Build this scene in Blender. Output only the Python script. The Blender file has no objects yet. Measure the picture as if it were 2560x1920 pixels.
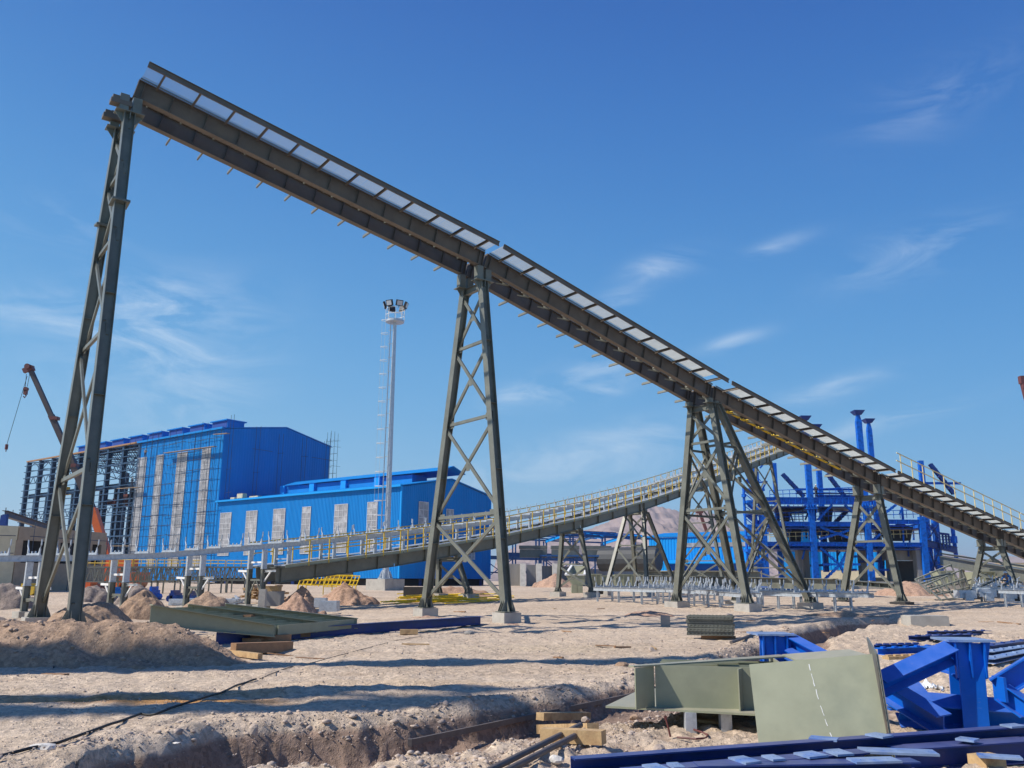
import bpy, math, random
import numpy as np
from mathutils import Vector, Matrix
random.seed(7); rng = np.random.RandomState(7)
scene = bpy.context.scene
COL = scene.collection

# ------------------------------------------------------------------ camera
F_PX = 2150.0; H_CAM = 1.65
PITCH = math.atan((1452-960)/F_PX); ROLL = math.radians(.3)
AX_F = Vector((0, math.cos(PITCH), math.sin(PITCH)))
_U = Vector((0, -math.sin(PITCH), math.cos(PITCH))); _R = Vector((1, 0, 0))
AX_R = _R*math.cos(ROLL)+_U*math.sin(ROLL); AX_U = _U*math.cos(ROLL)-_R*math.sin(ROLL)
EYE = Vector((0, 0, H_CAM))
cam_data = bpy.data.cameras.new("camera"); cam = bpy.data.objects.new("camera", cam_data); COL.objects.link(cam)
cam_data.sensor_width = 36; cam_data.lens = F_PX/2560*36; cam_data.clip_start = .1; cam_data.clip_end = 30000
m = Matrix((AX_R, AX_U, -AX_F)).transposed().to_4x4(); m.translation = EYE; cam.matrix_world = m
scene.camera = cam

# ------------------------------------------------------------------ light
HAZE = .00013
SUN_EL = math.radians(44); SUN_H = Vector((-.977, -.214, 0)).normalized()
SUN_DIR = Vector((SUN_H.x*math.cos(SUN_EL), SUN_H.y*math.cos(SUN_EL), math.sin(SUN_EL)))
sun_d = bpy.data.lights.new("sun", 'SUN'); sun_d.energy = 5.0; sun_d.angle = math.radians(.55); sun_d.color = (1, .93, .83)
sun_o = bpy.data.objects.new("sun", sun_d); COL.objects.link(sun_o)
sun_o.rotation_euler = SUN_DIR.to_track_quat('Z', 'Y').to_euler()
world = bpy.data.worlds.new("World"); scene.world = world; world.use_nodes = True
wn = world.node_tree; wn.nodes.clear()
wo = wn.nodes.new('ShaderNodeOutputWorld'); bg = wn.nodes.new('ShaderNodeBackground'); bg.inputs[1].default_value = .135
sky = wn.nodes.new('ShaderNodeTexSky'); sky.sky_type = 'NISHITA'; sky.sun_disc = False
sky.sun_elevation = SUN_EL; sky.sun_rotation = math.atan2(SUN_H.x, SUN_H.y)
sky.altitude = 600; sky.air_density = 1.15; sky.dust_density = .35; sky.ozone_density = 3.2
tc = wn.nodes.new('ShaderNodeTexCoord')
# wispy cirrus: stretched noise on a high plane, faded towards the zenith
sep = wn.nodes.new('ShaderNodeSeparateXYZ'); wn.links.new(tc.outputs['Generated'], sep.inputs[0])
def wm(op, a, b=None, clamp=False):
    n = wn.nodes.new('ShaderNodeMath'); n.operation = op; n.use_clamp = clamp
    for i, v in enumerate((a, b)):
        if v is None: continue
        if isinstance(v, (int, float)): n.inputs[i].default_value = v
        else: wn.links.new(v, n.inputs[i])
    if op == 'SMOOTH_MIN': n.inputs[2].default_value = 1.2
    return n.outputs[0]
zc = wm('MAXIMUM', sep.outputs[2], .03)
px_ = wm('DIVIDE', sep.outputs[0], wm('ADD', zc, .12)); py_ = wm('DIVIDE', sep.outputs[1], wm('ADD', zc, .12))
cmb = wn.nodes.new('ShaderNodeCombineXYZ'); wn.links.new(px_, cmb.inputs[0]); wn.links.new(py_, cmb.inputs[1])
mp = wn.nodes.new('ShaderNodeMapping'); mp.inputs['Rotation'].default_value = (0, 0, math.radians(-24)); mp.inputs['Scale'].default_value = (.55, 1.9, 1); mp.inputs['Location'].default_value = (3.1, 1.7, 0)
wn.links.new(cmb.outputs[0], mp.inputs[0])
nz = wn.nodes.new('ShaderNodeTexNoise'); nz.inputs['Scale'].default_value = 1.3; nz.inputs['Detail'].default_value = 9; nz.inputs['Roughness'].default_value = .62; nz.inputs['Distortion'].default_value = .6
wn.links.new(mp.outputs[0], nz.inputs[0])
nz2 = wn.nodes.new('ShaderNodeTexNoise'); nz2.inputs['Scale'].default_value = .45; nz2.inputs['Detail'].default_value = 2
wn.links.new(mp.outputs[0], nz2.inputs[0])
r1 = wn.nodes.new('ShaderNodeMapRange'); wn.links.new(nz.outputs[0], r1.inputs[0]); r1.inputs[1].default_value = .47; r1.inputs[2].default_value = .80
r2 = wn.nodes.new('ShaderNodeMapRange'); wn.links.new(nz2.outputs[0], r2.inputs[0]); r2.inputs[1].default_value = .44; r2.inputs[2].default_value = .66
cl = wm('MULTIPLY', r1.outputs[0], r2.outputs[0])
fade = wn.nodes.new('ShaderNodeMapRange'); wn.links.new(sep.outputs[2], fade.inputs[0]); fade.inputs[1].default_value = .47; fade.inputs[2].default_value = .36
cl = wm('MULTIPLY', wm('MULTIPLY', cl, fade.outputs[0]), .62, True)
def wv(op, a, b):
    n = wn.nodes.new('ShaderNodeVectorMath'); n.operation = op; wn.links.new(a, n.inputs[0]); n.inputs[1].default_value = b; return n.outputs[0]
hs0 = wn.nodes.new('ShaderNodeHueSaturation'); hs0.inputs['Saturation'].default_value = 1.28; hs0.inputs['Value'].default_value = 1.12; wn.links.new(sky.outputs[0], hs0.inputs['Color'])
tz = wm('ADD', sep.outputs[2], wm('MULTIPLY', sep.outputs[0], .10))
rp = wn.nodes.new('ShaderNodeValToRGB'); wn.links.new(tz, rp.inputs[0]); cr_ = rp.color_ramp; cr_.interpolation = 'B_SPLINE'
STOPS = ((0.0, (.47, .68, .84)), (.07, (.38, .62, .83)), (.17, (.235, .51, .80)), (.30, (.135, .385, .73)), (.44, (.075, .265, .63)), (.60, (.035, .155, .51)), (.78, (.016, .085, .36)), (1.0, (.010, .06, .28)))
while len(cr_.elements) < len(STOPS): cr_.elements.new(.5)
for el_, (p_, c_) in zip(cr_.elements, STOPS): el_.position = p_; el_.color = (c_[0]*.72, c_[1]*.97, min(c_[2]*1.09, .92), 1)
rs_ = wn.nodes.new('ShaderNodeVectorMath'); rs_.operation = 'SCALE'; wn.links.new(rp.outputs[0], rs_.inputs[0]); rs_.inputs['Scale'].default_value = .80/.135
mk = wn.nodes.new('ShaderNodeMix'); mk.data_type = 'RGBA'; mk.inputs[0].default_value = .92; wn.links.new(hs0.outputs[0], mk.inputs[6]); wn.links.new(rs_.outputs[0], mk.inputs[7])
sky_c = mk.outputs[2]
# cirrus wisps hang in these directions (azimuth/elevation from the photo)
CL = ((430, 850, 190, 110, .8), (330, 760, 140, 60, .5), (480, 1010, 130, 45, .6), (1310, 985, 90, 30, .8), (1650, 668, 85, 30, .75), (1930, 620, 90, 18, .45), (2290, 630, 150, 50, .5), (1490, 930, 110, 36, .7), (1480, 985, 80, 20, .6), (2080, 970, 110, 22, .8), (1830, 855, 70, 18, .6), (1550, 745, 60, 26, .5), (2200, 1060, 190, 22, .5), (1330, 1210, 330, 60, .7), (2350, 240, 150, 60, .3), (160, 560, 130, 60, .3), (1500, 1110, 250, 40, .5), (100, 780, 140, 60, .35))
acc = None; gd = tc.outputs['Generated']
nrmv = wn.nodes.new('ShaderNodeVectorMath'); nrmv.operation = 'NORMALIZE'; wn.links.new(gd, nrmv.inputs[0])
_f = Vector((0, math.cos(PITCH), math.sin(PITCH)))
for (cx_, cy_, a_, b_, k_) in CL:
    d_ = (AX_F+AX_R*((cx_-1280)/F_PX)+AX_U*((960-cy_)/F_PX)).normalized(); r_ = d_.cross(Vector((0, 0, 1))).normalized(); u_ = r_.cross(d_)
    ca_, sa_ = math.cos(.22), math.sin(.22); r2_ = (r_*ca_+u_*sa_)*(F_PX/a_); u2_ = (u_*ca_-r_*sa_)*(F_PX/b_)
    dn_ = wn.nodes.new('ShaderNodeVectorMath'); dn_.operation = 'SUBTRACT'; wn.links.new(nrmv.outputs[0], dn_.inputs[0]); dn_.inputs[1].default_value = d_
    q1 = wn.nodes.new('ShaderNodeVectorMath'); q1.operation = 'DOT_PRODUCT'; wn.links.new(dn_.outputs[0], q1.inputs[0]); q1.inputs[1].default_value = r2_
    q2 = wn.nodes.new('ShaderNodeVectorMath'); q2.operation = 'DOT_PRODUCT'; wn.links.new(dn_.outputs[0], q2.inputs[0]); q2.inputs[1].default_value = u2_
    e_ = wm('MULTIPLY', wm('POWER', 2.718, wm('MULTIPLY', wm('ADD', wm('MULTIPLY', q1.outputs['Value'], q1.outputs['Value']), wm('MULTIPLY', q2.outputs['Value'], q2.outputs['Value'])), -1)), k_)
    acc = e_ if acc is None else wm('ADD', acc, e_)
mpc = wn.nodes.new('ShaderNodeMapping'); mpc.vector_type = 'POINT'; mpc.inputs['Rotation'].default_value = (0, math.radians(14), 0); mpc.inputs['Scale'].default_value = (3.2, 3.2, 11); wn.links.new(nrmv.outputs[0], mpc.inputs[0])
nc = wn.nodes.new('ShaderNodeTexNoise'); nc.inputs['Scale'].default_value = 2.2; nc.inputs['Detail'].default_value = 10; nc.inputs['Roughness'].default_value = .62; nc.inputs['Distortion'].default_value = .9; wn.links.new(mpc.outputs[0], nc.inputs[0])
rc = wn.nodes.new('ShaderNodeMapRange'); wn.links.new(nc.outputs[0], rc.inputs[0]); rc.inputs[1].default_value = .42; rc.inputs[2].default_value = .74
cl = wm('MULTIPLY', wm('MULTIPLY', acc, rc.outputs[0]), .85, True)
mx = wn.nodes.new('ShaderNodeMix'); mx.data_type = 'RGBA'; wn.links.new(cl, mx.inputs[0]); wn.links.new(sky_c, mx.inputs[6]); mx.inputs[7].default_value = (5.4, 6.2, 7.0, 1)
wn.links.new(mx.outputs[2], bg.inputs[0]); wn.links.new(bg.outputs[0], wo.inputs[0])
scene.view_settings.view_transform = 'Standard'; scene.view_settings.look = 'None'
scene.view_settings.exposure = 0.12; scene.view_settings.gamma = 1
scene.render.engine = 'CYCLES'

# ------------------------------------------------------------------ surveying helpers: photo pixel -> place in the world
def ray(x, y): return AX_F+AX_R*((x-1280)/F_PX)+AX_U*((960-y)/F_PX)
def on_ground(x, y, z=0):
    d = ray(x, y); return EYE+d*((z-H_CAM)/d.z)
def at_depth(x, y, Y):
    d = ray(x, y); return EYE+d*(Y/d.y)
def on_plane(x, y, P0, n):
    d = ray(x, y); n = Vector((n[0], n[1], 0)); P = Vector((P0[0], P0[1], 0)); return EYE+d*((P-EYE).dot(n)/d.dot(n))
def z_at(X, Y, py):
    a = Vector((X, Y, -H_CAM)); return ((960-py)*a.dot(AX_F)-F_PX*a.dot(AX_U))/(F_PX*AX_U.z-(960-py)*AX_F.z)

# ------------------------------------------------------------------ materials
MATS = {}
def mat(name, col, rough=.6, metal=0, var=.12, scale=3.0, bump=.0, bscale=40, col2=None, mixscale=1.2, mixlo=.5, mixhi=.62, spec=.5, streak=False, dust=0, scuff=0):
    if name in MATS: return MATS[name]
    M = bpy.data.materials.new(name); M.use_nodes = True; nt = M.node_tree; b = nt.nodes['Principled BSDF']
    b.inputs['Roughness'].default_value = rough; b.inputs['Metallic'].default_value = metal; b.inputs['Specular IOR Level'].default_value = spec
    g = nt.nodes.new('ShaderNodeNewGeometry')
    src = g.outputs['Position']
    if streak:
        mpg = nt.nodes.new('ShaderNodeMapping'); mpg.inputs['Scale'].default_value = (1, 1, .12); nt.links.new(src, mpg.inputs[0]); vsrc = mpg.outputs[0]
    else: vsrc = src
    n = nt.nodes.new('ShaderNodeTexNoise'); n.inputs['Scale'].default_value = scale; n.inputs['Detail'].default_value = 6; n.inputs['Roughness'].default_value = .65
    nt.links.new(vsrc, n.inputs[0])
    mr = nt.nodes.new('ShaderNodeMapRange'); mr.inputs[1].default_value = .3; mr.inputs[2].default_value = .7; mr.inputs[3].default_value = 1-var; mr.inputs[4].default_value = 1+var
    nt.links.new(n.outputs[0], mr.inputs[0])
    vm = nt.nodes.new('ShaderNodeVectorMath'); vm.operation = 'SCALE'; nt.links.new(mr.outputs[0], vm.inputs['Scale'])
    vm.inputs[0].default_value = col[:3]
    if col2:
        n2 = nt.nodes.new('ShaderNodeTexNoise'); n2.inputs['Scale'].default_value = mixscale; n2.inputs['Detail'].default_value = 7; n2.inputs['Roughness'].default_value = .6
        nt.links.new(vsrc, n2.inputs[0])
        m2 = nt.nodes.new('ShaderNodeMapRange'); m2.inputs[1].default_value = mixlo; m2.inputs[2].default_value = mixhi; nt.links.new(n2.outputs[0], m2.inputs[0])
        mm = nt.nodes.new('ShaderNodeMix'); mm.data_type = 'RGBA'; nt.links.new(m2.outputs[0], mm.inputs[0]); mm.inputs[6].default_value = (*col[:3], 1); mm.inputs[7].default_value = (*col2[:3], 1)
        nt.links.new(mm.outputs[2], vm.inputs[0])
    outc = vm.outputs[0]
    def blend(fac, c_, to):
        x_ = nt.nodes.new('ShaderNodeMix'); x_.data_type = 'RGBA'; nt.links.new(fac, x_.inputs[0]); nt.links.new(c_, x_.inputs[6]); x_.inputs[7].default_value = (*to, 1); return x_.outputs[2]
    def mrn(v, a_, b_, lo, hi):
        x_ = nt.nodes.new('ShaderNodeMapRange'); nt.links.new(v, x_.inputs[0]); x_.inputs[1].default_value = a_; x_.inputs[2].default_value = b_; x_.inputs[3].default_value = lo; x_.inputs[4].default_value = hi; return x_.outputs[0]
    if scuff:   # handling scratches, mud splashes and rub marks
        mps = nt.nodes.new('ShaderNodeMapping'); mps.inputs['Scale'].default_value = (1, 1, 7); mps.inputs['Rotation'].default_value = (.5, .3, .2); nt.links.new(src, mps.inputs[0])
        ns = nt.nodes.new('ShaderNodeTexNoise'); ns.inputs['Scale'].default_value = 3.5; ns.inputs['Detail'].default_value = 12; ns.inputs['Roughness'].default_value = .8; nt.links.new(mps.outputs[0], ns.inputs[0]); outc = blend(mrn(ns.outputs[0], .60, .70, 0, scuff), outc, (.42, .36, .28))
        nd = nt.nodes.new('ShaderNodeTexNoise'); nd.inputs['Scale'].default_value = 14; nd.inputs['Detail'].default_value = 8; nd.inputs['Roughness'].default_value = .75; nt.links.new(src, nd.inputs[0]); outc = blend(mrn(nd.outputs[0], .66, .70, 0, scuff*1.3), outc, (.22, .13, .08))
    if dust:    # settled dust on upward faces
        sg = nt.nodes.new('ShaderNodeSeparateXYZ'); nt.links.new(g.outputs['True Normal'], sg.inputs[0]); am = nt.nodes.new('ShaderNodeMath'); am.operation = 'MULTIPLY'
        nt.links.new(mrn(sg.outputs[2], .5, .95, 0, dust), am.inputs[0]); nt.links.new(mrn(n.outputs[0], .3, .65, .35, 1), am.inputs[1]); outc = blend(am.outputs[0], outc, (.46, .39, .31))
    nt.links.new(outc, b.inputs['Base Color'])
    rr = nt.nodes.new('ShaderNodeMapRange'); rr.inputs[3].default_value = max(0, rough-.12); rr.inputs[4].default_value = min(1, rough+.12); nt.links.new(n.outputs[0], rr.inputs[0]); nt.links.new(rr.outputs[0], b.inputs['Roughness'])
    if bump > 0:
        nb = nt.nodes.new('ShaderNodeTexNoise'); nb.inputs['Scale'].default_value = bscale; nb.inputs['Detail'].default_value = 6; nt.links.new(src, nb.inputs[0])
        bp = nt.nodes.new('ShaderNodeBump'); bp.inputs['Strength'].default_value = bump; bp.inputs['Distance'].default_value = .02; nt.links.new(nb.outputs[0], bp.inputs['Height']); nt.links.new(bp.outputs[0], b.inputs['Normal'])
    MATS[name] = M; return M
OLIVE = mat('olive grey steel paint', (.160, .165, .138), .40, 0, .16, 2.2, col2=(.132, .134, .11), mixscale=.8, bump=.05)
OLIVE_M = mat('mid olive frame paint', (.26, .275, .19), .45, 0, .1, 3, bump=.05, dust=.7, scuff=.3)
OLIVE_L = mat('pale olive plate paint', (.31, .32, .22), .45, 0, .07, 3, col2=(.27, .285, .20), mixscale=1.1, bump=.05, bscale=90, dust=.45, scuff=.35)
OLIVE_SHADE = mat('shade browned girder paint', (.130, .104, .080), .5, 0, .14, 1.6, col2=(.108, .085, .064), mixscale=.9)  # shade and brown ground bounce are put into this olive
GALV = mat('galvanised steel', (.50, .54, .58), .42, .35, .14, 6, col2=(.40, .44, .48), mixscale=9)
GRAT = mat('grating zinc', (.36, .40, .42), .45, .1, .08, 6)
BLUE = mat('royal blue steel paint', (.003, .125, .58), .5, 0, .14, 1.5, spec=.25, col2=(.003, .075, .36), mixscale=2.5)
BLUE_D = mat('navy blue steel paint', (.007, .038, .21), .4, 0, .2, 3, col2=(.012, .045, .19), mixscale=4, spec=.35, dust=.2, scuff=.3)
BLUE_F = mat('bright blue fabrication paint', (.003, .115, .55), .4, 0, .1, 4, spec=.3, dust=.18, scuff=.4, bump=.04)
CLAD = mat('blue cladding sheet', (.0005, .20, .56), .6, 0, .1, .5, streak=True, spec=.2)
CLAD_C = mat('cyan blue cladding sheet', (.001, .29, .74), .55, 0, .08, .3, streak=True, spec=.25)
FRAME_B = mat('blue frame paint', (.02, .10, .28), .5, 0, .15, 1)
POLY = mat('grey translucent sheet', (.27, .27, .285), .3, 0, .25, .8, col2=(.42, .42, .44), mixscale=.7)
POLYBAR = mat('window glazing bar', (.55, .56, .58), .5)
YEL = mat('yellow rail paint', (.66, .44, .04), .5, 0, .15, 3)
YEL_P = mat('pale cream rail paint', (.70, .57, .27), .5, 0, .1, 3)
YEL_B = mat('bright yellow pipe paint', (.80, .55, .01), .45, 0, .12, 3)
CONC = mat('concrete', (.42, .40, .36), .85, 0, .15, 4, bump=.3, bscale=18, col2=(.33, .31, .28), mixscale=2)
CONC_D = mat('bitumen coated concrete', (.035, .033, .032), .6, 0, .3, 3, bump=.2, bscale=20)
CONC_G = mat('old grey concrete', (.26, .25, .235), .9, 0, .2, 1.2, bump=.2, bscale=6, streak=True)
CREAM = mat('cream render', (.62, .55, .38), .85, 0, .1, 2)
CREAM_S = mat('beige and shaded cream', (.40, .31, .22), .85, 0, .12, 2)
WOOD = mat('sawn timber', (.50, .34, .17), .75, 0, .2, 8, col2=(.38, .24, .12), mixscale=5, bump=.2)
WOOD_O = mat('weathered brown timber', (.30, .17, .09), .8, 0, .2, 6)
BLACK = mat('black rubber', (.012, .012, .013), .6)
DARK = mat('dark opening', (.01, .01, .012), .8)
ORANGE = mat('orange crane paint', (.62, .12, .02), .4, 0, .1, 2)
RUST_R = mat('dull red crane paint', (.13, .035, .03), .5)
BOOM = mat('grey brown boom paint', (.06, .042, .042), .5, 0, .2, 1)
WHITE = mat('white paint', (.78, .78, .76), .5, 0, .05)
GLASS = mat('lamp glass', (.45, .47, .50), .12)
SKIN = mat('skin', (.35, .2, .13), .6)
CLOTH_D = mat('dark work clothes', (.05, .055, .07), .9)
CLOTH_B = mat('blue coverall cloth', (.03, .16, .42), .9)
LOUV_SHADE = mat('overhang shaded louvre', (.002, .05, .26), .6)  # shade of the vent overhang put into the colour
HAT = mat('hard hat white', (.75, .75, .7), .4)
PIPE = mat('weathered grey brown pipe', (.13, .11, .10), .6, 0, .25, 6)
PLASTIC = mat('thin plastic film', (.7, .72, .74), .25, 0, .1)
STONE = mat('pale stone', (.46, .37, .30), .9, 0, .3, 9, bump=.5, bscale=30, col2=(.36, .29, .25), mixscale=3)
STONE_W = mat('white limestone', (.66, .63, .58), .9, 0, .12, 9, bump=.4, bscale=30)

def dirt_mat(name, base, alt, dark, stain=False):
    M = bpy.data.materials.new(name); M.use_nodes = True; nt = M.node_tree; b = nt.nodes['Principled BSDF']
    b.inputs['Roughness'].default_value = .95; b.inputs['Specular IOR Level'].default_value = .15
    g = nt.nodes.new('ShaderNodeNewGeometry'); P = g.outputs['Position']
    def noise(sc, det=6, ro=.6, vec=P):
        n = nt.nodes.new('ShaderNodeTexNoise'); n.inputs['Scale'].default_value = sc; n.inputs['Detail'].default_value = det; n.inputs['Roughness'].default_value = ro; nt.links.new(vec, n.inputs[0]); return n.outputs[0]
    def rng_(v, a, b_, c=0, d=1):
        r = nt.nodes.new('ShaderNodeMapRange'); nt.links.new(v, r.inputs[0])
        for i, q in zip((1, 2, 3, 4), (a, b_, c, d)): r.inputs[i].default_value = q
        return r.outputs[0]
    def mix(f, a, c):
        mm = nt.nodes.new('ShaderNodeMix'); mm.data_type = 'RGBA'; nt.links.new(f, mm.inputs[0])
        for i, v in ((6, a), (7, c)):
            if isinstance(v, tuple): mm.inputs[i].default_value = (*v, 1)
            else: nt.links.new(v, mm.inputs[i])
        return mm.outputs[2]
    def math_(op, a, c):
        n = nt.nodes.new('ShaderNodeMath'); n.operation = op
        for i, v in enumerate((a, c)):
            if isinstance(v, (int, float)): n.inputs[i].default_value = v
            else: nt.links.new(v, n.inputs[i])
        return n.outputs[0]
    mp_ = nt.nodes.new('ShaderNodeMapping'); mp_.inputs['Rotation'].default_value = (0, 0, math.radians(-30)); mp_.inputs['Scale'].default_value = (.35, 1.6, 1); nt.links.new(P, mp_.inputs[0])
    c = mix(rng_(noise(.22, 5, .6, mp_.outputs[0]), .38, .62), base, alt)
    c = mix(rng_(noise(1.7, 8, .7), .52, .72, 0, .6), c, dark)
    c = mix(rng_(noise(2.6, 6, .7, mp_.outputs[0]), .5, .68, 0, .45), c, (alt[0]*1.12, alt[1]*1.12, alt[2]*1.1))
    if stain:
        sx = nt.nodes.new('ShaderNodeSeparateXYZ'); nt.links.new(P, sx.inputs[0])
        wob = math_('MULTIPLY', math_('SUBTRACT', noise(1.1, 5), .5), 1.6)
        for (cx, cy, rx, ry, colr, k) in stain:
            dx = math_('DIVIDE', math_('SUBTRACT', sx.outputs[0], cx), rx); dy = math_('DIVIDE', math_('SUBTRACT', sx.outputs[1], cy), ry)
            d2 = math_('ADD', math_('ADD', math_('MULTIPLY', dx, dx), math_('MULTIPLY', dy, dy)), wob)
            c = mix(rng_(d2, .3, 1.1, k, 0), c, colr)
    if stain:   # moist brown subsoil in the trench cut, with wall shade put into the colour
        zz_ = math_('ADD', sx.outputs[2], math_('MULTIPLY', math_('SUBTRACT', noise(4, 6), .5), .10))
        c = mix(math_('MULTIPLY', rng_(zz_, -.10, -.17, 0, 1), rng_(sx.outputs[0], 14, 20, 1, 0)), c, SUBSOIL_SHADE)
    vo = nt.nodes.new('ShaderNodeTexVoronoi'); vo.inputs['Scale'].default_value = 17; nt.links.new(P, vo.inputs[0])
    v2 = nt.nodes.new('ShaderNodeTexVoronoi'); v2.inputs['Scale'].default_value = 5.5; nt.links.new(P, v2.inputs[0])
    peb = rng_(vo.outputs['Distance'], .0, .35, 1, 0)
    sc_ = nt.nodes.new('ShaderNodeVectorMath'); sc_.operation = 'SCALE'; nt.links.new(c, sc_.inputs[0])
    cs = nt.nodes.new('ShaderNodeSeparateColor'); nt.links.new(vo.outputs['Color'], cs.inputs[0])
    nt.links.new(math_('MULTIPLY', rng_(cs.outputs[0], 0, 1, .78, 1.22), rng_(noise(9, 8, .75), .3, .7, .8, 1.18)), sc_.inputs['Scale'])
    nt.links.new(sc_.outputs[0], b.inputs['Base Color'])
    v3 = nt.nodes.new('ShaderNodeTexVoronoi'); v3.inputs['Scale'].default_value = 42; nt.links.new(P, v3.inputs[0])
    hgt = math_('ADD', math_('ADD', math_('MULTIPLY', peb, .42), math_('MULTIPLY', rng_(v3.outputs['Distance'], 0, .4, 1, 0), .22)), math_('ADD', math_('MULTIPLY', noise(16, 8, .75), .75), math_('MULTIPLY', math_('MULTIPLY', rng_(v2.outputs['Distance'], 0, .3, 1, 0), rng_(noise(1.3, 3), .5, .62)), .55)))
    bp = nt.nodes.new('ShaderNodeBump'); bp.inputs['Strength'].default_value = .85; bp.inputs['Distance'].default_value = .038; nt.links.new(hgt, bp.inputs['Height']); nt.links.new(bp.outputs[0], b.inputs['Normal'])
    return M
_s1 = on_ground(330, 1742); _s2 = on_ground(1000, 1700); _s3 = on_ground(1380, 1615); _s4 = on_ground(560, 1722)
SUBSOIL_SHADE = (.29, .205, .155)
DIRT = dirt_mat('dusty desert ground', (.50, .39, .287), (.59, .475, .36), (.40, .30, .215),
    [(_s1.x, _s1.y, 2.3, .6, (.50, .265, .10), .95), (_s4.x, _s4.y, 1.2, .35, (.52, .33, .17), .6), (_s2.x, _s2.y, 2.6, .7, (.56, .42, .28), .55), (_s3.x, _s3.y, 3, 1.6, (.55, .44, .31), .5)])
SPOIL = dirt_mat('loose excavated soil', (.35, .24, .165), (.42, .30, .215), (.26, .175, .12))
SPOIL_B = dirt_mat('greyish brown excavated soil', (.32, .235, .18), (.38, .29, .23), (.23, .165, .125))
SPOIL_R = dirt_mat('reddish excavated soil', (.40, .255, .18), (.45, .30, .22), (.31, .195, .14))
SPOIL_G = dirt_mat('greyish excavated soil', (.23, .185, .16), (.28, .23, .2), (.17, .135, .115))

# ------------------------------------------------------------------ mesh building
class MB:
    def __init__(s): s.v = []; s.f = []
    def raw(s, vs, fs):
        n = len(s.v); s.v += [tuple(p) for p in vs]; s.f += [tuple(i+n for i in f) for f in fs]; return s
    def hexa(s, p):   # 8 points: bottom 4, top 4
        return s.raw(p, [(3, 2, 1, 0), (4, 5, 6, 7), (0, 1, 5, 4), (1, 2, 6, 5), (2, 3, 7, 6), (3, 0, 4, 7)])
    def box(s, c, sx, sy, sz, ax=None, ay=None, az=None):
        c = Vector(c); ax = Vector(ax or (1, 0, 0)); ay = Vector(ay or (0, 1, 0)); az = Vector(az or (0, 0, 1))
        a, b, d = ax*(sx/2), ay*(sy/2), az*(sz/2)
        return s.hexa([c-a-b-d, c+a-b-d, c+a+b-d, c-a+b-d, c-a-b+d, c+a-b+d, c+a+b+d, c-a+b+d])
    def frame(s, p, q, up):
        p = Vector(p); q = Vector(q); d = (q-p); L = d.length; d = d/L
        up = Vector(up)
        if abs(d.dot(up.normalized())) > .985: up = Vector((1, 0, 0)) if abs(d.x) < .9 else Vector((0, 1, 0))
        side = d.cross(up).normalized(); u_ = side.cross(d).normalized()
        return (p+q)/2, d, side, u_, L
    def beam(s, p, q, prof='box', w=.1, h=.1, t=.015, up=(0, 0, 1)):
        c, d, sd, u_, L = s.frame(p, q, up)
        B = lambda oc, a, b: s.box(c+sd*oc[0]+u_*oc[1], a, L, b, sd, d, u_)
        if prof == 'box': B((0, 0), w, h)
        elif prof == 'I':
            B((0, h/2-t/2), w, t); B((0, -h/2+t/2), w, t); B((0, 0), t*.8, h-2*t)
        elif prof == 'C':
            B((0, h/2-t/2), w, t); B((0, -h/2+t/2), w, t); B((-w/2+t/2, 0), t, h-2*t)
        elif prof == 'L':
            B((0, -h/2+t/2), w, t); B((-w/2+t/2, t/2), t, h-t)
        return s
    def tube(s, pts, r, n=8, cap=True, r2=None):
        pts = [Vector(p) for p in pts]; rings = []; up = Vector((0, 0, 1))
        for i, p in enumerate(pts):
            d = (pts[min(i+1, len(pts)-1)]-pts[max(i-1, 0)]).normalized()
            a = d.cross(up) if abs(d.dot(up)) < .95 else d.cross(Vector((1, 0, 0))); a.normalize(); b = a.cross(d)
            rr = r if r2 is None else r+(r2-r)*i/(len(pts)-1)
            rings.append([p+(a*math.cos(2*math.pi*k/n)+b*math.sin(2*math.pi*k/n))*rr for k in range(n)])
        vs = [q for g_ in rings for q in g_]; fs = []
        for i in range(len(pts)-1):
            for k in range(n): fs.append((i*n+k, i*n+(k+1) % n, (i+1)*n+(k+1) % n, (i+1)*n+k))
        if cap: fs += [tuple(range(n))[::-1], tuple(range((len(pts)-1)*n, len(pts)*n))]
        return s.raw(vs, fs)
    def poly(s, pts, thick, nrm):   # flat plate of an outline, given thickness along nrm
        pts = [Vector(p) for p in pts]; nv = Vector(nrm).normalized()*thick/2; n = len(pts)
        vs = [p-nv for p in pts]+[p+nv for p in pts]
        fs = [tuple(range(n))[::-1], tuple(range(n, 2*n))]+[(i, (i+1) % n, n+(i+1) % n, n+i) for i in range(n)]
        return s.raw(vs, fs)
    def build(s, name, m, parent=None, smooth=False):
        off = Vector((0, 0, 0)); q = parent
        if q is not None:
            while q.parent: q = q.parent
            off = Vector(q.get('_o', (0, 0, 0)))
        me = bpy.data.meshes.new(name); me.from_pydata([(x-off.x, y-off.y, z-off.z) for x, y, z in s.v], [], s.f); me.materials.append(m); me.update()
        if smooth: me.polygons.foreach_set('use_smooth', [True]*len(me.polygons))
        o = bpy.data.objects.new(name, me); COL.objects.link(o)
        if parent is not None: o.parent = parent
        return o
def tag(o, label=None, cat=None, group=None, kind=None):
    if label: o['label'] = label
    if cat: o['category'] = cat
    if group: o['group'] = group
    if kind: o['kind'] = kind
    return o
def thing(name, label, cat, loc, group=None):
    o = bpy.data.objects.new(name, None); COL.objects.link(o); o.location = Vector(loc); o['_o'] = list(loc); o.empty_display_size = .2
    return tag(o, label, cat, group)
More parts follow.
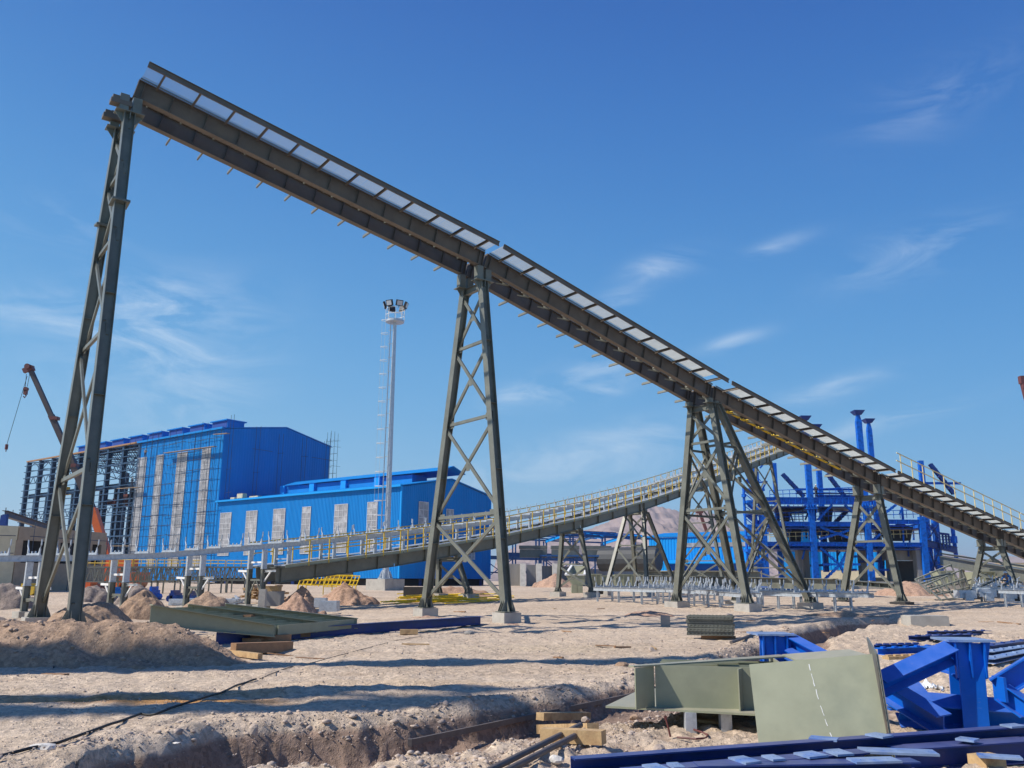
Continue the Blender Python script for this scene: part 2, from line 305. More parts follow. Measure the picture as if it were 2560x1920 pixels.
def single(mb, name, mt, label, cat, group=None, smooth=False):
    """a thing that is one mesh: origin moved to its base"""
    v = np.array(mb.v); c = v.mean(0); c[2] = v[:, 2].min()
    mb.v = [tuple(p) for p in (v-c)]
    o = mb.build(name, mt, None, smooth); o.location = c
    return tag(o, label, cat, group)
def copy_tree(o, parent=None):
    c = o.copy(); COL.objects.link(c); c.parent = parent
    for ch in o.children: copy_tree(ch, c)
    return c

# ------------------------------------------------------------------ terrain
def vnoise(x, y, seed=0):
    x = np.asarray(x, float); y = np.asarray(y, float)
    xi = np.floor(x); yi = np.floor(y); fx = x-xi; fy = y-yi; fx = fx*fx*(3-2*fx); fy = fy*fy*(3-2*fy)
    def hsh(a, b):
        n = np.sin(a*127.1+b*311.7+seed*74.7)*43758.5453; return n-np.floor(n)
    return (hsh(xi, yi)*(1-fx)+hsh(xi+1, yi)*fx)*(1-fy)+(hsh(xi, yi+1)*(1-fx)+hsh(xi+1, yi+1)*fx)*fy-.5
def fbm(x, y, octv=4, seed=0, ro=.5):
    s = 0; a = 1
    for i in range(octv): s = s+a*vnoise(x*2**i, y*2**i, seed+i); a *= ro
    return s
LIP = [(-120, 1990), (0, 1905), (150, 1880), (300, 1856), (450, 1825), (560, 1806), (700, 1797), (903, 1790), (1107, 1765), (1310, 1740), (1514, 1708), (1600, 1687), (1800, 1640), (1972, 1575), (2089, 1556), (2235, 1547)]
lip = np.array([on_ground(*q)[:2] for q in LIP]); lip = np.vstack([[lip[0][0]-2, lip[0][1]-1.2], lip])
def trench(X, Y):
    jag = fbm(X*.8+Y*.4, Y*.8, 3, 31, .35)*.40+fbm(X*4, Y*4, 4, 35, .6)*.07
    ly = np.interp(X, lip[:, 0], lip[:, 1]); mslope = (np.interp(X+.3, lip[:, 0], lip[:, 1])-np.interp(X-.3, lip[:, 0], lip[:, 1]))/.6
    dn = (ly-Y)/np.sqrt(1+mslope**2)+jag
    far = np.clip((X-4)/8, 0, 1)
    depth = np.interp(X, [-5, -2.5, -1, 1, 4, 12], [.64, .58, .47, .42, .44, .60]); wfl = 1.25-.3*far
    dn = dn-.05
    prof = np.interp(dn, [-9, -.5, -.12, .0, .10, .20, .31, .36], [0, 0, .05, -.04, -.20, -.42, -.9, -1])
    back = np.clip((dn-wfl)/(.9+.3*far), 0, 1); back = back*back*(3-2*back)
    z = np.where(prof > 0, prof, prof*depth*(1-back*(.88+.05*far)))
    fl = 1-np.clip((X-17.2)/.8, 0, 1); 
    inside = (dn > .40) & (dn < wfl)
    return z*np.where(prof > 0, 1, fl), inside
def ground_z(X, Y, fine=True):
    X = np.asarray(X, float); Y = np.asarray(Y, float)
    z = np.interp(Y, [0, 36, 56, 80, 120, 200, 400, 4000], [-.03, 0, .42, .62, .86, .9, .9, .9])
    z = z+fbm(X/9, Y/9, 3, 3)*.13*np.clip((Y-6)/10, .2, 1)+fbm(X/2.2, Y/2.2, 3, 9)*.045
    # ruts running across the site
    rx = X*.5+Y*.86
    z = z+fbm(rx*1.1, (X-Y)*.12, 3, 21)*.05*np.clip((Y-6)/6, .1, 1)
    for (y0, k, cvt, w_) in ((12.6, .20, .5, .30), (15.4, .10, -.6, .26), (23.5, .30, .8, .35), (30.5, -.12, .6, .3)):    # wheel ruts
        for g_ in (0, 2.0):
            dl = (Y-(y0+g_+k*X+cvt*np.sin(X*.16+y0)))/np.sqrt(1+k*k)
            z = z-np.exp(-(dl/w_)**4)*(.035+.012*np.sin(X*16+dl*9))+np.exp(-((np.abs(dl)-w_*1.35)/.12)**2)*.022
    t, ins = trench(X, Y)
    wallz = (t < -.04) & (~ins); t = t+np.where(wallz, fbm(X*7, Y*7, 3, 88, .6)*.06, 0)
    rough = np.where(ins, .3, 1)
    if fine: z = z+fbm(X*2.2, Y*2.2, 4, 14, .6)*.055*rough
    nearside = np.clip((np.interp(X, lip[:, 0], lip[:, 1])-1.2-Y)/1.0, 0, 1)*(X < 17)
    if fine: z = z+nearside*(fbm(X*3.5, Y*3.5, 4, 51, .6)*.06+.0)
    return z+t
def gz(x, y): return float(ground_z(np.array([x]), np.array([y]), False)[0])
ys = [2.5]
while ys[-1] < 62: ys.append(ys[-1]*1.0075)
while ys[-1] < 420: ys.append(ys[-1]*1.022)
while ys[-1] < 9000: ys.append(ys[-1]*1.16)
ys = np.array(ys); ts = np.concatenate([np.linspace(-4, -1.0, 45)[:-1], np.linspace(-1.0, 1.0, 760), np.linspace(1.0, 4, 45)[1:]])
Yg, Tg = np.meshgrid(ys, ts, indexing='ij'); Xg = Tg*(Yg+6)*.82
Zg = ground_z(Xg, Yg)
far_m = np.clip((Yg-150)/100, 0, 1); Zg = Zg*(1-far_m)+.9*far_m
def grid_mesh(name, X, Y, Z, m):
    if X[1, 0] != X[0, 0] and abs(X[0, 1]-X[0, 0]) < abs(X[1, 0]-X[0, 0]): X, Y, Z = X.T, Y.T, Z.T
    nr, nc = X.shape; me = bpy.data.meshes.new(name)
    co = np.stack([X, Y, Z], -1).reshape(-1, 3).astype(np.float32)
    idx = np.arange(nr*nc).reshape(nr, nc); q = np.stack([idx[:-1, :-1], idx[:-1, 1:], idx[1:, 1:], idx[1:, :-1]], -1).reshape(-1, 4)
    me.vertices.add(len(co)); me.vertices.foreach_set('co', co.ravel()); me.loops.add(q.size); me.loops.foreach_set('vertex_index', q.ravel().astype(np.int32))
    me.polygons.add(len(q)); me.polygons.foreach_set('loop_start', np.arange(0, q.size, 4, dtype=np.int32)); me.polygons.foreach_set('loop_total', np.full(len(q), 4, dtype=np.int32))
    me.update(calc_edges=True); me.validate(); me.materials.append(m); me.polygons.foreach_set('use_smooth', np.ones(len(q), bool))
    o = bpy.data.objects.new(name, me); COL.objects.link(o); return o
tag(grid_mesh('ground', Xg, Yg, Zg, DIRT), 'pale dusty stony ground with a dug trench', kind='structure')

STONES = []
def dirt_pile(cx, cy, rx, ry, rot, h, m, label, seed, group=None, sharp=1.4, n=70, z0=None, rough=.62, flat=False, stones=0, ridge=False):
    """a heap with its own foot, rising out of the terrain"""
    a = np.linspace(-1.25, 1.25, n); U, V = np.meshgrid(a, a, indexing='ij')
    cr, sr = math.cos(rot), math.sin(rot)
    X = cx+(U*rx*cr-V*ry*sr); Y = cy+(U*rx*sr+V*ry*cr)
    sc = max(h, .5)
    d = (np.sqrt(U**2+V**2) if not ridge else np.sqrt(np.abs(U)**3.2+V**2))+fbm(U*2.1+seed, V*2.1, 3, seed)*.34
    z = np.clip(1-d, 0, None)**(1/sharp)*h
    if flat: dd = np.clip(d, 0, 1); z = (.5+.5*np.cos(np.pi*dd**1.1))**.8*h*.98
    z = z+fbm(X*1.6/sc**.5, Y*1.6/sc**.5, 5, seed+3, .62)*.26*h**.7*rough*np.clip((1.15-d)*2.2, 0, 1)
    base = ground_z(X, Y, False)
    Z = base-.12+z
    if stones:
        kk = rng.randint(0, n*n, stones); kk = kk[(z.ravel()[kk] > .04)]; STONES.append(np.stack([X.ravel()[kk], Y.ravel()[kk], Z.ravel()[kk]], -1))
    edge = (np.abs(U) > 1.2) | (np.abs(V) > 1.2); Z[edge] = base[edge]-.5
    o = grid_mesh('dirt_pile', X-cx, Y-cy, Z-gz(cx, cy), m); o.location = (cx, cy, gz(cx, cy))
    return tag(o, label, 'dirt pile', group)
def pile_px(x0, x1, ybase, ytop, m, label, seed, Y=None, depth=1.0, group=None, **k):
    """heap spanning photo columns x0..x1 with its foot and crest rows"""
    xm = (x0+x1)/2; P = on_ground(xm, ybase, 0)
    for _ in range(6): P = on_ground(xm, ybase, gz(P.x, P.y))
    if Y: P = at_depth(xm, ybase, Y)
    sc = P.y/2207.; rx = (x1-x0)/2*sc; ry = rx*depth
    cy = P.y+ry*.8; cx = P.x*cy/P.y; h = z_at(cx, cy, ytop)-gz(cx, cy)+.1
    return dirt_pile(cx, cy, rx*1.05*cy/P.y, ry, 0, max(h, .15), m, label, seed, group, **k)

# ------------------------------------------------------------------ main inclined gallery frame of reference
AU = math.radians(54); U1 = Vector((math.sin(AU), math.cos(AU), 0)); W1 = Vector((-math.cos(AU), math.sin(AU), 0)); ZZ = Vector((0, 0, 1))
C1 = Vector((-.29, 35, 0))+W1*3.12
def GP(s, o, z): return C1+U1*s-W1*o+ZZ*z
SX = [-15.0, .2, 15.08, 30.4, 45.8, 61.2]; SZ = [19.16, 16.1, 12.0, 8.42, 5.5, 2.6]
def ztop(s): return float(np.interp(s, SX, SZ))
def gallery_section(i, label):
    s0, s1 = SX[i]+.06, SX[i+1]-.06
    z0, z1 = ztop(s0), ztop(s1)
    d = (GP(s1, 0, z1)-GP(s0, 0, z0)).normalized(); nrm = (-W1).cross(d).normalized()
    if nrm.z < 0: nrm = -nrm
    R_ = thing('conveyor_gallery', label, 'conveyor gallery', GP(s0, .6, z0-.72), 'sections of the inclined conveyor gallery')
    L = (GP(s1, 0, z1)-GP(s0, 0, z0)).length
    def P(t, o, dz): return GP(s0, o, z0)+d*t+nrm*dz
    nb = 12; pitch = L/nb
    for o_, sg in ((1.2, 1), (-.25, -1)):
        g = MB(); g.beam(P(0, o_, -.36), P(L, o_, -.36), 'I', .27, .72, .022, nrm)
        for k in range(nb+1):
            tt = min(max(k*pitch, .25), L-.25) if k in (0, nb) else k*pitch
            for e_ in (-1, 1): g.box(P(tt, o_+e_*.072, -.36), .014, .12, .674, d, W1, nrm)
        for tt in (.02, L-.02):
            g.box(P(tt, o_, -.36), .02, .26, .67, d, W1, nrm)
        g.build('girder', OLIVE_SHADE, R_)
    far = -2.1 if i < 3 else -1.25
    for k in range(nb):
        t = (k+.5)*pitch
        b = MB(); b.beam(P(t, 1.07+.27, -.10), P(t, 2.52, -.10), 'C', .06, .13, .012, nrm)
        b.build('walkway_bracket', OLIVE_SHADE, R_)
        b = MB(); b.beam(P(t, -.42, -.10), P(t, far, -.10), 'C', .06, .13, .012, nrm); b.build('walkway_bracket', OLIVE, R_)
        b = MB(); b.beam(P(t, 1.03, -.09), P(t, 0, -.09), 'C', .07, .14, .012, nrm)
        kz = -.2 if i == 0 else -.44; b.beam(P(t, 1.0, -.17), P(t, .5, kz), 'box', .05, .05); b.beam(P(t, 0, -.17), P(t, .5, kz), 'box', .05, .05); b.beam(P(t, .5, kz), P(t-.45, .15, kz), 'box', .06, .05); b.beam(P(t, .5, kz), P(t-.5, .62, kz), 'box', .06, .05)
        b.build('cross_beam', OLIVE, R_)
    e = MB(); e.beam(P(.02, 2.58, -.06), P(L-.1, 2.58, -.06), 'C', .07, .22, .012, nrm); e.build('edge_channel', OLIVE_SHADE, R_)
    e = MB(); e.beam(P(.02, 1.47, -.02), P(L-.1, 1.47, -.02), 'L', .05, .07, .01, nrm); e.build('edge_angle', OLIVE, R_)
    # grating panels: bearing bars and cross rods, one part per panel
    t = .05 if i < 2 else (.9 if i == 2 else .35)
    k = 0
    end = L-.1 if i != 1 else L-.95
    while t < end-.1:
        ln = min([.78, .42][k % 2]*1.03 if i != 1 else [.95, .34, 1.1][k % 3], end-t); g = MB()
        nbar = max(2, int(ln/.046))
        for q in range(nbar): g.box(P(t+ln*(q+.5)/nbar, 2.015, .015), .005, .98, .03, d, W1, nrm)
        for q in range(11): g.box(P(t+ln/2, 1.56+.092*q, .022), ln, .007, .008, d, W1, nrm)
        for q in (0, 1): g.box(P(t+ln/2, 1.527+.978*q, .014), ln, .006, .032, d, W1, nrm)
        g.build('grating_panel', GRAT, R_); t += ln+.012; k += 1
    if i >= 3:
        st = (.3 if i == 3 else 0)
        for dz, nm in ((1.12, 'top_rail'), (.62, 'mid_rail')):
            r = MB(); r.tube([P(st-.6 if i == 3 else 0, 2.66, dz), P(L, 2.66, dz)], .034, 8); r.build(nm, YEL_P, R_)
        for k in range(int((L-st)/1.28)+1):
            r = MB(); r.tube([P(st+k*1.28, 2.66, -.05), P(st+k*1.28, 2.66, -.05)+ZZ*1.16], .036, 8); r.build('rail_post', YEL_P, R_)
    return R_
names = ['highest conveyor gallery section running from the tall left trestle to the braced trestle', 'conveyor gallery section between the braced trestle and the four legged tower',
         'conveyor gallery section right of the four legged tower with yellow rails lying between its girders', 'lower conveyor gallery section with a pale yellow handrail starting on its walkway', 'lowest conveyor gallery section leaving the picture at the right edge']
for i in range(5): gallery_section(i, names[i])
# loose yellow rails lying between the girders of section three
for k in range(8):
    s = 17.4+k*1.35; q = MB()
    for j in range(2):
        a = GP(s, .1+.16*j, ztop(s)-.40); b = GP(s+1.1, .16+.1*j, ztop(s+1.1)-.42); q.tube([a, b], .04, 6)
    q.tube([GP(s+.2, 0, ztop(s+.2)-.38), GP(s+.3, .6, ztop(s+.3)-.38)], .025, 6)
    single(q, 'loose_rail', YEL_B, 'bright yellow loose handrail piece lying between the gallery girders', 'handrail piece', 'loose yellow rails on the gallery')

# ------------------------------------------------------------------ trestles
def footing(P, sx, sy, ztop_, label, m=None, ax=U1, ay=W1, group='concrete footings under the main trestles'):
    g0 = gz(P.x, P.y); q = MB(); hh = ztop_-g0+.35
    q.box((P.x, P.y, ztop_-hh/2), sx, sy, hh, ax, ay)
    return single(q, 'concrete_footing', m or CONC, label, 'footing', group)
def leg_part(R_, base, top, w=.36, h=.40, axh=U1, m=OLIVE, foot=True, splice=None, stiff=4, axw=W1):
    q = MB(); q.beam(base+ZZ*.02, top, 'I', w, h, .022, axh)
    c, d, sd, up, L = q.frame(base, top, axh)
    for k in range(1, stiff+1):
        p = base+(top-base)*(k/(stiff+1))
        for e_ in (-1, 1): q.box(p+sd*e_*(w/4), w/2-.02, .012, h-.05, sd, d, up)
    lg = q.build('leg', m, R_)
    if foot:
        q = MB(); q.box(base+ZZ*.015, h+.34, w+.34, .03, axh, axw); q.build('base_plate', m, lg)
        q = MB()
        for e_ in (-1, 1):
            for f_ in (-.7, 0, .7):
                a = base+axw*(f_*w*.5)+axh*(e_*h/2)+ZZ*.03
                q.poly([a, a+axh*(e_*.17), a+axh*(e_*.15)+ZZ*.08, a+ZZ*.42], .014, axw)
            for f_ in (-.6, .6):
                a = base+axh*(f_*h*.5)+axw*(e_*w/2)+ZZ*.03
                q.poly([a, a+axw*(e_*.16), a+axw*(e_*.14)+ZZ*.08, a+ZZ*.42], .014, axh)
        q.build('gusset', m, lg)
    if splice:
        for t in splice:
            p = base+(top-base)*t; q = MB()
            for e_ in (-.022, .022): q.box(p+d*e_, w+.22, .035, h+.22, sd, d, up)
            for a_ in (-1, 1):
                for b_ in (-1, 1):
                    for c_ in (-.3, .3): q.box(p+sd*(a_*(w/2+.055))+up*(b_*h*c_), .03, .14, .03, sd, d, up)
            q.build('splice_plate', m, lg)
    return lg
def lerp(a, b, t): return a+(b-a)*t
def at_z(base, top, z): return lerp(base, top, (z-base.z)/(top.z-base.z))
def bracing(R_, A, B, levels, m=OLIVE, size=.13, axis=U1, cross=True, skip_bars=(), inset=.0):
    """bars and X braces between two legs given as (base, top)"""
    for k, z in enumerate(levels):
        if k in skip_bars: continue
        a, b = at_z(*A, z), at_z(*B, z); q = MB(); q.beam(a, b, 'C', size*.8, size, .012, ZZ)
        for e_ in (a, b):
            q.box(lerp(e_, (a+b)/2, .12), .012, (b-a).length*.16, .32, axis, (b-a).normalized(), ZZ)
        q.build('cross_bar', m, R_)
    if cross:
        for k in range(len(levels)-1):
            z0, z1 = levels[k]+.18, levels[k+1]-.18
            for n_, (X, Y_) in enumerate(((A, B), (B, A))):
                off = axis*(.055*(1 if n_ else -1)); a, b = at_z(*X, z0)+off, at_z(*Y_, z1)+off
                q = MB(); dd = (b-a).normalized(); sdd = dd.cross(axis).normalized()
                for e_ in (-1, 1): q.beam(a+sdd*e_*.04, b+sdd*e_*.04, 'L', size*.55, size*.6, .012, axis)
                nb = int((b-a).length/.75)
                for j in range(1, nb): q.box(lerp(a, b, j/nb), .09, .1, .05, sdd, dd, axis)
                q.build('brace', m, R_)
            mid = (at_z(*A, (z0+z1)/2)+at_z(*B, (z0+z1)/2))/2
            q = MB(); q.box(mid, .014, .26, .3, axis, W1, ZZ); q.build('gusset', m, R_)
def cap(R_, tN, tF, s, m=OLIVE):
    """bearing blocks and beam at the head of a trestle, under the girders"""
    for t_, o_ in ((tN, 1.2), (tF, -.25)):
        for e_ in (-.24, .24):
            zt = ztop(s+e_)-.76; q = MB(); c = GP(s+e_*.9, o_, 0)
            q.box((c.x, c.y, (zt+t_.z)/2), .3, .3, max(zt-t_.z, .1), U1, W1); q.build('bearing_block', m, R_)
        q = MB(); q.box(t_+ZZ*.0, .95, .5, .03, U1, W1); q.box(t_-ZZ*.14, .03, .44, .26, U1, W1)
        for e_ in (-1, 1): q.poly([t_+U1*e_*.2-ZZ*.02, t_+U1*e_*.46-ZZ*.02, t_+U1*e_*.44-ZZ*.08, t_+U1*e_*.2-ZZ*.4], .02, W1)
        q.build('cap_plate', m, R_)
    q = MB(); q.beam(lerp(tN, tF, .1)-ZZ*.18, lerp(tF, tN, .1)-ZZ*.18, 'I', .2, .3, .016); q.build('cap_beam', m, R_)
def trestle(s, bN, bF, zb, tz, levels, label, bs=None, splice=None, tN=1.2, tF=-.25, w=.35, h=.34, skip=()):
    bs = s if bs is None else bs
    N_, F_ = (GP(bs, bN, zb), GP(s, tN, tz)), (GP(bs, bF, zb), GP(s, tF, tz))
    R_ = thing('trestle_tower', label, 'trestle', GP(bs, (bN+bF)/2, zb))
    leg_part(R_, *N_, w=w, h=h, splice=splice); leg_part(R_, *F_, w=w, h=h, splice=splice)
    bracing(R_, N_, F_, levels, skip_bars=skip); cap(R_, N_[1], F_[1], s)
    return R_, N_, F_
R1, _, _ = trestle(-15.12, 3.25, -3.15, .32, 17.75, [.7, 5.0, 9.6, 13.0, 15.6, 17.4], 'tallest two legged steel trestle holding the upper left end of the gallery', bs=-15.4, splice=[.795], skip=(0,), w=.36, h=.36)
# roller brackets standing out to the left of the head
for o_ in (1.2, -.05):
    q = MB(); b = GP(-15.35, o_, 18.05); q.box(b+U1*-.08, .7, .34, .16, U1, W1); q.box(b+U1*-.22+ZZ*.15, .3, .26, .16, U1, W1); q.build('head_bracket', OLIVE_SHADE, R1)
footing(GP(-15.4, -3.15, 0), .95, 1.0, .33, 'low concrete pad under the back leg of the tallest trestle, half buried in soil')
R2, _, _ = trestle(.1, 3.2, -3.05, .45, 14.75, [.75, 4.38, 8.53, 11.95, 14.5], 'two legged steel trestle with crossed braces in the middle of the picture', skip=(0, 4))
for o_, l_ in ((3.2, 'concrete footing under the front leg of the middle trestle, dark at its foot'), (-3.05, 'concrete footing under the back leg of the middle trestle beside the yellow pipes')): footing(GP(.1, o_, 0), .82, .82, .43, l_)
# four legged tower: an upright bent and a raking bent meeting under the gallery
R3, N3, F3 = trestle(15.1, 2.85, -1.9, .62, 11.05, [1.0, 5.4, 9.0, 10.8], 'four legged steel tower with raking legs under the gallery', skip=(0, 3), w=.33, h=.33)
N3b, F3b = (GP(20.2, 2.85, .62), GP(15.5, 1.2, 11.05)), (GP(20.2, -2.05, .62), GP(15.5, -.25, 11.05))
leg_part(R3, *N3b, w=.33, h=.33); leg_part(R3, *F3b, w=.33, h=.33)
bracing(R3, N3b, F3b, [1.0, 5.4, 9.0], skip_bars=(0,))
bracing(R3, N3, N3b, [1.2, 5.2, 8.7], axis=-W1, skip_bars=(0,), size=.12); bracing(R3, F3, F3b, [1.2, 5.2, 8.7], axis=-W1, skip_bars=(0,), size=.12)
for s_, o_, l_ in ((15.1, 2.85, 'concrete footing under the near upright leg of the four legged tower'), (15.1, -1.9, 'concrete footing at the far left leg of the four legged tower'), (20.2, 2.85, 'concrete footing under the raking front leg of the four legged tower'), (20.2, -2.05, 'concrete footing under the raking back leg of the four legged tower')):
    footing(GP(s_, o_, 0), .95, .95, .6, l_)
R4, _, _ = trestle(30.45, 2.05, -1.95, .55, 7.1, [.8, 4.2, 6.8], 'shorter two legged trestle in front of the blue plant frame', skip=(0,), tN=1.15, tF=-.2)
footing(GP(30.45, 2.05, 0), 1.0, 1.0, .53, 'black coated footing under the front leg of the shorter trestle', CONC_D); footing(GP(30.45, -1.95, 0), 1.0, 1.0, .53, 'black coated footing under the back leg of the shorter trestle', CONC_D)
R5, _, _ = trestle(45.8, 1.95, -1.35, .75, 4.3, [.95, 2.6, 4.15], 'lowest trestle near the right edge with a single crossed brace', skip=(0,), tN=1.15, tF=-.2)
footing(GP(45.8, 1.95, 0), 1.2, 1.2, .73, 'black coated footing under the right leg of the lowest trestle', CONC_D); footing(GP(45.8, -1.35, 0), .9, .9, .73, 'black coated footing under the left leg of the lowest trestle', CONC_D)

# ------------------------------------------------------------------ far conveyor with galvanised stringers
U2 = Vector((.617, .787, 0)); W2 = Vector((-.787, .617, 0)); C2 = Vector((-13, 43.7, 0))
def CP(s, o, z): return C2+U2*s-W2*o+ZZ*z
DS = [-40, -16, -8.5, -4.7, .4, 2.7, 7.4, 18.9, 25.5, 33.35, 42, 57.9, 66, 80]; DZ = [1.1, 1.3, 1.52, 1.72, 2.25, 2.46, 3.0, 4.62, 5.72, 7.3, 9.15, 13.25, 15.35, 19.0]
def zdeck(s): return float(np.interp(s, DS, DZ))
def zstr(s): return zdeck(s)+float(np.interp(s, [-4, 7, 20], [1.09, 1.12, .95]))
NO_, FO_ = .15, -.95      # stringer offsets
def idler_mesh():
    """trough idler bracket: cross bar with two raised outer arms and two short inner stubs; local x across, z up"""
    q = MB(); q.box((0, 0, .03), 1.16, .07, .06); q.box((0, .0, .075), 1.1, .05, .03)
    for e_ in (-1, 1):
        q.tube([(e_*.48, 0, .06), (e_*.50, 0, .24), (e_*.60, 0, .42), (e_*.61, 0, .64)], .045, 6, r2=.028)
        q.poly([(e_*.40, 0, .06), (e_*.56, 0, .06), (e_*.57, 0, .26), (e_*.5, 0, .22)], .05, (0, 1, 0))
        q.poly([(e_*.2, 0, .06), (e_*.12, 0, .06), (e_*.14, 0, .17), (e_*.18, 0, .17)], .05, (0, 1, 0))
    return q
idm = idler_mesh(); idler_data = None
def place_idler(root, p, u_, w_):
    """shared mesh, part of its stringer run"""
    global idler_data
    if idler_data is None:
        idler_data = bpy.data.meshes.new('idler_bracket'); idler_data.from_pydata(idm.v, [], idm.f); idler_data.materials.append(GALV)
    o = bpy.data.objects.new('idler_bracket', idler_data); COL.objects.link(o)
    M_ = Matrix(((-w_.x, u_.x, 0), (-w_.y, u_.y, 0), (0, 0, 1))).to_4x4(); M_.translation = Vector(p)-Vector(root['_o']); o.parent = root; o.matrix_local = M_
def conveyor_section(s0, s1, label, deck=True):
    R_ = thing('belt_conveyor', label, 'conveyor', CP(s0, 0, zdeck(s0)-.8), 'sections of the far belt conveyor')
    n = max(1, int((s1-s0)/3)); ss = np.linspace(s0, s1, n+1)
    for o_ in (NO_, FO_):
        q = MB()
        for a, b in zip(ss[:-1], ss[1:]): q.beam(CP(a+.01, o_, zstr(a)-.12), CP(b-.01, o_, zstr(b)-.12), 'C', .08 if o_ == FO_ else .07, .24, .012)
        q.build('stringer', GALV, R_)
    s = s0+.5
    while s < s1:
        if (s*1.0) > -60: place_idler(R_, CP(s, (NO_+FO_)/2, zstr(s)+.0), U2, W2)
        s += 1.17
    if deck:
        for o_ in (.45, -1.15):
            q = MB(); q.beam(CP(s0, o_, zdeck(s0)-.47), CP(s1, o_, zdeck(s1)-.47), 'I', .25, .8, .02) if s1-s0 < 14 else None
            k = s0+.3
            while k < s1:
                q.box(CP(k, o_, zdeck(k)-.47), .014, .22, .74, U2, W2); k += 2.2
            q.build('girder', OLIVE, R_)
        k = s0+.15
        while k < s1:
            q = MB(); q.beam(CP(k, 1.22, zdeck(k)-.08), CP(k, -2.02, zdeck(k)-.08), 'C', .06, .1, .01); q.build('deck_beam', OLIVE, R_); k += 1.12
        q = MB(); q.beam(CP(s0, 1.24, zdeck(s0)-.03), CP(s1, 1.24, zdeck(s1)-.03), 'C', .05, .16, .01); q.build('edge_channel', OLIVE_L, R_)
        for oa, ob in ((.3, 1.18), (-1.1, -1.98)):
            q = MB(); q.beam(CP(s0, (oa+ob)/2, zdeck(s0)+.0), CP(s1, (oa+ob)/2, zdeck(s1)+.0), 'box', abs(ob-oa), .03); q.build('walkway_plate', GALV, R_)
        for o_, nm in ((1.22, 'near'), (-2.0, 'far')):
            st = max(s0, 2.4 if o_ > 0 else .2)
            if st < s1:
                q = MB(); 
                for dz in (1.2, .62): q.tube([CP(st, o_, zdeck(st)+dz), CP(s1, o_, zdeck(s1)+dz)], .034, 6)
                q.build('handrail', YEL, R_)
                k = st+.3
                while k < s1:
                    q = MB(); q.tube([CP(k, o_, zdeck(k)-.1), CP(k, o_, zdeck(k)+1.2)], .04, 6); q.build('rail_post', YEL, R_); k += 1.3
        k = s0+1.0
        while k < s1:
            q = MB()
            for o_ in (NO_, FO_): q.beam(CP(k, o_, zdeck(k)), CP(k, o_, zstr(k)-.24), 'C', .1, .2, .012, U2)
            q.beam(CP(k, NO_-.05, zdeck(k)+.28), CP(k, FO_+.05, zdeck(k)+.28), 'box', .06, .06); q.build('stringer_post', GALV, R_); k += 3.0
    return R_
conveyor_section(-16.5, -4.7, 'galvanised conveyor stringers on short posts at the far left', False)
conveyor_section(-4.66, 1.2, 'galvanised conveyor stringers on short posts in front of the tall blue cladding', False)
cuts = [1.25, 9.5, 19, 29, 38.5, 48, 57.8, 67.5, 78]
cl_ = ['lowest far conveyor section where the yellow handrail begins', 'far conveyor section passing in front of the blue hall end', 'far conveyor section seen between the legs of the middle trestle and beyond', 'far conveyor section above the raw concrete walls', 'far conveyor section rising before the brown mountain',
       'far conveyor section seen through the four legged tower', 'steep far conveyor section beside the blue stair tower', 'highest far conveyor section disappearing behind the main gallery']
for k in range(8): conveyor_section(cuts[k], cuts[k+1]-.04, cl_[k])
# short frames carrying the stringers at the left
def stub_frame(s, label, pad_y=None):
    zt = zstr(s)-.26; R_ = thing('support_frame', label, 'support frame', CP(s, -.4, .4), 'short frames under the left conveyor stringers')
    zf = gz(*CP(s, -.4, 0)[:2])+.28
    zm = zt-.95
    for o_, e_ in ((.15, 1), (-1.0, -1)):
        q = MB(); q.beam(CP(s, o_, zf), CP(s, o_, zm), 'I', .16, .26, .014, U2); q.build('lower_leg', OLIVE, R_)
        q = MB(); q.beam(CP(s, o_, zm+.004), CP(s, o_, zt), 'C', .12, .26, .014, U2); q.box(CP(s, o_, zm-.0), .3, .2, .02, U2, W2); q.build('leg', GALV, R_)
        q = MB(); q.beam(CP(s, o_+e_*.09, zm-.12), CP(s, o_+e_*.95, zm-.10), 'C', .07, .1, .01); q.beam(CP(s, o_+e_*.09, zm-.62), CP(s, o_+e_*.55, zm-.17), 'box', .06, .06); q.build('side_bracket', WHITE, R_)
    q = MB(); q.beam(CP(s, .1, zm+.32), CP(s, -.95, zm+.32), 'box', .07, .09); q.build('cross_bar', WHITE, R_)
    q = MB(); q.beam(CP(s, .1, zm-.55), CP(s, -.95, zm-.55), 'C', .08, .1, .01); q.beam(CP(s, .1, zf+.4), CP(s, -.35, zm-.6), 'box', .06, .06); q.beam(CP(s, -.95, zf+.4), CP(s, -.5, zm-.6), 'box', .06, .06); q.build('knee_brace', OLIVE, R_)
    for o_, l in ((.15, 'front'), (-1.0, 'rear')):
        footing(CP(s, o_, 0), .62, .62, zf, 'grey block under the %s leg of the %s' % (l, label), None, U2, W2, 'concrete blocks under the short frames')
stub_frame(-13.2, 'short frame outside the left edge')
stub_frame(-10.0, 'short frame left of the tallest trestle'); stub_frame(-6.4, 'short frame right of the tallest trestle'); stub_frame(-2.7, 'short frame behind the flat olive frame'); stub_frame(.75, 'short frame beside the far gallery foot')

